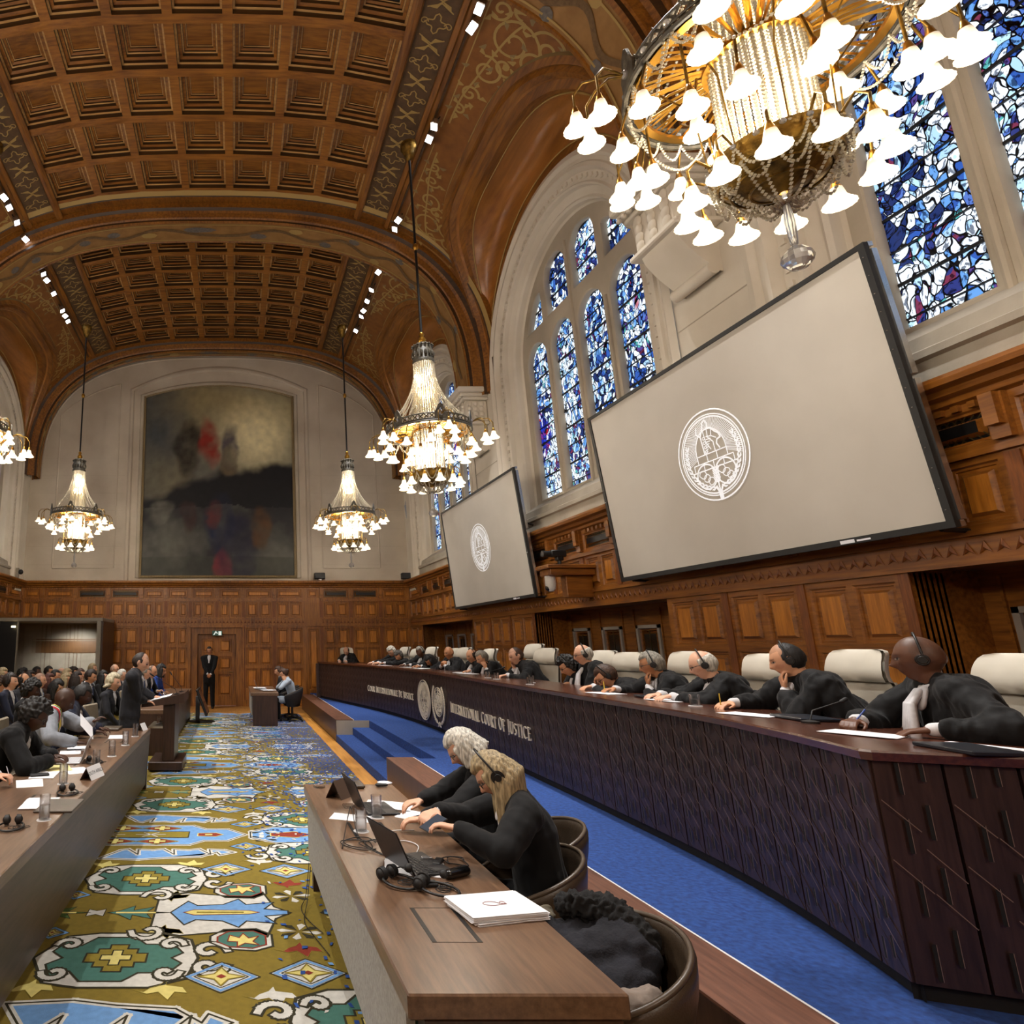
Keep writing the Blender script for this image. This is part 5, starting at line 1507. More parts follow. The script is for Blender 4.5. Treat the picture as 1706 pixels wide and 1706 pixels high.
def head_pt(th, ph, off=0.0, face=1.0, jaw=1.0):
    """th 0..pi from the crown, ph azimuth (0 = face)"""
    x, y, z = math.sin(th)*math.sin(ph), math.sin(th)*math.cos(ph), math.cos(th)
    px, py, pz = x*.076, y*.098, z*.120
    t = sstep(.0, 1.0, -z)
    px *= 1 - .30*t; 
    if py < 0: py *= 1 - .40*t
    else: py *= 1 - .05*t
    if z > 0: px *= 1 + .05*z*(1-z)*4; 
    if y < 0 and z > -.3: py *= 1.06
    if y > 0:
        f = sstep(.0, .5, y) * face; X_, Z_ = px, pz
        py += f * (.005*G2(X_, Z_, 0, .030, .05, .012) - .011*(G2(X_, Z_, .031, .012, .016, .013) + G2(X_, Z_, -.031, .012, .016, .013))
               + .015*G2(X_, Z_, 0, .0, .009, .022) + .028*G2(X_, Z_, 0, -.024, .011, .014) + .006*(G2(X_, Z_, .011, -.028, .007, .008) + G2(X_, Z_, -.011, -.028, .007, .008))
               + .008*G2(X_, Z_, 0, -.052, .024, .008) + .006*G2(X_, Z_, 0, -.066, .02, .007) - .004*G2(X_, Z_, 0, -.0585, .024, .003) + .010*G2(X_, Z_, 0, -.095, .024, .018)
               + .005*(G2(X_, Z_, .048, -.012, .018, .02) + G2(X_, Z_, -.048, -.012, .018, .02)))
    v = Vector((px * jaw if z < 0 else px, py, pz))
    if off: v += v.normalized() * off
    return v
def add_head(mb, Rh, C, n=44, m=34):
    rows = [[C + Rh @ head_pt(PI*i/m, 2*PI*j/n) for j in range(n)] for i in range(1, m)]
    mb.grid(rows, None, True)
    mb.add([C + Rh @ head_pt(0, 0)] + rows[0], [(0, j+1, (j+1) % n + 1) for j in range(n)])
    mb.add([C + Rh @ head_pt(PI, 0)] + rows[-1], [(0, (j+1) % n + 1, j+1) for j in range(n)])
def hair_mask(style, p):
    x, y, z = p
    # hairline front, sides round the ear, nape
    front = sstep(.050, .070, z - .25*abs(x) - (0 if y > .03 else 0)) if y > .03 else 1
    side = sstep(-.035, -.015, z + .35 * y * -1 - (.02 if y > 0 else -.03)) if y > -.02 else 1
    side *= 1 - sstep(.030, .055, y) if z < .045 else 1
    nape = sstep(-.085, -.060, z) if y <= -.02 else 1
    m = front * side * nape
    if style == 'fringe': m *= 1 - sstep(.045, .075, z + .18 * y)
    if style == 'thin': m *= 1 - sstep(-.01, .035, y) * sstep(.035, .06, z)
    return m
def add_hair(parent, style, mat, Rh, C, seed=0, length=.25, thick=.014, vox=.009):
    mb = MB(); n, m = (84, 60) if style in ('curly', 'afro') else (48, 36)
    t0 = {'short': .012, 'fringe': .007, 'thin': .003, 'curly': .030, 'afro': .035, 'bob': .020, 'long': .018, 'updo': .018, 'wig': .024, 'crop': .004}[style]
    amp = {'curly': .022, 'afro': .012, 'wig': .008, 'short': .004, 'bob': .006, 'long': .006, 'updo': .006}.get(style, .002)
    fq = {'curly': 55, 'afro': 60, 'wig': 50}.get(style, 45)
    def hp(th, ph):
        p = head_pt(th, ph, 0, 0); k = hair_mask(style, p)
        nz_ = noise.noise(p * fq + Vector((seed, 0, 0))) * amp
        return C + Rh @ (p + p.normalized() * (-.008 * (1-k) + k * (t0 + nz_)))
    rows = [[hp(PI*i/m, 2*PI*j/n) for j in range(n)] for i in range(1, m)]
    mb.grid(rows, None, True)
    mb.add([hp(0, 0)] + rows[0], [(0, j+1, (j+1) % n + 1) for j in range(n)]); mb.add([hp(PI, 0)] + rows[-1], [(0, (j+1) % n + 1, j+1) for j in range(n)])
    W = lambda x, y, z: C + Rh @ Vector((x, y, z))
    rr = random.Random(seed)
    if style in ('bob', 'long'):
        for k in range(15):
            a = math.radians(62 + k * 236 / 14); sx_, cy_ = math.sin(a), math.cos(a)
            top = W(sx_*.083, cy_*.100, .035); mid = W(sx_*.098, cy_*.115 - .005, -.06)
            g = Vector((0, 0, -1)); e = mid + g * (length - .10 + rr.uniform(-.02, .02)) + (mid - C).normalized() * .02
            if e.z < C.z - length: e.z = C.z - length + rr.uniform(-.01, .02)
            capsule(mb, top, mid, .020, .026, 8); capsule(mb, mid, e, .026, .014, 8)
    if style == 'updo':
        ellip(mb, W(0, -.11, .03), (.05, .045, .05), Rh)
    if style == 'wig':
        for sg in (-1, 1):
            for k in range(4): c0 = W(sg*.085, -.01 - .022*k, -.03 - .012*k); c1 = W(sg*.085, -.03 - .022*k, -.03 - .012*k); capsule(mb, c0, c1, .018, .018, 8)
    dsp = (lambda c: .0035 * noise.noise(Vector((c.x*70, c.y*70, c.z*9 + seed)))) if style in ('bob', 'long', 'updo') else None
    if style in ('bob', 'long', 'updo', 'wig'): return remesh(mb, 'hair', mat, parent, vox, 2, dsp)
    return mb.build('hair', mat, parent, smooth=True)
def hand(mb, W_, d, nrm, curl, side, big=1.0, spread=.12):
    """palm, four fingers of unequal length and a thumb; d = direction of the fingers, nrm = back of the hand"""
    d = Vector(d).normalized(); nrm = (Vector(nrm) - d * d.dot(Vector(nrm))).normalized(); r = d.cross(nrm) * side     # r points to the thumb side
    k = big
    for q, o in enumerate((-.030, -.010, .010, .030)):
        capsule(mb, W_ + r * o * .55 * k, W_ + d * .082 * k + r * o * k, .0145*k, .0115*k, 8)
    Ls = (.062, .076, .082, .072); 
    for q, o in enumerate((-.031, -.010, .011, .031)):
        base = W_ + d * .085 * k + r * o * k; dd = (d + r * (o / .031) * spread).normalized(); cu = curl * (1.0 + .08 * (1.5 - q))
        for sgm, fr in enumerate((.42, .33, .25)):
            ang = cu * (.75, 1.0, .7)[sgm]
            ax = dd.cross(nrm).normalized()
            Rq = Matrix.Rotation(-ang if True else ang, 3, ax)
            dd = (Rq @ dd).normalized()
            if dd.dot(nrm) > .2 and curl > 0: dd = (dd - nrm * dd.dot(nrm) * 1.2).normalized()
            e = base + dd * Ls[q] * fr * k
            capsule(mb, base, e, (.0095, .0085, .0078)[sgm]*k, (.0085, .0078, .0068)[sgm]*k, 8); base = e
    b = W_ + d * .02 * k + r * .026 * k; t1 = b + (d * .7 + r * .8 - nrm * .2).normalized() * .042 * k
    t2 = t1 + (d * .95 + r * .25 - nrm * .35 * curl).normalized() * .032 * k; t3 = t2 + (d * .95 - r * .1 - nrm * .5 * curl).normalized() * .024 * k
    capsule(mb, b, t1, .014*k, .0115*k, 8); capsule(mb, t1, t2, .011*k, .0095*k, 8); capsule(mb, t2, t3, .0095*k, .0075*k, 8)
def ik(A, Tt, l1, l2, pole):
    d = Tt - A; D = d.length; mx_ = (l1 + l2) * .985
    if D > mx_: Tt = A + d.normalized() * mx_; d = Tt - A; D = mx_
    if D < .12: D = .12; Tt = A + d.normalized() * D
    a = (l1*l1 - l2*l2 + D*D) / (2*D); h = math.sqrt(max(l1*l1 - a*a, 0)); u = d.normalized()
    p = (pole - u * pole.dot(u)).normalized(); return A + u*a + p*h, Tt

SKIN = {'pale': ('d9a88c', 'b5705c'), 'fair': ('cf9a78', 'aa6450'), 'tan': ('b07a55', '8c5240'), 'brown': ('5e3a26', '4e2c20'), 'dark': ('452a1c', '3a2018')}
HAIRC = {'white': 'c9c5ba', 'grey': '8c877c', 'dgrey': '4f4a44', 'black': '100d0c', 'dbrown': '24160e', 'brown': '3f2616', 'blond': 'a3916e', 'auburn': '52261a', 'wigw': 'c6bb9e'}
M['skin'] = vcol('skin', .48, .45, .1, 220)
for k, v in HAIRC.items():
    t = NT('hair_' + k); b = t.bsdf(Roughness=.6); mp = t.coords('Object', (60, 60, 9)); nn = t.n('ShaderNodeTexNoise'); nn.inputs['Scale'].default_value = 1.6; nn.inputs['Detail'].default_value = 3
    t.l(mp, 0, nn, 'Vector'); c = L(v); rp = t.ramp([(.35, tuple(x*.45 for x in c[:3])), (.65, tuple(min(1, x*1.25) for x in c[:3]))]); t.l(nn, 0, rp, 0); t.l(rp, 0, b, 'Base Color'); t.bump(b, nn, 0, .6, .006)
    HAIRC[k] = t.m
def cloth(name, c, rough=.8, b=.25, sc=9):
    m = mottled('cloth_' + name, tuple(x*.75 for x in L(c)[:3]), c, sc, rough, b, 4, sc*1.2)
    for n_ in m.node_tree.nodes:
        if n_.type == 'BSDF_PRINCIPLED': n_.inputs['Specular IOR Level'].default_value = .22; n_.inputs['Sheen Weight'].default_value = .06
    return m
CL = {'robe': cloth('robe', '101012', .75, .5), 'black': cloth('black', '0e0e10', .8), 'navy': cloth('navy', '171c30', .7), 'charcoal': cloth('charcoal', '25262c', .7), 'grey': cloth('grey', '8e939c', .7), 'ltblue': cloth('ltblue', 'a9b6c6', .7),
      'blue': cloth('blueb', '1d3f8e', .6), 'brown': cloth('brown', '3a2416', .8), 'white': cloth('white', 'd8d8dc', .8, .4, 14), 'shirtblue': cloth('shirtblue', '9fb2d0', .8), 'red': cloth('red', '8e1a22', .6), 'tweed': cloth('tweed', '5a5248', .8), 'tiel': cloth('tiel', '33466e', .5)}

def person(label, head, rz, hair=('short', 'dbrown'), skin='fair', outfit='suit', top='navy', lean=.15, pitch=0.0, yaw=0.0, hands=None, tie=None, stand=False,
           vox=.012, size=1.0, headphones=False, glasses=False, group=None, seed=1, fem=False, length=.25, girth=1.0, pen=None, legs=False, roll=0.0, seatz=.47, hk=None, shirt='white', beard=False):
    """head: world position of the middle of the head; rz: facing (0 = +y)"""
    # torso curve in local coordinates, hips at the origin
    Rl = lambda a: Vector((0, math.sin(a), math.cos(a)))
    k = size; sw = (.165 if fem else .19) * k
    if stand: hipz = .92 * k
    hip = Vector((0, 0, 0)); waist = hip + Rl(lean*.6) * .20*k; chest = waist + Rl(lean) * .18*k; sh = chest + Rl(lean*1.15) * .13*k
    nb = sh + Rl(lean + .12) * .075*k; Rh = Matrix.Rotation(-yaw, 3, 'Z') @ Matrix.Rotation(-(lean*.55 + pitch), 3, 'X') @ Matrix.Rotation(roll, 3, 'Y')
    hc = nb + Rl(lean + .15 + pitch*.55) * .018*k + Rh @ Vector((0, .014, .100)) * k
    Rz = Matrix.Rotation(rz, 3, 'Z'); H = Vector(head); root = H - Rz @ hc
    inv = Rz.transposed(); toL = lambda w: inv @ (Vector(w) - root)
    Wm = Matrix.Translation(root) @ Rz.to_4x4()
    up = Vector((0,0,1)); sL, sR = sh + Vector((-sw, 0, -.01)), sh + Vector((sw, 0, -.01))
    if outfit == 'robe': sL.z += .035; sR.z += .035
    arms = []
    hands = hands or {}
    for side, S_ in ((-1, sL), (1, sR)):
        key = 'l' if side < 0 else 'r'; hd = hands.get(key)
        if hd is None:
            tgt = hip + Vector((side*.16*k, .30*k, .06*k)) if not stand else hip + Vector((side*.26*k, .05, -.12*k)); d = Vector((-side*.3, 1, -.2)) if not stand else Vector((0, .1, -1)); nr = up if not stand else Vector((side, 0, 0)); cu = .5
        else:
            if hd[0] == 'chin':   # hand raised to the face
                tgt = hc + Rh @ Vector((side*.035, .105, -.175))*k; d = (Rh @ Vector((-side*.15, -.15, 1))); nr = Rh @ Vector((side*.2, 1, .1)); cu = .95
            elif hd[0] == 'cheek':
                tgt = hc + Rh @ Vector((side*.085, .06, -.165))*k; d = (Rh @ Vector((-side*.12, -.05, 1))); nr = Rh @ Vector((side*1.0, .3, .0)); cu = .7
            elif hd[0] == 'brow':
                tgt = hc + Rh @ Vector((side*.05, .16, -.03))*k; d = (Rh @ Vector((-side*.2, -.5, .85))); nr = Rh @ Vector((side*.3, .85, .5)); cu = .6
            elif hd[0] == 'clasp':
                tgt = hc + Rh @ Vector((side*.045, .20, -.20))*k; d = Vector((-side*.55, .1, .8)); nr = Vector((side*.9, .5, .2)); cu = 1.25
            else:
                tgt = toL(hd[0]); d = inv @ Vector(hd[1]) if len(hd) > 1 else Vector((0,1,0)); nr = inv @ Vector(hd[3]) if len(hd) > 3 else up; cu = hd[2] if len(hd) > 2 else .5
        wr = tgt; pole = Vector((side*1.0, -.25, -.55)) if not stand else Vector((side*.7, -.35, -1))
        el, wr = ik(S_, wr, .28*k, .25*k, pole); arms.append((side, S_, el, wr, Vector(d), Vector(nr), cu))
    # --- body: one continuous surface
    mb = MB(); add_head(mb, Rh, hc, 52 if vox < .008 else 36, 40 if vox < .008 else 26)
    if k != 1.0 or hk:
        kk = hk or k; mb.v = [tuple(hc + (Vector(v) - hc) * kk) for v in mb.v]
    kk = hk or k
    for sg in (-1, 1): ellip(mb, hc + Rh @ Vector((sg*.077, -.006, -.002))*kk, (.010*kk, .019*kk, .031*kk), Rh @ Matrix.Rotation(sg*.35, 3, 'Z'), 10, 6)
    capsule(mb, nb - Rl(lean)*.03, hc + Rh @ Vector((0, -.012, -.075))*kk, .056*kk, .052*kk, 14)
    capsule(mb, hip, waist, .125*k, .12*k, 16, .75, (0,1,0)); capsule(mb, waist, chest, .12*k, .135*k, 16, .75, (0,1,0)); capsule(mb, chest, sh - Rl(lean)*.04, .13*k, .09*k, 16, .8, (0,1,0))
    capsule(mb, sL, sR, .052*k, .052*k, 12)
    for side, S_, el, wr, d, nr, cu in arms:
        capsule(mb, S_, el, .046*k, .038*k, 10); capsule(mb, el, wr, .036*k, .026*k, 10); hand(mb, wr, d, nr, cu, -side if True else side, .98*k)
    if stand or legs:
        kz = -.46*k
        for sg in (-1, 1):
            if stand: a, b, c = Vector((sg*.09, 0, -.02)), Vector((sg*.10, .01, kz)), Vector((sg*.11, -.01, -.86*k))
            else: a, b, c = Vector((sg*.09, .02, .0)), Vector((sg*.12, .42, .02)), Vector((sg*.12, .40, -.42))
            capsule(mb, a, b, .075*k, .055*k, 10); capsule(mb, b, c, .052*k, .036*k, 10)
    cs, cl = L(SKIN[skin][0]), L(SKIN[skin][1]); RhT = Rh.transposed(); hcol = {'white': 'a09c92', 'grey': '7a756c', 'dgrey': '3a3632'}.get(hair[1], '1a120c') if hair[0] != 'none' else '241812'
    hb = L(hcol); hdk = L('15100e')
    def colr(p):
        q = RhT @ (p - hc) / kk; c = cs
        if q.length < .16:
            x, y, z = q; ax = abs(x)
            if y > .04:
                e = math.hypot((ax - .031) / .0145, (z - .010) / .0062)
                if e < 1: c = L('8f857c') if abs(ax - .031) > .0075 else hdk; return c
                if e < 1.5: return tuple(a*.6 for a in cs[:3]) + (1,)
                if abs(z - .031 + .12*abs(ax - .03)) < .0048 and .012 < ax < .05: return tuple(.6*a + .4*b for a, b in zip(cs[:3], hb[:3])) + (1,)
                if math.hypot(ax / .024, (z + .0585) / .0095) < 1: return cl
                if math.hypot((ax - .045) / .022, (z + .02) / .02) < 1 or math.hypot(x / .012, (z + .024) / .012) < 1: c = tuple(.75*a + .25*b for a, b in zip(cs[:3], cl[:3])) + (1,)
            if beard and y > -.02 and z < -.03 and not (math.hypot(ax / .024, (z + .0585) / .0095) < 1): c = tuple(.3*a + .7*b for a, b in zip(cs[:3], hb[:3])) + (1,)
            if hair[0] in ('crop', 'thin', 'fringe', 'short') and hair_mask('short' if not (hair[0] == 'crop' and skin == 'fair') else 'thin', q) > .5 and not (hair[0] in ('fringe',) and hair_mask('fringe', q) < .5):
                f = (.55 if skin not in ('dark', 'brown', 'tan') else .25) if hair[0] != 'thin' else .3; c = tuple((1-f)*a + f*b for a, b in zip(c[:3], hb[:3])) + (1,)
        return c
    body = remesh(mb, 'person', M['skin'], None, vox * (1 if vox < .008 else 1), 2 if vox < .008 else 1, None, colr, .4)
    body.matrix_world = Wm; T(body, label, 'person', group)
    # --- garments
    gm = {'robe': .030, 'suit': .018, 'dress': .014}[outfit] + (girth-1)*.13; mat = CL[top]; gv = max(vox * 1.3, .011)
    mb = MB(); robe = outfit == 'robe'
    capsule(mb, hip - Vector((0,0,.02)), waist, (.135+gm)*k, (.125+gm)*k, 18, .8, (0,1,0)); capsule(mb, waist, chest, (.122+gm)*k, (.138+gm)*k, 18, .8, (0,1,0))
    capsule(mb, chest, sh - Rl(lean)*.045, (.138+gm)*k, (.095+gm)*k, 18, .82, (0,1,0)); capsule(mb, sL, sR, (.052+gm)*k, (.052+gm)*k, 12)
    for s_ in (sL, sR): capsule(mb, s_ + Vector((0,-.01,.0)), nb - Rl(lean)*(.03 if robe else .035), (.050+gm)*k, (.056+gm*.6)*k, 10)
    if robe:
        ellip(mb, sh + Vector((0, -.05, -.05))*k, (.235*k, .13*k, .17*k), Matrix.Rotation(-lean, 3, 'X'))
        capsule(mb, nb + Vector((-.05, -.075, .0)), nb + Vector((.05, -.075, .0)), .042, .042, 10); ellip(mb, sh + Vector((0, -.085, -.01))*k, (.16*k, .10*k, .11*k))
        ellip(mb, waist + Vector((0, -.05, -.03)), (.25*k, .19*k, .28*k))
        for side, S_, el, wr, d, nr, cu in arms:
            capsule(mb, S_ + Vector((0, -.02, -.02)), waist + Vector((side*.28, -.05, -.08))*k, .085*k, .14*k, 12)
    for side, S_, el, wr, d, nr, cu in arms:
        fw = (wr - el).normalized()
        if robe:
            capsule(mb, S_, el, .074*k, .078*k, 12); capsule(mb, el, wr - fw*.085*k, .074*k, .058*k, 12); capsule(mb, el + Vector((0,0,-.03)), wr - fw*.13*k + Vector((0,0,-.04)), .06, .06, 10)
        else: capsule(mb, S_, el, (.047+gm)*k, (.042+gm*.8)*k, 12); capsule(mb, el, wr - fw*.03*k, (.040+gm*.7)*k, (.030+gm*.6)*k, 12)
    if stand and outfit == 'suit':
        capsule(mb, hip + Vector((-.05,0,-.02)), hip + Vector((-.06,0,-.16)), .12*k, .125*k, 14); capsule(mb, hip + Vector((.05,0,-.02)), hip + Vector((.06,0,-.16)), .12*k, .125*k, 14)
    elif not stand:
        for sg in (-1, 1): capsule(mb, Vector((sg*.09, .02, -.0)), Vector((sg*.12, .36, .02)), .10*k, .085*k, 12)
    f1 = Vector((seed*1.7, seed*.3, 0)); am = .020 if robe else .009
    def fold(c): return am * (noise.noise(Vector((c.x*9, c.y*9, c.z*3.2)) + f1) + .6*(1 - 2*abs(noise.noise(Vector((c.x*19, c.y*19, c.z*6)) + f1))) * (1 if robe else .8) - .25)
    remesh(mb, {'robe': 'robe', 'suit': 'jacket', 'dress': 'blouse'}[outfit], mat, body, gv, 3, fold, None, .5)
    if (stand or legs) and outfit in ('suit', 'dress'):
        mb = MB(); kz = -.46*k
        for sg in (-1, 1):
            if stand: a, b, c = Vector((sg*.085, 0, .0)), Vector((sg*.10, .01, kz)), Vector((sg*.11, -.01, -.83*k))
            else: a, b, c = Vector((sg*.09, .02, .0)), Vector((sg*.12, .42, .02)), Vector((sg*.12, .40, -.38))
            capsule(mb, a, b, .098*k, .075*k, 12); capsule(mb, b, c, .072*k, .062*k, 12)
        remesh(mb, 'trousers', CL['black'] if top != 'charcoal' else mat, body, .014, 2, lambda c: .004*noise.noise(c*12))
        for sg in (-1, 1):
            mb = MB(); z = -.905*k if stand else -.45; y0 = 0 if stand else .40
            capsule(mb, (sg*.11, y0-.05, z+.035), (sg*.12, y0+.14, z+.028), .045, .04, 12, .75, (0,0,1)); ellip(mb, (sg*.11, y0-.03, z+.06), (.045, .06, .05)); mb.build('shoe', M['black'], body, smooth=True)
    # --- collar, shirt front, bands or tie
    fz = Rl(lean); fwd = Vector((0, math.cos(lean), -math.sin(lean)))
    mb = MB(); c0 = nb - fz*.015
    mb.X = Matrix.Translation(c0) @ Matrix.Rotation(-lean - .25, 4, 'X'); mb.lathe([(.066*kk, -.03), (.069*kk, -.005), (.063*kk, .018), (.058*kk, .022), (.058*kk, -.02)], n=18, cap=False); mb.X = None
    fy = (.138 + gm) * .82 * k
    a = nb - fz*.035*k + fwd*.058*k; b1 = sh - fz*.02 + fwd*(fy*.80 - .012); b2 = chest + fwd*(fy - (.014 if not robe else .006)); b3 = waist + fz*.04 + fwd*(fy - (.012 if not robe else .0))
    if outfit == 'robe':
        capsule(mb, a, b1, .045*k, .042*k, 10, .4, fwd); mb.build('shirt', CL[shirt], body, smooth=True)
        mb = MB()
        for q in range(5):
            o = Vector(((q-2)*.017, 0, 0)); capsule(mb, a + o*.5 + fwd*.02, b1 + o*.8 + fwd*.05, .016, .017, 8); capsule(mb, b1 + o*.8 + fwd*.05, b2 + o*1.3 + fwd*.060, .018, .019, 8); capsule(mb, b2 + o*1.3 + fwd*.060, b3.lerp(b2, .25) + o*1.7 + fwd*.065, .019, .016, 8)
        mb.build('jabot', CL['white'], body, smooth=True)
        # velvet facing down each side of the robe
    elif outfit == 'suit':
        capsule(mb, a, b1 + fwd*.006, .048*k, .045*k, 10, .4, fwd); capsule(mb, b1 + fwd*.006, b2 + fwd*.012, .045*k, .012, 10, .35, fwd); mb.build('shirt', CL[shirt], body, smooth=True)
        if tie:
            mb = MB(); capsule(mb, a + fwd*.018, a + fwd*.022 - fz*.02, .013, .011, 8); capsule(mb, a + fwd*.02 - fz*.02, b1 + fwd*.028, .010, .016, 8, .5, fwd); capsule(mb, b1 + fwd*.028, b2 + fwd*.024, .016, .02, 8, .4, fwd); mb.build('tie', CL[tie], body, smooth=True)
    else: mb.build('collar', mat if not fem else CL[shirt], body, smooth=True)
    for side, S_, el, wr, d, nr, cu in arms:
        if outfit != 'dress':
            fw = (wr - el).normalized(); mb = MB(); capsule(mb, wr - fw*.055*k, wr - fw*.012*k, .036*k, .034*k, 12); mb.build('cuff', CL['white' if shirt == 'white' else shirt], body, smooth=True)
    if hair[0] not in ('none', 'crop'):
        tmp = MB(); h = add_hair(body, hair[0], HAIRC[hair[1]], Rh, Vector((0,0,0)), seed, length, vox=.007 if vox < .008 else .011); h.location = hc; h.scale = (kk*1.0,)*3
    if glasses:
        mb = MB(); W = lambda x, y, z: hc + Rh @ Vector((x, y, z))*kk
        for sg in (-1, 1):
            mb.tube([W(sg*.031 + .021*math.cos(t*PI/8), .101 - .004*abs(math.cos(t*PI/8)), .008 + .016*math.sin(t*PI/8)) for t in range(17)], .0022, 5, 0, False)
            mb.tube([W(sg*.052, .098, .012), W(sg*.078, .05, .012), W(sg*.082, -.02, .008)], .0022, 5)
        mb.tube([W(-.011, .106, .012), W(.011, .106, .012)], .0022, 5); mb.build('glasses', M['black'], body)
    if headphones:
        mb = MB(); W = lambda x, y, z: hc + Rh @ Vector((x, y, z))*kk; ht = {'curly': .04, 'bob': .03, 'long': .036}.get(hair[0], .012)
        mb.tube([W((.088+ht*.5)*math.sin(t), -.012, .0 + (.125+ht)*math.cos(t)) for t in [(-1 + 2*i/20)*1.5 for i in range(21)]], .006, 6, 0, True); mb.build('headband', M['black'], body, smooth=True)
        for sg in (-1, 1):
            mb = MB(); mb.cyl(W(sg*.070, -.006, -.004), W(sg*(.094+ht*.4), -.006, -.004), (.030 if hair[0] != 'long' else .040)*kk, (.026 if hair[0] != 'long' else .036)*kk, 18); mb.cyl(W(sg*(.098+ht*.4), -.006, -.004), W(sg*(.103+ht*.4), -.006, -.004), .020*kk, .018*kk, 14); mb.build('ear_cup', M['black'], body, smooth=True, angle=40)
    if pen:
        side, S_, el, wr, d, nr, cu = arms[0 if pen[0] == 'l' else 1]; dn = d.normalized()
        p0 = wr + dn*.10 - nr.normalized()*.03; p1 = p0 + Vector((0,0,.11)) + dn*-.05 if len(pen) < 3 else p0 + Vector(pen[2])
        mb = MB(); mb.tube([p0 - (p1-p0)*.25, p1], .004, 6); o = mb.build('pen', plain('pen_' + pen[1], pen[1], .4), None); o.matrix_world = Wm
        T(o, pen[3] if len(pen) > 3 else 'thin pencil held by ' + label.split(' with')[0][:40], 'pen')
    return body, root, Wm
# ------------------------------------------------------------ the judges behind the bench
TOP = ZT + .018
def on_bench(y, off, dy=0): 
    p = bfront(s_of_y(y), off, TOP); return Vector((p.x, p.y + dy, TOP))
def judge(u, v, X, label, hair, skin, rz=PI/2, hands=None, **k):
    h = P(u, v, X=X); y = h.y
    d = Vector((-1, .0, 0))
    hands = dict(hands or {})
    rs = math.atan2(-(-1.6 - h.x), 9.8 - h.y); look = k.pop('look', .8); rb = PI/2*.5 + rs*.5; k['yaw'] = -(rs - rb) * look; rz = rb
    for key, dy in (('l', .0), ('r', .0)):
        hd = hands.get(key)
        if isinstance(hd, tuple) and hd[0] == 'desk':
            q = on_bench(y + hd[1], hd[2]); q.x = max(q.x, 0); hands[key] = (q + Vector((.02, 0, .02)), hd[3] if len(hd) > 3 else (-1, 0, -.12), hd[4] if len(hd) > 4 else .45)
    return person(label, h, rz, hair=hair, skin=skin, outfit='robe', top='robe', hands=hands, group=None, **k)
D = lambda dy, off, *a: ('desk', dy, off, *a)
J = []
# left side of a person facing -x is toward -y (near the camera)
J.append(judge(1532, 1098, 3.78, 'judge in black robe, bald with dark skin and headphones, nearest on the bench', ('crop', 'dgrey'), 'brown', PI/2 + .18, {'l': D(-.10, 0.52, (-.75, .5, -.15)), 'r': D(.26, 0.44, (-.8, -.4, -.1), .8)}, lean=.22, pitch=.0, vox=.0065, headphones=True, seed=3, size=1.03, pen=('r', '1d3a8a', (.10, -.12, .10), 'blue pen in the hand of the nearest judge')))
J.append(judge(1313, 1100, 3.92, 'judge in black robe with hand at mouth, short dark receding hair and headphones', ('thin', 'black'), 'fair', PI/2 + .1, {'l': ('chin',), 'r': D(.30, 0.44, (-.9, -.2, -.1))}, lean=.34, pitch=.14, vox=.0065, headphones=True, seed=5, pen=('r', 'd8b840', (.0, .0, .11), 'yellow pencil upright in the hand of the judge with hand at mouth')))
J.append(judge(1172, 1108, 3.98, 'judge with white balding hair, thin glasses and headphones, hands on bench', ('fringe', 'white'), 'pale', PI/2 + .08, {'l': D(.02, 0.40), 'r': D(.22, 0.42)}, lean=.42, pitch=.16, vox=.0068, headphones=True, glasses=True, seed=7))
J.append(judge(1086, 1107, 4.0, 'judge with short grey hair, glasses and headphones, hand on chin', ('short', 'grey'), 'tan', PI/2 + .05, {'l': ('chin',), 'r': D(.22, 0.42)}, lean=.32, pitch=.12, vox=.0075, headphones=True, glasses=True, seed=9, pen=('r', 'd8b840', (.0, .0, .11), 'yellow pencil held by the grey haired judge with hand on chin')))
J.append(judge(1011, 1126, 3.92, 'judge bending low over papers with hand at brow, brown hair and headphones', ('short', 'brown'), 'fair', PI/2 + .05, {'r': ('brow',), 'l': D(-.02, 0.42)}, lean=.62, pitch=.42, vox=.0075, headphones=True, glasses=True, seed=11))
J.append(judge(972, 1091, 4.15, 'judge with white swept-back hair, dark glasses and headphones, sitting upright', ('fringe', 'white'), 'pale', PI/2, {}, lean=.15, pitch=.15, vox=.009, headphones=True, glasses=True, seed=13))
J.append(judge(947, 1110, 4.1, 'woman judge with curly black hair, hands clasped before her mouth', ('curly', 'black'), 'fair', PI/2 + .1, {'l': ('clasp',), 'r': ('clasp',)}, lean=.42, pitch=.36, vox=.009, headphones=True, glasses=True, seed=15, fem=True))
J.append(judge(860, 1093, 4.12, 'bald-fronted judge at the centre resting cheek on his fist, no headphones', ('thin', 'brown'), 'pale', PI/2 - .1, {'r': ('cheek',), 'l': D(-.1, 0.47)}, lean=.40, pitch=.12, vox=.009, seed=17, size=1.05))
J.append(judge(803, 1096, 4.12, 'grey haired judge leaning forward with hand against his face', ('short', 'grey'), 'fair', PI/2, {'l': ('cheek',), 'r': D(.1, 0.42)}, lean=.48, pitch=.2, vox=.010, seed=19))
J.append(judge(786, 1093, 4.18, 'balding judge with headphones, half hidden behind the grey haired one', ('fringe', 'brown'), 'fair', PI/2, {}, lean=.2, pitch=.15, vox=.011, headphones=True, seed=21))
J.append(judge(748, 1088, 4.12, 'bald brown-skinned judge with clasped hands facing the court', ('crop', 'black'), 'tan', PI/2 + .45, {'l': ('clasp',), 'r': ('clasp',)}, lean=.25, pitch=.05, vox=.010, seed=23))
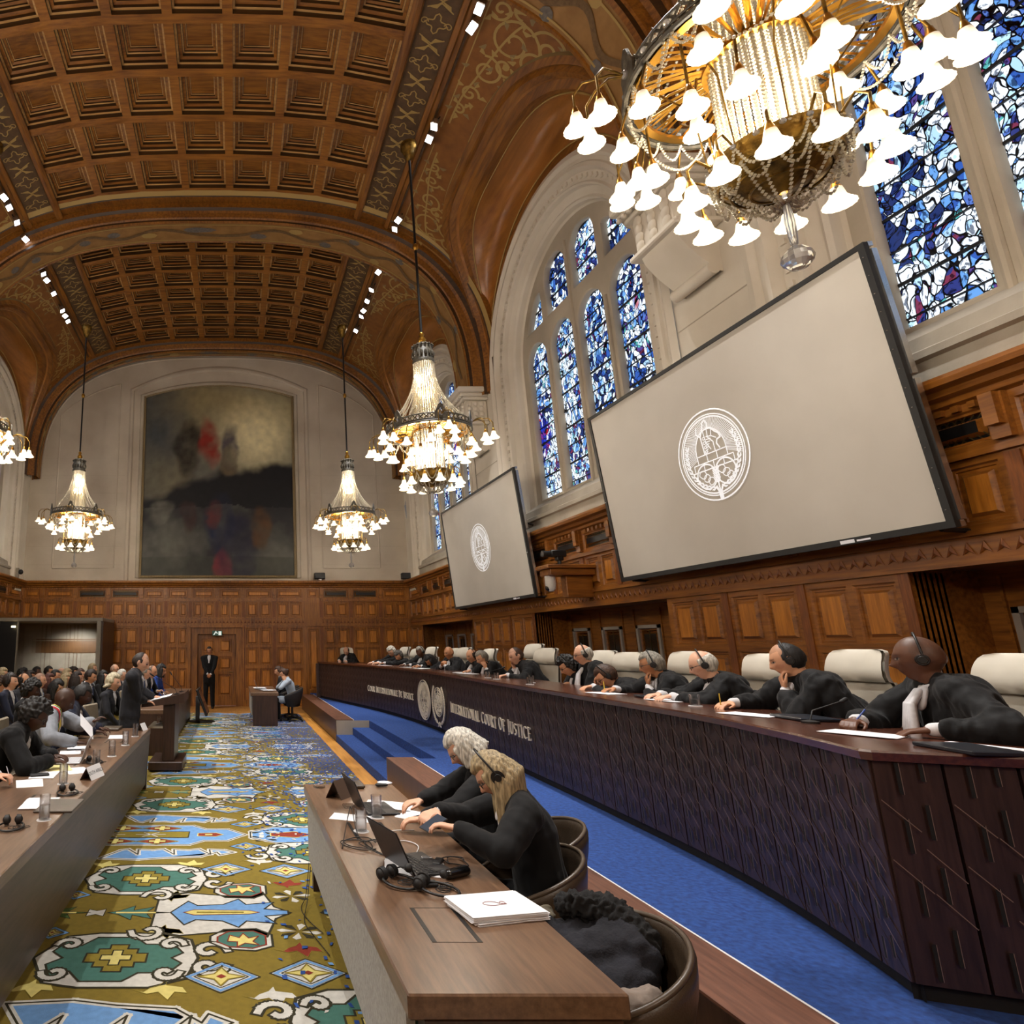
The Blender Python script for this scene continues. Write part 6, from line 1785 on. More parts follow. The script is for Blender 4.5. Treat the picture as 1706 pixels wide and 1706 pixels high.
J.append(judge(716, 1100, 4.0, 'woman judge with long black hair bending over the bench', ('bob', 'black'), 'tan', PI/2 + .1, {'l': D(0, 0.42), 'r': D(.2, 0.42)}, lean=.5, pitch=.5, vox=.011, seed=25, fem=True, headphones=True))
J.append(judge(700, 1086, 4.05, 'judge with short white hair, brown skin and headphones', ('short', 'grey'), 'brown', PI/2 + .1, {'l': D(-.2, 0.42), 'r': D(.1, 0.42)}, lean=.3, pitch=.2, vox=.011, headphones=True, seed=27))
J.append(judge(664, 1093, 3.9, 'woman judge with short dark grey hair and broad white bands', ('curly', 'dgrey'), 'fair', PI/2 + .3, {'l': D(0, 0.47), 'r': D(.2, 0.47)}, lean=.3, pitch=.4, vox=.012, seed=29, fem=True))
J.append(judge(652, 1086, 3.82, 'woman judge with white hair and glasses, second from the far end of the bench', ('curly', 'white'), 'pale', PI/2 + .25, {'l': D(0, 0.47), 'r': D(.2, 0.47)}, lean=.3, pitch=.3, vox=.012, glasses=True, seed=31, fem=True))
J.append(judge(577, 1085, 3.12, 'balding judge facing the hall alone at the far end of the bench', ('fringe', 'brown'), 'pale', PI - .1, {'l': D(-.3, 0.52, (.0, -1, -.1)), 'r': D(-.3, 0.32, (0, -1, -.1))}, lean=.15, pitch=.5, vox=.012, seed=33))
# chairs: (pixel of the back's top centre, photo x plane)
jc = judge_chair(); first = True
ch_px = [(1694, 1090, 4.45, PI/2 - .1, 'at the right edge of the photo behind the nearest judge'), (1430, 1083, 4.62, PI/2 + .15, 'standing empty-looking between the two nearest judges'), (1283, 1090, 4.62, PI/2 + .45, 'behind the judge with hand at mouth'), (1150, 1086, 4.62, PI/2 + .4, 'behind the white haired balding judge'),
         (1050, 1087, 4.7, PI/2 + .35, 'behind the judge with hand on chin'), (1006, 1084, 4.8, PI/2 + .4, 'behind the judge bending over papers'), (912, 1080, 4.5, PI/2 + .35, 'empty beside the woman with curly black hair'),
         (892, 1073, 5.0, PI/2 + .3, 'empty in the back row behind the centre judge'), (818, 1081, 4.75, PI/2 + .2, 'behind the grey haired judge leaning forward'), (775, 1079, 4.6, PI/2 + .25, 'behind the bald judge with clasped hands'),
         (760, 1080, 4.8, PI/2 + .2, 'in the back row behind the bald judge with clasped hands'), (721, 1078, 4.6, PI/2 + .3, 'behind the woman bending over the bench'), (694, 1081, 4.45, PI/2 + .2, 'behind the judge with white hair and brown skin'), (676, 1078, 4.4, PI/2 + .3, 'behind the women judges near the far end'),
         (577, 1079, 3.3, PI - .1, 'behind the judge alone at the far end')]
for i, (u, v, X, rz, lab) in enumerate(ch_px):
    p_ = P(u, v, X=X); o = jc if i == 0 else copy_tree(jc)
    d = Matrix.Rotation(rz, 3, 'Z') @ Vector((0, -.28, 0)); dz = p_.z - DAIS - 1.39
    o.location = (p_.x - d.x, p_.y - d.y, DAIS + dz * 0); s_ = (p_.z - DAIS) / 1.39; o.scale = (1, 1, s_)
    o.rotation_euler = (0, 0, rz); o['label'] = 'white high-backed leather chair ' + lab

# ------------------------------------------------------------ the two women at the foreground desk
tub = tub_chair(M['leather'])
w1h = P(824, 1290, X=1.42); w2h = P(772, 1246, X=1.50)
tz = .76
lap = Vector((1.05, 3.85, tz))
W1 = person('woman with long blond hair, black jacket and headphones at the foreground desk', w1h, 1.28, hair=('long', 'blond'), skin='pale', outfit='suit', top='black', lean=.20, pitch=.62, vox=.0058, headphones=True, glasses=True, seed=41, fem=True, length=.27, girth=1.15,
            hands={'l': (Vector((1.14, 3.52, .93)), (-.8, .35, .1), .5, (.2, 0, 1)), 'r': (Vector((1.12, 3.78, .95)), (-.75, -.5, -.1), .6, (.1, 0, 1))}, legs=True, shirt='white', hk=.98)
W2 = person('woman with short white hair and glasses in black, beside the blond woman', w2h, 1.38, hair=('bob', 'white'), skin='pale', outfit='suit', top='black', lean=.22, pitch=.62, vox=.0062, glasses=True, seed=43, fem=True, length=.115, girth=1.12,
            hands={'l': (Vector((1.12, 4.06, .84)), (-.9, .2, -.1), .5), 'r': (Vector((1.08, 4.28, .85)), (-.9, -.1, -.15), .5)}, legs=True, shirt='black')
for (x, y, rz, lab, new) in ((1.50, 3.58, PI/2 - .1, 'brown leather tub chair of the blond woman, the middle of three', 0), (1.80, 4.12, PI/2 - .1, 'brown leather tub chair of the white haired woman, farthest of three', 1), (1.38, 2.66, PI/2 + .1, 'brown leather tub chair holding a dark coat, nearest the camera', 1)):
    o = tub if not new else copy_tree(tub); o.location = (x, y, .0); o.rotation_euler = (0, 0, rz); o['label'] = lab
M['tubdark'] = mottled('tubdark', '17171a', '26262b', 5, .7, .1)

# ------------------------------------------------------------ counsel and clerk
def at(u, v, Y): return P(u, v, Y=Y)
person('counsel with curly black hair and glasses in black robe, typing at the left desk', at(58, 1192, 6.15), -PI/2 + .1, hair=('curly', 'black'), skin='dark', outfit='suit', top='black', lean=.55, pitch=.30, vox=.009, glasses=True, seed=51, girth=1.2, size=1.12, hk=1.2, hands={'l': (Vector((-1.72, 6.35, .83)), (1, -.2, -.1), .5), 'r': (Vector((-1.66, 6.02, .84)), (1, .2, -.1), .5)})
person('bald counsel in grey jacket with red, green and white striped scarf', at(107, 1166, 7.5), -PI/2 + .1, hair=('crop', 'black'), skin='dark', outfit='suit', top='grey', lean=.40, pitch=.35, vox=.009, seed=53, girth=1.2, size=1.1, hk=1.16, hands={'l': (Vector((-1.62, 7.5, 1.0)), (.8, 0, .5), .5), 'r': (Vector((-1.7, 7.1, .84)), (1, .1, -.1), .4)})
person('counsel in navy jacket with black cropped hair, third at the left desk', at(137, 1158, 8.35), -PI/2 + .1, hair=('short', 'black'), skin='dark', outfit='suit', top='navy', lean=.35, pitch=.3, vox=.010, seed=55, girth=1.2, size=1.08, hk=1.12, hands={'l': (Vector((-1.7, 8.3, .84)), (1, 0, -.1), .5), 'r': (Vector((-1.7, 8.0, .84)), (1, .1, -.1), .4)})
person('person mostly out of frame, hand writing with a silver pen at the left desk', Vector((-2.25, 5.2, 1.24)), -PI/2, hair=('short', 'grey'), skin='pale', outfit='suit', top='charcoal', lean=.3, pitch=.2, vox=.0075, seed=57, hands={'l': (Vector((-1.80, 5.30, .82)), (1, -.1, -.05), .9), 'r': (Vector((-1.95, 5.0, .82)), (1, .2, -.1), .6)}, pen=('l', 'b0b0b8', (-.06, -.06, .09), 'silver pen in the hand at the left edge, the farther one'))
person('person mostly out of frame, bare hand resting on papers at the left edge', Vector((-2.2, 4.4, 1.24)), -PI/2, hair=('short', 'grey'), skin='pale', outfit='suit', top='charcoal', lean=.35, pitch=.2, vox=.0068, seed=59, hands={'l': (Vector((-1.68, 4.60, .83)), (1, .0, -.05), .8), 'r': (Vector((-1.8, 4.2, .82)), (1, .2, -.1), .6)})
person('man in dark suit standing and speaking at the lectern, short dark hair', at(234, 1104, 9.75), -PI/2, hair=('thin', 'dbrown'), skin='pale', outfit='suit', top='charcoal', lean=.12, pitch=.30, vox=.010, seed=61, stand=True, size=1.09, hk=1.26, girth=1.2, tie='tiel', hands={'r': (Vector((-1.36, 9.9, 1.03)), (1, .1, -.15), .4), 'l': (Vector((-1.30, 10.35, 1.06)), (1, -.1, .0), .6)})
person('man in black tailcoat with white bow tie standing before the door', Vector((P(349, 1085, Y=19.9).x, 19.75, 1.68)), PI - .05, hair=('short', 'black'), skin='tan', outfit='suit', top='black', lean=.02, pitch=.0, vox=.012, seed=63, stand=True, size=1.045, glasses=True, hands={'l': (Vector((-.76, 19.5, .92)), (-.6, 0, -.6), .7, (0, -1, 0)), 'r': (Vector((-.80, 19.5, .90)), (.6, 0, -.6), .7, (0, -1, 0))}, tie='white')
person('woman in pale blue jacket holding her face at the small far desk', P(473, 1122, Y=16.5), PI/2 + .1, hair=('updo', 'brown'), skin='fair', outfit='dress', top='ltblue', lean=.30, pitch=.25, vox=.011, seed=65, fem=True, hands={'l': ('cheek',), 'r': ('cheek',)}, legs=True)
person('woman with dark brown hair half hidden beyond the woman in pale blue', P(464, 1118, Y=17.3), PI/2 + .1, hair=('updo', 'brown'), skin='fair', outfit='dress', top='charcoal', lean=.25, pitch=.2, vox=.012, seed=66, fem=True)
for y, lab in ((16.45, 'black tub chair of the woman in pale blue jacket'), (17.25, 'black tub chair beyond the woman in pale blue jacket')):
    o = copy_tree(tub); o.location = (1.42 if y < 17 else 1.4, y, 0); o.rotation_euler = (0, 0, PI/2); o['label'] = lab
    for c in o.children:
        if c.name.startswith(('shell', 'seat')):
            c.material_slots[0].link = 'OBJECT'; c.material_slots[0].material = M['tubdark']
# people at the second desk beyond the lectern
person('man with cropped grey hair in dark suit listening beyond the lectern', at(253, 1119, 13.9), -PI/2 - .25, hair=('crop', 'dgrey'), skin='fair', outfit='suit', top='black', lean=.30, pitch=.08, vox=.011, seed=67, hk=1.1, headphones=True, hands={'l': (Vector((-1.65, 13.9, .90)), (1, 0, .3), .8)})
person('woman with black hair, blue blouse and headphones beyond the lectern', at(268, 1117, 14.7), -PI/2 - .15, hair=('bob', 'black'), skin='tan', outfit='dress', top='blue', lean=.28, pitch=.1, vox=.011, seed=69, fem=True, hk=1.12, headphones=True, length=.16, hands={'l': (Vector((-1.6, 14.6, .84)), (1, 0, 0), .5)})
person('man with pink face half hidden behind the speaker at the lectern', at(243, 1121, 13.3), -PI/2 - .1, hair=('short', 'grey'), skin='pale', outfit='suit', top='charcoal', lean=.25, pitch=.1, vox=.012, seed=71, hk=1.1)
person('barrister in white curled wig and dark gown seated behind the speaker', at(189, 1137, 10.6), -PI/2 - .25, hair=('wig', 'wigw'), skin='pale', outfit='suit', top='charcoal', lean=.15, pitch=.05, vox=.010, seed=73, hk=1.15)
# ------------------------------------------------------------ the public rows
aud = [ # u, v, Y, hair, skin, top, fem, facing, extra, label
 (17,1136,9.8,('short','dbrown'),'pale','navy',0,.0,{'headphones':1},'young man in navy suit with earphone at the left edge of the public'),
 (39,1135,10.9,('fringe','dbrown'),'fair','charcoal',0,-.1,{'glasses':1,'headphones':1},'balding man with black glasses and headphones in dark suit'),
 (66,1134,11.3,('crop','dgrey'),'pale','navy',0,.05,{'tie':'shirtblue'},'man with shaved grey hair, navy suit and pale blue tie'),
 (82,1134,12.4,('long','auburn'),'fair','brown',1,-.1,{},'woman with long auburn hair in the middle of the public'),
 (95,1144,11.5,('long','black'),'pale','brown',1,-.3,{'pitch':.5},'young woman with long black hair looking down'),
 (110,1133,13.4,('long','blond'),'fair','black',1,-.2,{'glasses':1},'woman with light brown hair and glasses among the public'),
 (128,1131,12.6,('long','dbrown'),'pale','black',1,.1,{},'woman with long dark hair and pale face beside the man in dark suit'),
 (134,1124,14.6,('short','brown'),'fair','black',0,-.2,{},'man with short light brown hair behind the seated women'),
 (151,1127,12.0,('short','dbrown'),'fair','charcoal',0,-.15,{'tie':'tiel','pitch':.3},'man in dark suit with patterned tie reading notes in his lap'),
 (172,1128,13.8,('long','black'),'pale','black',1,-.3,{'glasses':1},'woman all in black with black hair and round glasses'),
 (191,1116,15.4,('crop','grey'),'fair','black',0,-.3,{'glasses':1},'bald man with glasses standing out at the back near the booth'),
 (81,1119,16.0,('short','black'),'fair','navy',0,-.1,{'glasses':1},'man with black hair and glasses in front of the booth glass'),
 (61,1120,15.6,('short','black'),'brown','black',0,-.1,{},'dark skinned man with black hair in the rear row'),
 (38,1124,14.8,('curly','black'),'brown','black',0,0,{},'person with curly black hair in the rear row at left'),
 (92,1126,14.4,('short','black'),'fair','black',0,0,{},'person with straight black hair below the man with glasses'),
 (102,1122,15.8,('fringe','grey'),'pale','charcoal',0,0,{},'bald grey man in the rear row, before the middle of the booth glass'),
 (112,1124,15.0,('long','blond'),'pale','tweed',1,0,{},'woman with blond hair in the rear row, before the middle of the booth'),
 (122,1121,16.4,('curly','dbrown'),'fair','black',1,0,{},'woman with brown wavy hair in the rear row'),
 (154,1114,16.4,('short','blond'),'pale','grey',0,0,{},'fair haired man at the rear, before the right end of the booth'),
 (50,1128,14.0,('bob','dbrown'),'tan','charcoal',1,0,{},'woman with dark bobbed hair behind the balding man with glasses'),
 (4,1124,13.0,('bob','blond'),'pale','tweed',1,0,{},'blond woman at the left edge of the rear row'),
 (2,1142,10.8,('curly','brown'),'fair','brown',1,0,{},'woman with brown curls cut by the left edge'),
 (52,1150,8.6,('curly','black'),'dark','black',0,0,{'pitch':.3},'person with dense black hair behind the typing counsel'),
 (203,1125,14.6,('short','white'),'pale','charcoal',0,-.1,{},'white haired man half hidden behind the speaker')]
ac = None
def aud_chair():
    r = empty('conference_chair', (0,0,0)); T(r, '', 'chair')
    mb = MB(); mb.bbox((-.24,-.22,.42), (.24,.24,.48), .02); mb.build('seat', mottled('taupe', '8b7f6d', 'a29683', 6, .8, .05), r)
    mb = MB(); mb.X = Matrix.Translation((0,-.24,.62)) @ Matrix.Rotation(.12, 4, 'X'); mb.bbox((-.24,-.025,-.16), (.24,.025,.30), .02); mb.build('backrest', M['cream_d'] if 'cream_d' in M else MATS['taupe'], r)
    for sx_ in (-1, 1):
        for sy_ in (-1, 1): mb = MB(); mb.cyl((sx_*.21, sy_*.19, 0), (sx_*.2, sy_*.18, .43), .012, n=8); mb.build('leg', M['black'], r)
    return r
ac = aud_chair(); used = False
for i, (u, v, Y, hr, sk, tp, fm, fc, ex, lab) in enumerate(aud):
    ex = dict(ex); tie = ex.pop('tie', None)
    b, root, Wm = person(lab, P(u, v, Y=Y), -PI/2 + fc, hair=hr, skin=sk, outfit='dress' if fm else 'suit', top=tp, lean=.06, vox=.013, seed=80 + i, fem=bool(fm), tie=tie, hk=1.08, length=.20, **ex)
    o = ac if not used else copy_tree(ac); used = True
    o.location = (root.x, root.y, max(root.z - .58, 0)); o.rotation_euler = (0, 0, -PI/2 + fc); o['label'] = 'taupe conference chair of the ' + ' '.join(lab.split()[:9]); o['group'] = 'chairs of the public rows'

# chairs under the seated counsel
for o in list(bpy.data.objects):
    lb = o.get('label', '')
    if o.get('category') == 'person' and any(lb.startswith(q) for q in ('counsel', 'bald counsel', 'person mostly', 'barrister', 'man with cropped', 'woman with black hair, blue', 'man with pink')):
        c = copy_tree(ac); w = o.location; rz = o.rotation_euler.z
        c.location = (w.x, w.y, max(w.z - .58, 0)); c.rotation_euler = (0, 0, rz); c['label'] = 'taupe conference chair under the ' + ' '.join(lb.split()[:10]).rstrip(','); c['group'] = 'chairs of the counsel'
# ------------------------------------------------------------ the patterned carpet, motifs laid as coloured pile
CP = ['826f20', '2e2a12', 'd6d4cc', '45766a', '6f9fd6', 'e0d27e', '8a2f1c', '27509c', '4c6a2c', '8d7c26']
OLI, DRK, WHT, TEAL, LBL, YEL, RED, BLU, GRN, OL2 = range(10)
CPM = [mottled('pile%d' % i, tuple(x*.82 for x in L(c)[:3]), c, 25, .95, .5, 6, 300) for i, c in enumerate(CP)]
car = MB(); car.box((-6.6, -1.5, .0), (1.74, 18.1, .008), OLI)
_h = [0]
def cpoly(pts, col, lay, X): 
    h = .0085 + lay * .00035
    car.add([(X(p)[0], X(p)[1], h) for p in pts], [tuple(range(len(pts)))], col)
def cline(pts, w, col, lay, X, closed=True):
    h = .0085 + lay * .00035; P_ = [X(p) for p in pts]
    if closed: P_ = P_ + [P_[0], P_[1]]
    for i in range(len(P_) - 1 - (1 if closed else 0)):
        a, b = P_[i], P_[i+1]; dx, dy = b[0]-a[0], b[1]-a[1]; l = math.hypot(dx, dy) or 1; e = w * .45
        nx, ny = -dy/l*w/2, dx/l*w/2; ex, ey = dx/l*e, dy/l*e
        car.add([(a[0]+nx-ex, a[1]+ny-ey, h+i*.00001), (b[0]+nx+ex, b[1]+ny+ey, h+i*.00001), (b[0]-nx+ex, b[1]-ny+ey, h+i*.00001), (a[0]-nx-ex, a[1]-ny-ey, h+i*.00001)], [(0,1,2,3)], col)
def shape(pts, fill, X, lay=2, outline=DRK, w=.014, inner=None, wi=.02):
    cpoly(pts, fill, lay, X)
    if inner is not None: cline(pts, w + wi*2, inner, lay + 1, X)
    cline(pts, w, outline, lay + 2, X)
def scl(pts, s, c=(0,0)): return [(c[0] + (x-c[0])*s, c[1] + (y-c[1])*s) for x, y in pts]
CROSS = [(-.12,-.36),(.12,-.36),(.12,-.24),(.26,-.24),(.26,-.12),(.40,-.12),(.40,.12),(.26,.12),(.26,.24),(.12,.24),(.12,.36),(-.12,.36),(-.12,.24),(-.26,.24),(-.26,.12),(-.40,.12),(-.40,-.12),(-.26,-.12),(-.26,-.24),(-.12,-.24)]
PLUS = [(-.04,-.12),(.04,-.12),(.04,-.04),(.12,-.04),(.12,.04),(.04,.04),(.04,.12),(-.04,.12),(-.04,.04),(-.12,.04),(-.12,-.04),(-.04,-.04)]
HEXA = [(-.62,0),(-.45,.36),(-.2,.42),(.3,.42),(.55,.3),(.62,0),(.55,-.3),(.3,-.42),(-.2,-.42),(-.45,-.36)]
def hook(x, y, r, sg, sy, X, lay, col=WHT, w=.06):
    pts = [(x + sg*(r*(1-t*.75))*math.cos(t*5.2), y + sy*(r*(1-t*.75))*math.sin(t*5.2)) for t in [i/12 for i in range(13)]]
    cline(pts, w + .03, DRK, lay, X, False); cline(pts, w, col, lay + 1, X, False)
def medallion(X):
    shape(HEXA, WHT, X, 2, DRK, .02)
    body = [(-.5,-.1),(-.42,-.3),(-.3,-.2),(-.2,-.34),(.1,-.34),(.2,-.22),(.42,-.22),(.5,-.08),(.42,0),(.5,.08),(.42,.22),(.2,.22),(.1,.34),(-.2,.34),(-.3,.2),(-.42,.3),(-.5,.1),(-.4,0)]
    shape(body, TEAL, X, 5, DRK, .014)
    shape(scl(CROSS, .58), OL2, X, 8, DRK, .012); shape(scl(PLUS, .95), YEL, X, 11, DRK, .009)
    for sx in (-1, 1):
        for sy in (-1, 1): hook(sx*.40, sy*.22, .10, sx, sy, X, 8, WHT, .035)
        hook(.70, sx*.12, .14, 1, sx, X, 3, WHT, .04)
def small_teal(X):
    o = [(-.34,-.08),(-.2,-.24),(.14,-.26),(.3,-.12),(.3,.14),(.12,.24),(-.18,.2),(-.34,.06)]
    shape(o, WHT, X, 2, DRK, .016); shape(scl(o, .78), TEAL, X, 5, RED, .012)
    shape([(-.14,-.1),(-.04,-.04),(.0,-.14),(.06,-.03),(.16,-.08),(.1,.04),(.16,.12),(.02,.08),(-.06,.16),(-.06,.05),(-.16,.04)], YEL, X, 8, RED, .008)
def diamond(X, s=1.0):
    d = [(-.22*s,0),(0,.17*s),(.22*s,0),(0,-.17*s)]
    shape(d, WHT, X, 2, DRK, .010); cline(scl(d, .86), .02, LBL, 5, X); cline(scl(d, .7), .006, DRK, 7, X)
    shape([(-.13*s,0),(-.04*s,.03*s),(0,.1*s),(.04*s,.03*s),(.13*s,0),(.04*s,-.03*s),(0,-.1*s),(-.04*s,-.03*s)], YEL, X, 8, OL2, .01)
    cpoly([(-.03*s,0),(0,.025*s),(.03*s,0),(0,-.025*s)], RED, 11, X)
def star(X, a=DRK):
    for k in range(8):
        t = k*PI/4 + .2; cpoly([(.02*math.cos(t), .02*math.sin(t)), (.12*math.cos(t-.25), .10*math.sin(t-.25)), (.15*math.cos(t), .12*math.sin(t)), (.12*math.cos(t+.25), .10*math.sin(t+.25))], a if k % 2 else WHT, 3, X)
def bird(X, c=YEL):
    shape([(-.14,.0),(-.06,.04),(.0,.02),(.06,.10),(.09,.02),(.16,.03),(.13,-.03),(.04,-.05),(.03,-.1),(.0,-.05),(-.05,-.02),(-.08,.02)], c, X, 2, OL2, .004)
def comb(X, n=3):
    pts = [(-.75,-.16),(-.55,.14)]
    for k in range(n): x = -.55 + k*.42; pts += [(x+.08,.18),(x+.22,-.02),(x+.20,.16),(x+.38,.14)]
    pts += [(.78,.06),(.62,-.04),(.58,.06),(.4,-.1),(.0,-.14),(-.3,-.2)]
    shape(pts, LBL, X, 2, DRK, .013, WHT, .018)
def flowerfield(X):
    f = [(-.85,-.42),(-.85,.42),(.35,.42),(.5,.25),(.75,.25),(.95,.0),(.75,-.25),(.5,-.25),(.35,-.42)]
    shape(f, LBL, X, 2, DRK, .014, WHT, .014)
    shape([(-.8,-.13),(-.8,.13),(.32,.13),(.32,-.13)], OL2, X, 5, DRK, .012)
    for x in (-.45, .0):
        for y in (-.28, .28):
            fl = [(x+.18*math.cos(t*PI/6)*(1+.22*math.cos(t*PI/6*4)), y+.10*math.sin(t*PI/6)*(1+.22*math.cos(t*PI/6*4))) for t in range(12)]
            shape(fl, RED, X, 5, DRK, .010, YEL, .004); shape(scl([(a+x, b+y) for a, b in PLUS], .75, (x, y)), YEL, X, 9, DRK, .005)
        for q in range(6):
            t = q*PI/3; cline([(x-.1, 0), (x-.1+.16*math.cos(t), .10*math.sin(t))], .014, WHT, 9, X, False)
    shape([(.42,-.06),(.42,.06),(.62,.08),(.7,.0),(.62,-.08)], RED, X, 5, YEL, .01); cpoly([(.5,-.025),(.5,.025),(.58,.025),(.58,-.025)], YEL, 8, X)
def tulip(X):
    shape([(-.42,-.28),(-.42,.28),(-.2,.36),(.15,.30),(.42,.38),(.5,.1),(.62,.0),(.5,-.1),(.42,-.38),(.15,-.30),(-.2,-.36)], WHT, X, 2, DRK, .016)
    shape([(-.3,0),(-.18,.2),(-.1,.12),(.1,.14),(.22,.24),(.28,.14),(.5,.18),(.42,.06),(.6,.03),(.6,-.03),(.42,-.06),(.5,-.18),(.28,-.14),(.22,-.24),(.1,-.14),(-.1,-.12),(-.18,-.2)], LBL, X, 5, DRK, .012)
    shape([(-.2,0),(-.12,.045),(.3,.03),(.38,.0),(.3,-.03),(-.12,-.045)], YEL, X, 8, RED, .007); cpoly([(-.1,-.012),(.26,-.012),(.26,.012),(-.1,.012)], OL2, 10, X)
    for sy in (-1, 1): hook(-.42, sy*.3, .13, -1, sy, X, 6, WHT, .035)
def leafy(X):
    for x in (-.28, .28):
        shape([(x-.2,0),(x-.12,.03),(x-.02,.12),(x-.02,.04),(x+.12,.10),(x+.08,.02),(x+.24,0),(x+.08,-.02),(x+.12,-.10),(x-.02,-.04),(x-.02,-.12),(x-.12,-.03)], GRN if x < 0 else TEAL, X, 2, DRK, .006)
        cpoly([(x-.14,-.012),(x+.14,-.012),(x+.14,.012),(x-.14,.012)], YEL, 5, X)
    shape([(-.06,-.06),(.0,-.03),(.06,-.06),(.06,.06),(0,.03),(-.06,.06)], WHT, X, 2, DRK, .006)
C0 = 4.95
for per in range(-1, 4):
    yc_ = C0 + per * 3.74
    for sy in (1, -1):
        def XF_(x, dy, s=1.0, fx=1): return lambda p: (x + p[0]*s*fx, yc_ + sy*(dy + p[1]*s))
        if sy == 1: tulip(lambda p: (-.18 + p[0]*.92, yc_ + p[1])); leafy(lambda p: (-.98 + p[0], yc_ + p[1])); tulip(lambda p: (1.1 - p[0]*.8, yc_ + p[1]*.9))
        medallion(XF_(-.72, .66, .80)); small_teal(XF_(.05, .42, .62)); small_teal(XF_(.98, .60, .7, -1))
        diamond(XF_(-.08, .88)); diamond(XF_(.42, .84)); bird(XF_(-.42, 1.02)); bird(XF_(.18, 1.08), WHT); bird(XF_(.38, .55), RED)
        star(XF_(.42, .30)); comb(XF_(-.62, 1.28, .78)); medallion(XF_(.72, 1.32, .72, -1)); comb(XF_(1.3, 1.0, .5, -1))
        diamond(XF_(-1.2, .32, .5)); bird(XF_(-.5, .30)); bird(XF_(-1.15, 1.0)); diamond(XF_(.1, 1.5, .7)); star(XF_(.28, 1.75), DRK); bird(XF_(1.45, .35), WHT)
    flowerfield(lambda p: (-.75 + p[0]*.9, yc_ + 1.87 + p[1]*.78)); 
    shape([(.15,1.87-.1),(.15,1.87+.1),(.4,2.15),(.9,2.1),(1.1,1.87),(.9,1.64),(.4,1.6)], LBL, lambda p: (p[0], yc_ + p[1]), 2, DRK, .014, WHT, .014)
    shape([(.35,1.82),(.35,1.92),(.6,1.97),(.8,1.87),(.6,1.77)], RED, lambda p: (p[0], yc_ + p[1]), 6, YEL, .012)
# the pile breaks up into blue and white towards the dais and the far end
rc = random.Random(11)
gx, gy = .036, .05
for i in range(int(2.7 / gx)):
    for j in range(int(16 / gy)):
        x, y = -.95 + i*gx, 2.1 + j*gy

        t = min(max((x - .1 + .085*(y - 4)) / 1.9, 0), 1); dens = t ** 1.6 * 1.02
        nz_ = noise.noise(Vector((x*2.4, y*1.7, 3)))
        if rc.random() < dens * (1 + nz_ * .8):
            c = BLU if rc.random() < .62 + .3*t else (WHT if rc.random() < .6 else (LBL if rc.random() < .6 else YEL))
            if t > .75 and c != BLU and rc.random() < .35: c = BLU
            h = .0085 + .0048 + rc.random()*.0006; jx, jy = rc.uniform(-.01, .01), rc.uniform(-.014, .014); sx, sy = gx*rc.uniform(.45, 1.05), gy*rc.uniform(.35, .9)
            sk = rc.uniform(-.012, .012)
            car.add([(x+jx, y+jy, h), (x+jx+sx, y+jy+sk, h), (x+jx+sx+sk, y+jy+sy, h), (x+jx+sk, y+jy+sy, h)], [(0,1,2,3)], c)
car.v = [(min(x, 1.738), y, z) for x, y, z in car.v]
T(car.build('carpet', CPM, fix=False), 'olive oriental carpet with blue, teal and white motifs between the desks', 'carpet')

# ------------------------------------------------------------ the painting (a plain stand-in: stormy sky, dark rock, coloured cloth)
PW, PH = 4.98, 6.2; px0 = -3.06
def pcol(u, v):
    """u 0..1 across, v 0..1 up"""
    def fb(s, o=0): return sum(noise.noise(Vector((u*s*2**k, v*s*1.25*2**k, o+k)))/2**k for k in range(5))
    def mixc(a, b, t): return tuple(x + (y-x)*min(max(t, 0), 1) for x, y in zip(a, b))
    C_ = lambda h: L(h)[:3]
    sky = mixc(C_('4a5054'), C_('8a8062'), .5 + .9*fb(2.2)); sky = mixc(sky, C_('3a4046'), sstep(.5, .0, u)*.6)
    g = math.exp(-(((u-.76)/.24)**2 + ((v-.76)/.20)**2)); sky = mixc(sky, C_('e8dcae'), g*1.15 + .2*fb(5, 3)*g)
    sky = mixc(sky, C_('a08c5c'), .5*math.exp(-(((u-.55)/.3)**2 + ((v-.93)/.1)**2)))
    c = sky
    ridge = .44 + .16*u + .05*fb(3, 7); lowr = .36 + .03*fb(4, 9)
    c = mixc(c, C_('16161a'), sstep(ridge + .02, ridge - .03, v))
    if v < lowr: c = mixc(C_('2a2a2c'), C_('5c5c54'), .45 + .9*fb(3.5, 20))
    if v < .10: c = mixc(c, C_('3c3e36'), .6)
    def blob(cx, cy, rx, ry, col, s=1.0):
        nonlocal c
        d = ((u-cx+.04*fb(5, cx*9))/rx)**2 + ((v-cy+.05*fb(4, cy*7))/ry)**2; c = mixc(c, C_(col), s*(.75+.5*fb(9, 3+cx))*(1 - sstep(.45, 1.5, d)))
    blob(.30, .66, .085, .15, '221a12', .95); blob(.43, .68, .07, .13, '8a2a20', .9); blob(.60, .66, .065, .13, '4c4650', .9); blob(.60, .59, .06, .07, '6a5c40', .8)
    blob(.50, .26, .10, .14, '15203c', .9); blob(.46, .33, .05, .07, '6a2c22', .9); blob(.54, .06, .07, .10, '8c2f34', .95); blob(.62, .12, .12, .2, '1c1c36', .7)
    blob(.78, .24, .07, .10, '5a3c1c', .8); blob(.22, .20, .12, .11, '5a5a52', .6); blob(.30, .30, .06, .08, '3c2420', .8); blob(.12, .33, .07, .06, '77756a', .6)
    n = .06*fb(22, 40); return tuple(max(0, x*(1+n*3)) for x in c) + (1.0,)
nu, nv = 110, 150; verts = []; cols = []
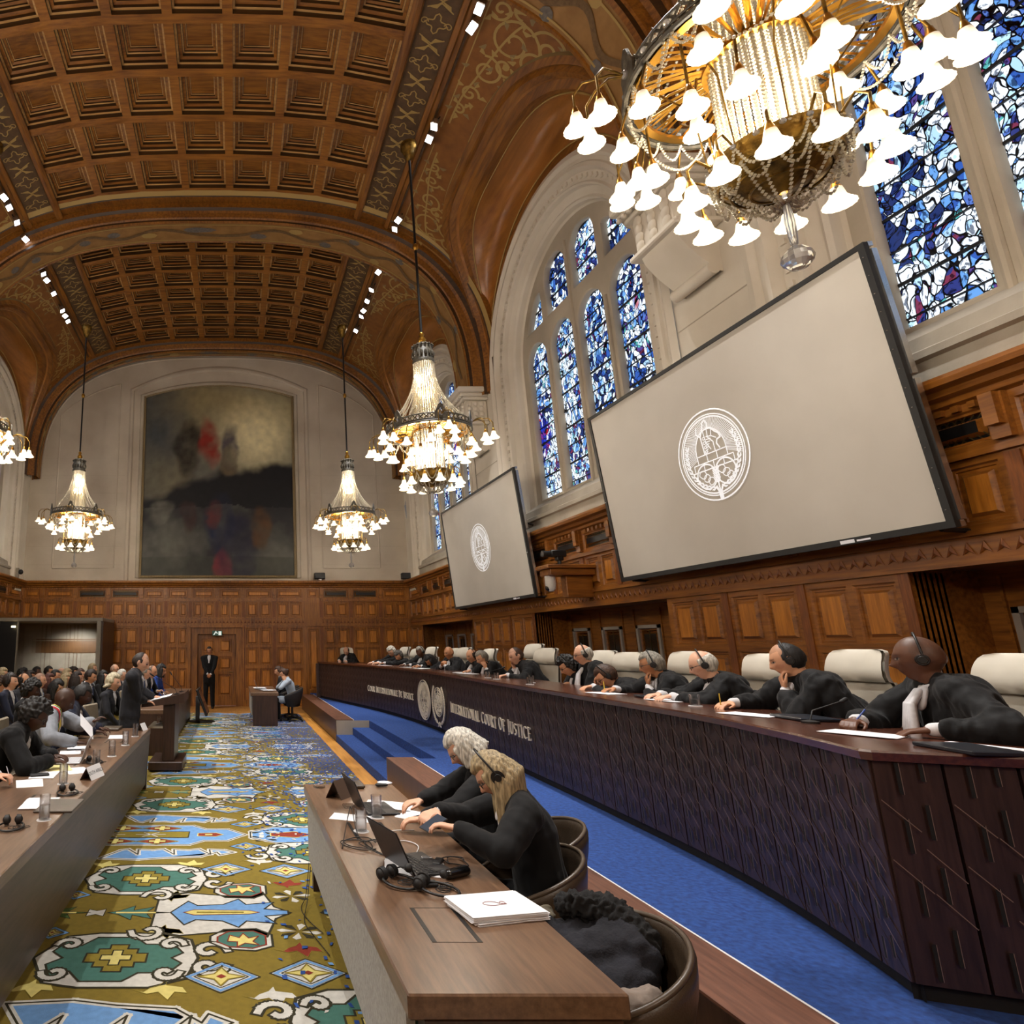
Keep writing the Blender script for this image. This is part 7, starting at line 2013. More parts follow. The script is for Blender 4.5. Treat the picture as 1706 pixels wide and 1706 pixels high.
for j in range(nv + 1):
    for i in range(nu + 1):
        u, v = i/nu, j/nv; top = 10.2 + .42*(1 - (2*u-1)**2); z = 4.06 + (top - 4.06) * v
        verts.append((px0 + PW*u, YE + .07, z)); cols += pcol(u, v)
me = bpy.data.meshes.new('canvas'); me.from_pydata(verts, [], [(j*(nu+1)+i, j*(nu+1)+i+1, (j+1)*(nu+1)+i+1, (j+1)*(nu+1)+i) for j in range(nv) for i in range(nu)])
at = me.color_attributes.new('Col', 'FLOAT_COLOR', 'POINT'); at.data.foreach_set('color', cols)
me.materials.append(vcol('paint_canvas', .55, .3)); me.polygons.foreach_set('use_smooth', [True]*len(me.polygons))
pr_ = empty('painting', (-.57, YE + .06, 4.0)); T(pr_, 'tall dark arched oil painting with glowing sky on the end wall', 'painting')
cv = bpy.data.objects.new('canvas', me); COL.objects.link(cv); cv.parent = pr_; cv.matrix_parent_inverse = Matrix.Translation((.57, -YE - .06, -4.0))
mb = MB(); ol = [(px0, 4.06), (px0 + PW, 4.06)] + [(px0 + PW*(1 - i/16), 10.2 + .42*(1 - (2*(1-i/16)-1)**2)) for i in range(17)]; cc = ((px0 + PW/2), 7.2)
rg = []
for s_, d in ((0, .0), (0, -.05), (.045, -.07), (.09, -.05), (.10, .0)):
    rg.append([(x + (1 if x > cc[0] else -1)*s_*(1 if abs(x-cc[0]) > PW*.49 else abs(x-cc[0])/(PW*.5)), YE + .07 + d, z + (s_ if z > cc[1] else -s_)) for x, z in ol])
for k in range(4): mb.grid([rg[k], rg[k+1]], 0, True)
fo = mb.build('frame', wood('framewood', '6b5a3c', '8f7c56', 2, 5, .5, .1)); fo.parent = pr_; fo.matrix_parent_inverse = Matrix.Translation((.57, -YE - .06, -4.0))
# ------------------------------------------------------------ small things on the desks
TD = .7605
def paper(x, y, w, h, rz, label, n=1, z=TD, th=.0012, group=None, name=None, mat=None, curlc=0):
    mb = MB(); r_ = random.Random(int(x*100+y*37))
    for k in range(n):
        a = r_.uniform(-.05, .05) if n > 1 else 0; ox, oy = r_.uniform(-.008, .008)*(n > 1), r_.uniform(-.008, .008)*(n > 1)
        mb.X = Matrix.Translation((ox, oy, k*th*1.02)) @ Matrix.Rotation(a, 4, 'Z'); mb.box((-w/2, -h/2, 0), (w/2, h/2, th))
    mb.X = None
    o = mb.build(name or ('paper' if n == 1 else 'paper_stack'), mat or M['paper'], loc=(x, y, z)); o.rotation_euler = (0, 0, rz)
    return T(o, label, 'paper' if n == 1 else 'papers', group)
def glass(p, label, h=.13, r=.034, water=.6):
    e = empty('drinking_glass', p); T(e, label, 'glass')
    mb = MB(); mb.lathe([(r*.9, 0), (r, .004), (r*1.02, h), (r*.95, h), (r*.92, .012), (.002, .010)], n=24, cap=True); mb.build('tumbler', M['glass'], e, smooth=True, angle=40)
    mb = MB(); mb.lathe([(.002, .0105), (r*.90, .0125), (r*.92, h*water), (.002, h*water)], n=24, cap=False); mb.build('water', M['glass'], e, smooth=True, angle=40)
    mb = MB(); mb.lathe([(.002, -.004), (r*1.35, -.004), (r*1.4, 0), (r*1.35, .003), (.002, .001)], n=24, cap=False); mb.build('coaster', plain('coast', 'd4d4d6', .3), e, smooth=True)
    return e
def laptop(p, rz, label, body='2c2c30', ang=1.75, scr='1a1a1d', w=.32, d=.22, keys='161618'):
    e = empty('laptop', p, rz); T(e, label, 'laptop')
    mb = MB(); mb.bbox((-w/2, -d/2, 0), (w/2, d/2, .014), .004); mb.build('keyboard_base', plain('lap'+body, body, .35, .5), e)
    mb = MB()
    for j in range(5):
        for i in range(13): mb.box((-w*.44 + i*w*.068, -d*.08 + j*d*.098, .014), (-w*.44 + i*w*.068 + w*.056, -d*.08 + j*d*.098 + d*.08, .0162))
    mb.box((-w*.13, -d*.42, .014), (w*.13, -d*.14, .0146)); mb.build('keys', plain('keys'+keys, keys, .5), e)
    mb = MB(); mb.X = Matrix.Translation((0, d/2, .014)) @ Matrix.Rotation(ang - PI/2, 4, 'X') ; mb.X = Matrix.Translation((0, d/2, .012)) @ Matrix.Rotation(-(ang - PI/2), 4, 'X')
    mb.bbox((-w/2, 0, 0), (w/2, .008, d*.98), .003, 0); mb.box((-w*.47, -.0006, .012), (w*.47, -.0001, d*.93), 1); mb.build('screen', [plain('lap'+body, body, .35, .5), plain('lscr', '30343c', .1, emis='8090a8', es=.15)], e)
    return e
def headset(p, rz, label, mic=True, s=1.0):
    e = empty('headset', p, rz); T(e, label, 'headset'); e.scale = (s, s, s)
    mb = MB(); mb.tube([(.075*math.cos(t), .085*math.sin(t), .012 + .006*math.sin(t)) for t in [PI*.12 + i*PI*1.76/24 + PI/2 for i in range(25)]], .007, 8, flat=.8); mb.build('headband', M['black'], e, smooth=True)
    for sg in (-1, 1):
        mb = MB(); c = Vector((sg*.035, .082, .030)); mb.cyl(c + Vector((-sg*.012, 0, 0)), c + Vector((sg*.014, 0, 0)), .030, .027, 18); mb.ball(c, .026, 12, 8); mb.build('ear_cushion', M['blackrub'], e, smooth=True, angle=50)
    if mic:
        mb = MB(); mb.tube([(.04, .09, .035), (.06, .05, .05), (.05, 0, .06)], .0035, 6); mb.ball((.048, -.008, .062), .020, 12, 8); mb.build('microphone', M['blackrub'], e, smooth=True)
    mb = MB(); mb.tube([(.03*math.cos(i*.9) + .004*i, .03*math.sin(i*.9) - .01, .006 + .002*math.sin(i)) for i in range(26)], .0022, 5, 0, False); mb.build('cord', M['black'], e, smooth=True)
    return e
def cable(pts, label, col='121214', r=.003):
    # smooth through the points
    q = []
    for i in range(len(pts)-1):
        p0, p1, p2, p3 = [Vector(pts[min(max(k, 0), len(pts)-1)]) for k in (i-1, i, i+1, i+2)]
        for k in range(6): t = k/6; q.append(.5*((2*p1)+(-p0+p2)*t+(2*p0-5*p1+4*p2-p3)*t*t+(-p0+3*p1-3*p2+p3)*t**3))
    q.append(Vector(pts[-1])); mb = MB(); mb.tube(q, r, 6)
    return T(mb.build('cable', plain('cab'+col, col, .5), smooth=True), label, 'cable')
PD = lambda u, v, dz=0: P(u, v, Z=.76 + dz)
def tentcard(p, rz, w, h, label, text=None, col='e6e6e8', back='4a3a2c'):
    e = empty('name_card' if text else 'folded_board', p, rz); T(e, label, 'sign' if text else 'board')
    mb = MB()
    for sg in (-1, 1):
        mb.add([(-w/2, sg*h*.55, 0), (w/2, sg*h*.55, 0), (w/2, sg*.0, h), (-w/2, sg*.0, h), (-w/2, sg*h*.55-sg*.004, 0), (w/2, sg*h*.55-sg*.004, 0), (w/2, 0, h-.005), (-w/2, 0, h-.005)], [(0,1,2,3),(4,5,6,7),(0,1,5,4),(1,2,6,5),(0,3,7,4)], 0 if sg < 0 else 1)
    mb.build('card', [plain('card'+col, col, .7), plain('card'+back, back, .6)], e)
    if text:
        a = math.atan2(h, h*.55); X = Matrix.Translation((0, -h*.275 - .0012, h*.5)) @ Matrix.Rotation(a, 4, 'X'); v, f = textmesh(text, h*.42, .0002, X, sx=.95)
        mb = MB(); mb.add(v, f); mb.build('lettering', plain('ink', '2c3440', .7), e, fix=False)
    return e
# --- foreground desk
glass(PD(602, 1385), 'drinking glass half full of water, the nearer of two on the foreground desk', .125)
glass(PD(628, 1362), 'drinking glass behind the nearer one on the foreground desk', .135, water=.5)
a = PD(700, 1398); laptop((.93, 3.50, TD), -PI/2 + .25 + PI, 'open black laptop before the blond woman', ang=2.0)
laptop((.96, 4.62, TD), PI/2 + .1, 'open dark laptop at the far part of the foreground desk', ang=1.95)
p_ = PD(830, 1527); paper(p_.x + .01, p_.y + .05, .23, .33, .20 + PI/2, 'thick stack of white paper with a drawn red loop on the foreground desk', 22, th=.0014)
p2 = PD(826, 1519, .033); mb = MB(); lp_ = [(.035*math.cos(t) , .02*math.sin(t)) for t in [i*2*PI/20 for i in range(19)]]
mb.tube([(p_.x - .01 + a_, p_.y + b_ + .04, TD + .0335) for a_, b_ in lp_] + [(p_.x + .055, p_.y + .04, TD+.0335)], .0011, 4); mb.tube([(p_.x + .04 + .012*math.cos(t), p_.y + .05 + .012*math.sin(t), TD + .0335) for t in [i*.5 for i in range(13)]], .0011, 4)
ob = bpy.data.objects['paper_stack']; o = mb.build('red_mark', plain('redink', '7a3030', .8)); o.parent = ob; o.matrix_parent_inverse = (Matrix.Translation(ob.location) @ ob.rotation_euler.to_matrix().to_4x4()).inverted()
q = PD(690, 1447); paper(q.x, q.y, .21, .29, 1.35, 'white sheets lying before the headsets on the foreground desk', 4)
q = PD(600, 1361); paper(q.x - .06, q.y - .02, .16, .26, 1.2, 'single white sheet under the water glasses on the foreground desk')
q = PD(645, 1346); paper(q.x + .02, q.y + .04, .21, .30, 1.2, 'stack of printed papers behind the water glasses', 9)
q = PD(705, 1362); paper(q.x, q.y, .21, .29, .9, 'loose white papers by the hands of the white haired woman', 3)
q = PD(730, 1368); paper(q.x + .02, q.y + .03, .20, .28, .6, 'printed sheets fanned out on the desk before the white haired woman', 3)
headset((PD(668, 1474).x, PD(668, 1474).y, TD + .002), .6, 'black headset with microphone, left one of the pair on the foreground desk')
headset((PD(733, 1487).x, PD(733, 1487).y, TD + .002), 1.0, 'black headset with microphone, right one beside the paper stack')
q = PD(762, 1462); mb = MB(); capsule(mb, (-.055, 0, .022), (.055, 0, .022), .026, .026, 16, .85, (0,0,1)); e = mb.build('glasses_case', plain('caseblk', '0c0c0d', .18), smooth=True, loc=(q.x, q.y, TD)); e.rotation_euler = (0, 0, .5); T(e, 'glossy black glasses case on the foreground desk', 'case')
q = PD(712, 1475); mb = MB(); mb.bbox((-.045, -.03, 0), (.045, .03, .016), .004); T(mb.build('receiver_box', M['blackrub'], loc=(q.x, q.y, TD)), 'small flat black receiver between the two headsets', 'receiver')
q = PD(730, 1440); mb = MB(); mb.bbox((-.02, -.05, 0), (.02, .05, .02), .004); o = mb.build('adapter_box', M['blackrub'], loc=(q.x, q.y, TD)); o.rotation_euler = (0,0,-.5); T(o, 'small dark adapter beside the glasses case', 'adapter')
q = PD(724, 1437); mb = MB(); mb.bbox((-.02, -.015, 0), (.02, .015, .022), .004); T(mb.build('plug', plain('plugc', 'a8a8ac', .2, trans=.6), loc=(q.x - .04, q.y + .02, TD)), 'clear plastic plug lying on white sheets', 'plug')
q = PD(581, 1345); mb = MB(); mb.bbox((-.04, -.04, 0), (.04, .04, .018), .006); T(mb.build('plastic_box', M['glass'], loc=(q.x, q.y, TD)), 'small clear plastic box near the brown folded board', 'box')
q = PD(532, 1312); mb = MB(); mb.lathe([(.002, 0), (.045, 0), (.048, .012), (.044, .012), (.04, .004), (.002, .003)], n=24); T(mb.build('glass_dish', M['glass'], loc=(q.x, q.y, TD), smooth=True), 'round clear dish at the far left corner of the foreground desk', 'dish')
q = PD(560, 1330); tentcard((q.x + .03, q.y + .04, TD), .9, .17, .12, 'brown folded name board at the far end of the foreground desk', None, '4a3628')
q = PD(604, 1312); mb = MB(); mb.bbox((-.06, -.09, 0), (.06, .09, .03), .01); T(mb.build('leather_pouch', M['leather'], loc=(q.x - .05, q.y + .03, TD)), 'dark leather pouch beside the far laptop', 'pouch')
q = PD(632, 1311); mb = MB(); capsule(mb, (-.03,0,.015), (.03,0,.015), .022, .018, 12, .6, (0,0,1)); T(mb.build('computer_mouse', M['blackrub'], loc=(q.x + .02, q.y, TD), smooth=True), 'dark computer mouse at the far right corner of the foreground desk', 'mouse')
q = PD(640, 1304); mb = MB(); mb.lathe([(.002,.0),(.055,.0),(.06,.006),(.03,.012),(.002,.012)], n=20); T(mb.build('saucer', M['paper'], loc=(q.x + .0, q.y - .02, TD), smooth=True), 'white saucer at the far end of the foreground desk', 'saucer')
mb = MB(); mb.bbox((-.035, -.075, 0), (.035, .075, .008), .004, 0); mb.box((-.031, -.070, .0081), (.031, .070, .0085), 1)
o = mb.build('phone', [M['black'], plain('phsc', '3c4450', .1)]); o.location = (1.05, 3.62, .925); o.rotation_euler = (.35, .2, -1.0); T(o, 'black phone held up in the hand of the blond woman', 'phone')
q = PD(735, 1372); mb = MB(); mb.bbox((-.06,-.09,0), (.06,.09,.022), .008); o = mb.build('tablet_case', M['blackrub'], loc=(q.x - .05, q.y - .02, TD)); o.rotation_euler = (0,0,.5); T(o, 'black case lying between laptop and papers of the two women', 'case')
rc = random.Random(5)
def coil(u, v, n, R, lab, col='121214', r=.0028):
    q = PD(u, v); pts = [(q.x + R*math.cos(k*.9)*rc.uniform(.6, 1.2), q.y + R*1.2*math.sin(k*.9)*rc.uniform(.6, 1.2), TD + .004 + .010*rc.random()) for k in range(n)]
    return cable(pts, lab, col, r)
coil(600, 1408, 14, .09, 'tangled black cable near the front edge of the foreground desk'); coil(633, 1412, 12, .10, 'second loop of black cable before the laptop'); coil(760, 1437, 12, .06, 'thin black cable coiled by the adapter')
cable([(*PD(570, 1415).xy, TD+.004), (*PD(583, 1372).xy, TD+.08), (*PD(588, 1378).xy, TD+.09), (*PD(600, 1400).xy, TD+.01), (*PD(650, 1430).xy, TD+.004), (*PD(690, 1432).xy, TD+.004)], 'black cable looping upward on the foreground desk')
cable([(*PD(632, 1398).xy, TD+.004), (*PD(650, 1388).xy, TD+.01), (*PD(690, 1385).xy, TD+.006)], 'white cable before the laptop', 'd4d4d4'); cable([(*PD(645, 1405).xy, TD+.004), (*PD(675, 1403).xy, TD+.006), (*PD(697, 1412).xy, TD+.006), (*PD(692, 1432).xy, TD+.006), (*PD(720, 1436).xy, TD+.02)], 'white charging cable from the laptop to the clear plug', 'd4d4d4')
for k, (u, lab) in enumerate(((515, 'black cables hanging to the floor behind the foreground desk panel'), (530, 'second bunch of floor cables at the foot of the foreground desk'))):
    q = P(u, 1500 + 15*k, Z=.02); cable([(.56, 5.25-.1*k, .24), (.52, 5.15-.1*k, .05), (.47, 5.0-.2*k, .018), (.50, 4.8-.2*k, .018), (.57, 4.6-.3*k, .02)], lab)
# coat, scarf and bag on the near tub chair
def lump(name, mat, parts, loc, label, cat, vox=.012, am=.02, fq=9):
    mb = MB()
    for a_, b_, r0, r1 in parts: capsule(mb, a_, b_, r0, r1, 14)
    o = remesh(mb, name, mat, None, vox, 4, lambda c: am*(noise.noise(Vector((c.x*fq, c.y*fq*2.2, c.z*fq*1.2))) + .4*noise.noise(c*fq*4))); o.location = loc
    return T(o, label, cat)
M['wool'] = mottled('wool', '14151c', '1f2029', 8, .95, .4, 5, 90)
cx, cy = 1.36, 2.70
coat = lump('coat', M['wool'], [((-.22,.16,.62),(.12,.18,.70),.08,.09), ((-.18,.04,.60),(.14,.06,.70),.09,.10), ((-.14,-.06,.56),(.12,-.04,.64),.08,.09), ((.14,.16,.74),(.16,-.02,.72),.08,.07), ((-.26,.2,.64),(-.1,.22,.72),.05,.06)], (cx, cy, .0), 'dark navy wool coat heaped on the nearest tub chair', 'coat')
fur = lump('fur', plain('furblk', '08080a', .9), [((.02,.20,.80),(.16,.14,.80),.05,.06), ((.16,.14,.80),(.20,.0,.76),.06,.05)], (0,0,0), '', 'x', .008, .022, 40); fur.parent = coat
for k_ in ('label', 'category'): 
    if k_ in fur: del fur[k_]
fur.name = 'fur_collar'
lump('scarf', cloth('scarf', '8d8076', .6, .5, 20), [((-.05,-.18,.60),(.10,-.16,.60),.055,.06), ((-.02,-.20,.55),(.08,-.20,.53),.05,.05)], (cx + .0, cy - .02, .02), 'crumpled grey satin scarf below the dark coat on the chair', 'scarf', .009, .012, 16)
mb = MB()
for k in range(14):
    t = k/13; mb.ball((.08 + .10*t, -.20 + .14*t, .58 + .03*t), .013, 8, 6)
T(mb.build('bead_strap', plain('pearl', 'd8c8b4', .3), loc=(cx, cy - .02, .02), smooth=True), 'pale beaded strap hanging over the near tub chair', 'strap')
lump('glove', cloth('glove', '6a6252', .8, .3), [((-.04,0,.02),(.05,.01,.03),.022,.024), ((-.03,-.03,.02),(.05,-.02,.02),.016,.018)], (1.30, 3.02, .70), 'olive glove at the desk edge behind the paper stack', 'glove', .006, .006, 30)
# badge lanyard on the white haired woman is part of her clothes; microphones on the bench
# --- left desk
for (u, v, w_, lab) in ((250, 0, 0, ''),): pass
gl = [(250/3.412, 900+1590/3.412, 'nearest of the glasses on the left desk'), (358/3.412, 900+1385/3.412, 'second glass from the camera on the left desk, by the name card'), (546/3.412, 900+1290/3.412, 'glass on the left desk just behind the name card'),
      (636/3.412, 900+1228/3.412, 'fourth glass on the left desk, beyond the headset'), (712/3.412, 900+1165/3.412, 'fifth glass on the left desk, before the lectern'), (768/3.412, 900+1115/3.412, 'farthest glass on the left desk, at its end')]
for u, v, lab in gl: glass(PD(u, v), 'water tumbler, ' + lab, .15)
q = PD(525/3.412, 900+1350/3.412); tentcard((q.x, q.y, TD), PI/2 - .25, .24, .10, 'white name card of South Africa on the left desk', 'SOUTH AFRICA')
q = PD(808/3.412, 900+1080/3.412); tentcard((q.x, q.y, TD), PI/2 - .25, .16, .09, 'small white card at the far end of the left desk', 'ICJ' if False else 'AGENT' if False else None, 'e6e6e8')
def PP(x, y): return PD(x/8.53, 1240 + y/8.53)
q = PP(560, 850); paper(q.x, q.y, .22, .32, .1, 'fan of white papers with a pen on the left desk, nearest pile', 7)
q = PP(720, 890); mb = MB(); mb.bbox((-.13, -.17, 0), (.13, .17, .014), .004); o = mb.build('folder', [M['leather']], loc=(q.x + .06, q.y, TD)); T(o, 'dark leather folder beside the nearest paper pile on the left desk', 'folder')
q = PP(420, 560); paper(q.x, q.y, .2, .3, .3, 'white sheet under the writing hand on the left desk', 2)
q = PP(720, 440); paper(q.x - .05, q.y, .2, .3, .1, 'open notebook pages beyond the writing hand', 4)
q = PP(820, 345); paper(q.x, q.y, .21, .3, .4, 'yellow legal pad with a pen on the left desk', 4, mat=plain('ylw', 'e8dc96', .8), name='notepad')
q = PP(1090, 375); paper(q.x, q.y, .2, .28, .5, 'white paper beside the yellow pad', 1)
q = PP(560, 460); mb = MB(); mb.bbox((-.03,-.08,0),(.03,.08,.02), .01); o = mb.build('spectacle_case', M['blackrub'], loc=(q.x, q.y, TD + .006)); o.rotation_euler = (0,0,-1.2); T(o, 'slim black case lying on the notebook pages', 'case')
q = PP(1110, 250); laptop((q.x - .08, q.y + .02, TD), -PI/2 + .1, 'open silver laptop of the curly haired counsel', 'b4b6ba', 1.9, keys='d4d4d8')
for (x, y, rz, lab) in ((960, 710, .3, 'black headset on the left desk between two glasses'), (150, 1200, .2, 'black headset at the left edge of the photo'), (1340, 270, .4, 'black headset on the left desk behind the name card')):
    q = PP(x, y); headset((q.x, q.y, TD + .002), rz, lab, mic=False)
for (x, y, lab, w_, n) in ((1100, 60, 'white papers beyond the silver laptop', .2, 3), (1000, 110, 'white printed sheets before the bald counsel', .2, 3)):
    q = PP(x, y); paper(q.x, q.y, w_, .3, .2, lab, n)
q = PD(197, 1228); paper(q.x, q.y, .21, .3, .1, 'white papers near the third counsel on the left desk', 3); q = PD(190, 1218); mb = MB(); mb.bbox((-.12,-.16,0),(.12,.16,.03),.005); T(mb.build('binder', M['leather'], loc=(q.x-.06, q.y+.15, TD)), 'dark binder at the far part of the left desk', 'binder')
mb = MB(); mb.X = Matrix.Rotation(.9, 4, 'Y') @ Matrix.Rotation(.4, 4, 'Z'); mb.box((-.105, -.148, 0), (.105, .148, .001)); a_ = P(143, 1216, Y=7.0)
T(mb.build('held_paper', M['paper'], loc=(-1.56, 6.95, 1.02)), 'white sheet held up by the bald counsel in grey', 'paper')
# striped scarf of the bald counsel
bald = [o for o in bpy.data.objects if o.get('label', '').startswith('bald counsel')][0]
from mathutils.bvhtree import BVHTree
jk = [c for c in bald.children if c.name.startswith('jacket')][0]
bv = BVHTree.FromPolygons([v.co.copy() for v in jk.data.vertices], [tuple(p.vertices) for p in jk.data.polygons])
for k, (c_, x0_, w_) in enumerate((('0c0c0c', .050, .012), ('e0c860', .062, .010), ('2c6a3c', .072, .016), ('e4e4e4', .088, .012), ('b02028', .100, .046))):
    rows = [[], []]
    for e, xx in enumerate((x0_, x0_ + w_)):
        for q in range(9):
            h = bv.ray_cast(Vector((xx, -.06 + .035*q + (xx-.05)*.2, 1.2)), Vector((0, 0, -1)))[0]
            if h and (not rows[e] or abs(h.z + .007 - rows[e][-1].z) < .10): rows[e].append(h + Vector((0, .003, .007)))
        zt_ = rows[e][-1].z
        for q in range(1, 12):
            h = bv.ray_cast(Vector((xx, 1.2, zt_ - .03*q)), Vector((0, -1, 0)))[0]
            ok_ = h is not None and abs(h.y + .007 - rows[e][-1].y) < .14
            rows[e].append((h + Vector((0, .007, .002))) if ok_ else rows[e][-1] + Vector((0, .002, -.03)))
    n_ = min(len(rows[0]), len(rows[1])); mb = MB(); mb.grid([rows[0][:n_], rows[1][:n_]])
    mb.build('scarf_stripe', plain('str'+c_, c_, .7), bald, smooth=True)
# microphones on the lectern and on the bench
def mic(p, d, label, Lh=.42):
    e = empty('microphone', p); T(e, label, 'microphone'); d = Vector(d).normalized()
    mb = MB(); mb.lathe([(.002,0),(.045,0),(.045,.012),(.012,.02),(.002,.02)], n=16); mb.build('mic_base', M['black'], e)
    mb = MB(); mb.tube([Vector((0,0,.015)), Vector((0,0,.06)) + d*.03, d*Lh*.9 + Vector((0,0,.02))], .0045, 6); mb.build('gooseneck', M['blackrub'], e, smooth=True)
    mb = MB(); capsule(mb, d*Lh*.88 + Vector((0,0,.02)), d*Lh + Vector((0,0,.02)), .011, .012, 10); mb.build('mic_head', M['blackrub'], e, smooth=True)
mic((-.90, 10.1, 1.11), (-.7, -.1, .5), 'gooseneck microphone reaching from the lectern towards the speaker', .5); mic((-.86, 10.55, 1.115), (-.35, .1, .5), 'second gooseneck microphone on the far side of the lectern', .35)
paper(-1.17, 10.3, .34, .5, .0, 'white speech pages lying on the sloping lectern', 3, z=1.05).rotation_euler = (0, -.24, 0)
glass((-1.2, 10.4, .651), 'glass of water on the shelf inside the lectern', .12)
def jmic(y, lab): 
    q = bfront(s_of_y(y), .35, ZT); mic((q.x, q.y, ZT - .003), (.75, .1, .32), lab, .30)
jmic(4.05, 'gooseneck microphone lying low on the bench between the two nearest judges'); jmic(9.8, 'gooseneck microphone before the centre of the bench')
# glasses and papers on the bench
for (y, off, lab) in ((5.05, .30, 'low glass on the bench before the judge with hand at mouth'), (7.75, .16, 'glass of water on the bench near the judge bending over papers'), (8.15, .34, 'glass of water before the woman with curly black hair'), (9.0, .2, 'first of two low glasses before the centre judge'), (9.35, .2, 'second of two low glasses before the centre judge')):
    q = bfront(s_of_y(y), off, ZT + .001); glass(q, lab, .085, .034)
for (y, off, rz, n, lab) in ((3.55, .30, .5, 3, 'white pages under the pen hand of the nearest judge'), (3.15, .5, .3, 5, 'white booklet before the nearest judge'), (4.45, .28, .4, 2, 'papers on the bench before the judge with hand at mouth'), (5.55, .4, .2, 2, 'papers before the white haired judge with thin glasses'), (6.35, .3, .2, 2, 'papers before the judge with hand on chin'),
                         (10.6, .3, .3, 5, 'loose papers near the centre of the bench'), (11.0, .35, 1.0, 6, 'fanned papers in plastic covers near the centre of the bench'), (13.0, .3, .3, 3, 'papers before the woman with long black hair'), (13.7, .3, .5, 3, 'papers before the judge with short white hair'), (15.0, .3, .5, 3, 'papers before the women judges at the far end')):
    q = bfront(s_of_y(y), off, ZT); paper(q.x, q.y, .21, .3, rz, lab, n, z=ZT + .0005)
for (y, off, w_, lab) in ((4.25, .45, .3, 'dark closed laptop on the bench between the two nearest judges'), (3.05, .40, .3, 'dark tablet on the bench before the nearest judge'), (5.85, .45, .25, 'dark tablet before the white haired judge with thin glasses')):
    q = bfront(s_of_y(y), off, ZT); mb = MB(); mb.bbox((-w_/2, -.11, 0), (w_/2, .11, .018), .004); o = mb.build('tablet', plain('tab', '20242c', .3), loc=(q.x, q.y, ZT)); o.rotation_euler = (0,0,1.4); T(o, lab, 'tablet')
# far desk things
laptop((.66, 16.3, .785), PI/2, 'open laptop on the small far desk', '8c8e94', 1.9); paper(.62, 16.8, .3, .4, .1, 'white papers on the small far desk', 4, z=.7805); paper(.8, 16.0, .3, .3, .3, 'white pages at the near end of the small far desk', 3, z=.7805)
for (y, lab) in ((12.6, 'cup and papers on the second left desk, near end'), (13.6, 'white papers on the second left desk before the man with cropped hair'), (14.6, 'white papers on the second left desk before the woman in blue')):
    paper(-1.45, y, .25, .34, .2, lab, 3)
for (y, lab) in ((13.0, 'water bottle with blue label, nearer of two on the second left desk'), (13.25, 'water bottle with blue label, farther of two on the second left desk')):
    e = empty('water_bottle', (-1.42, y, TD)); T(e, lab, 'bottle'); mb = MB(); mb.lathe([(.03,0),(.032,.01),(.032,.14),(.012,.18),(.012,.2)], n=14); mb.build('bottle_body', M['glass'], e, smooth=True); mb = MB(); mb.lathe([(.033,.05),(.033,.11)], n=14, cap=False); mb.build('bottle_label', plain('bl', '2a4aa0', .5), e, smooth=True)
    mb = MB(); mb.lathe([(.013,.195),(.013,.212),(.002,.212)], n=10); mb.build('cap', plain('bl', '2a4aa0', .5), e)
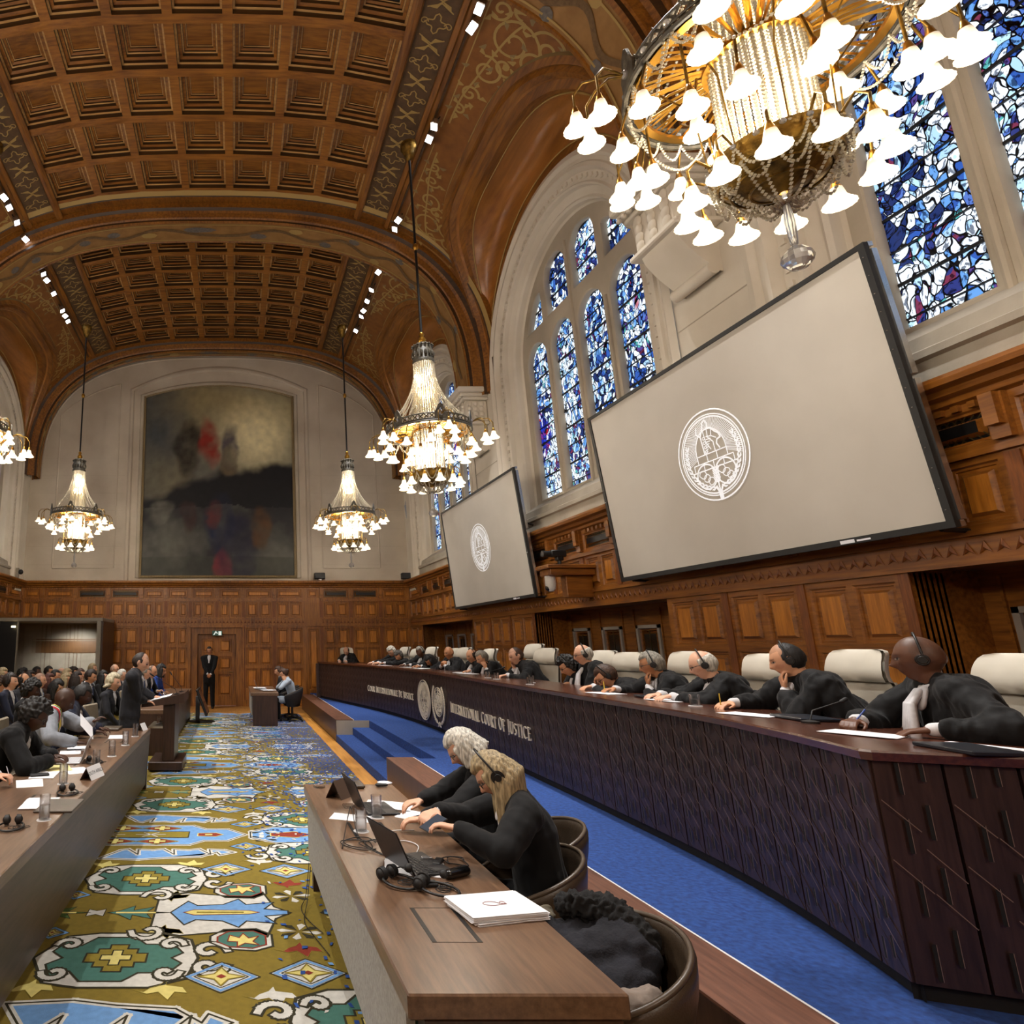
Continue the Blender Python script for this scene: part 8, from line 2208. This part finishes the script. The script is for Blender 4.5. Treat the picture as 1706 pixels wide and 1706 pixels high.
# ------------------------------------------------------------ lights
def light(kind, name, loc, energy, col, size=.1, aim=None, spot=None, blend=.6, sy=None):
    d = bpy.data.lights.new(name, kind); d.energy = energy; d.color = col
    if kind in ('POINT', 'SPOT'): d.shadow_soft_size = size
    if kind == 'AREA':
        d.size = size
        if sy: d.shape = 'RECTANGLE'; d.size_y = sy
    if kind == 'SPOT': d.spot_size = math.radians(spot or 60); d.spot_blend = blend
    o = bpy.data.objects.new(name, d); COL.objects.link(o); o.location = loc
    if aim is not None: o.rotation_euler = (Vector(aim) - Vector(loc)).to_track_quat('-Z', 'Y').to_euler()
    return o
WARM = (1.0, .89, .75); NEUT = (1.0, .97, .93)
for x in (3.18, -4.3):
    for y in (17.2, 10.2, 3.3, -3.4):
        light('POINT', 'chandelier_light', (x, y, 4.98), 230, WARM, .28)
        light('POINT', 'chandelier_light', (x, y, 6.35), 95, WARM, .16)
# track spots aimed down into the court
sp = [((3.45, 12.0, 10.6), (4.0, 13.5, 1)), ((3.45, 9.0, 10.6), (3.9, 9.8, 1)), ((3.45, 7.6, 10.6), (3.9, 6.0, 1)), ((3.45, 5.4, 10.6), (3.8, 3.8, 1.)), ((3.45, 15.5, 10.6), (3.5, 17, 1)),
      ((-4.7, 12.0, 10.6), (-3.0, 12, .8)), ((-4.7, 9.0, 10.6), (-2.0, 9, .8)), ((-4.7, 5.4, 10.6), (-1.5, 5.5, .8)), ((-4.7, 16, 10.6), (-1, 17, .8)),
      ((-.6, 6.2, 11.2), (1.2, 4.2, .8)), ((-.6, 6.5, 11.2), (.2, 9.2, 0)), ((-.6, 12.8, 11.4), (.3, 14.5, 0))]
for a, b in sp: light('SPOT', 'track_light', a, 1300, NEUT, .12, b, 46)
# small up-lights standing on the corbels
for y in PIERS:
    for x, s in ((5.1, 1), (-6.36, -1)):
        light('SPOT', 'corbel_light', (x, y, 7.4), 45, (1, .68, .3), .05, (x - s * .5, y, 10), 90)
w = bpy.data.worlds.new('world'); SC.world = w; w.use_nodes = True
bg = w.node_tree.nodes['Background']; bg.inputs[0].default_value = (.55, .65, .85, 1); bg.inputs[1].default_value = .4
SC.view_settings.exposure = 0.42
cy = SC.cycles
cy.max_bounces = 4; cy.diffuse_bounces = 3; cy.glossy_bounces = 2; cy.transmission_bounces = 4; cy.transparent_max_bounces = 8
cy.caustics_reflective = False; cy.caustics_refractive = False; cy.sample_clamp_indirect = 4.0
cy.use_adaptive_sampling = True; cy.adaptive_threshold = .08
cy.use_denoising = True
try: cy.denoiser = 'OPENIMAGEDENOISE'
except Exception: pass
light('SPOT', 'booth_fill', (bx0+2.0, by0+.9, bz-.16), 220, (1,.95,.85), .2, (bx0+2.0, by0+1.4, 1.0), 130)  # added fill that brightens the booth interior
bpy.data.scenes.remove(SC2)
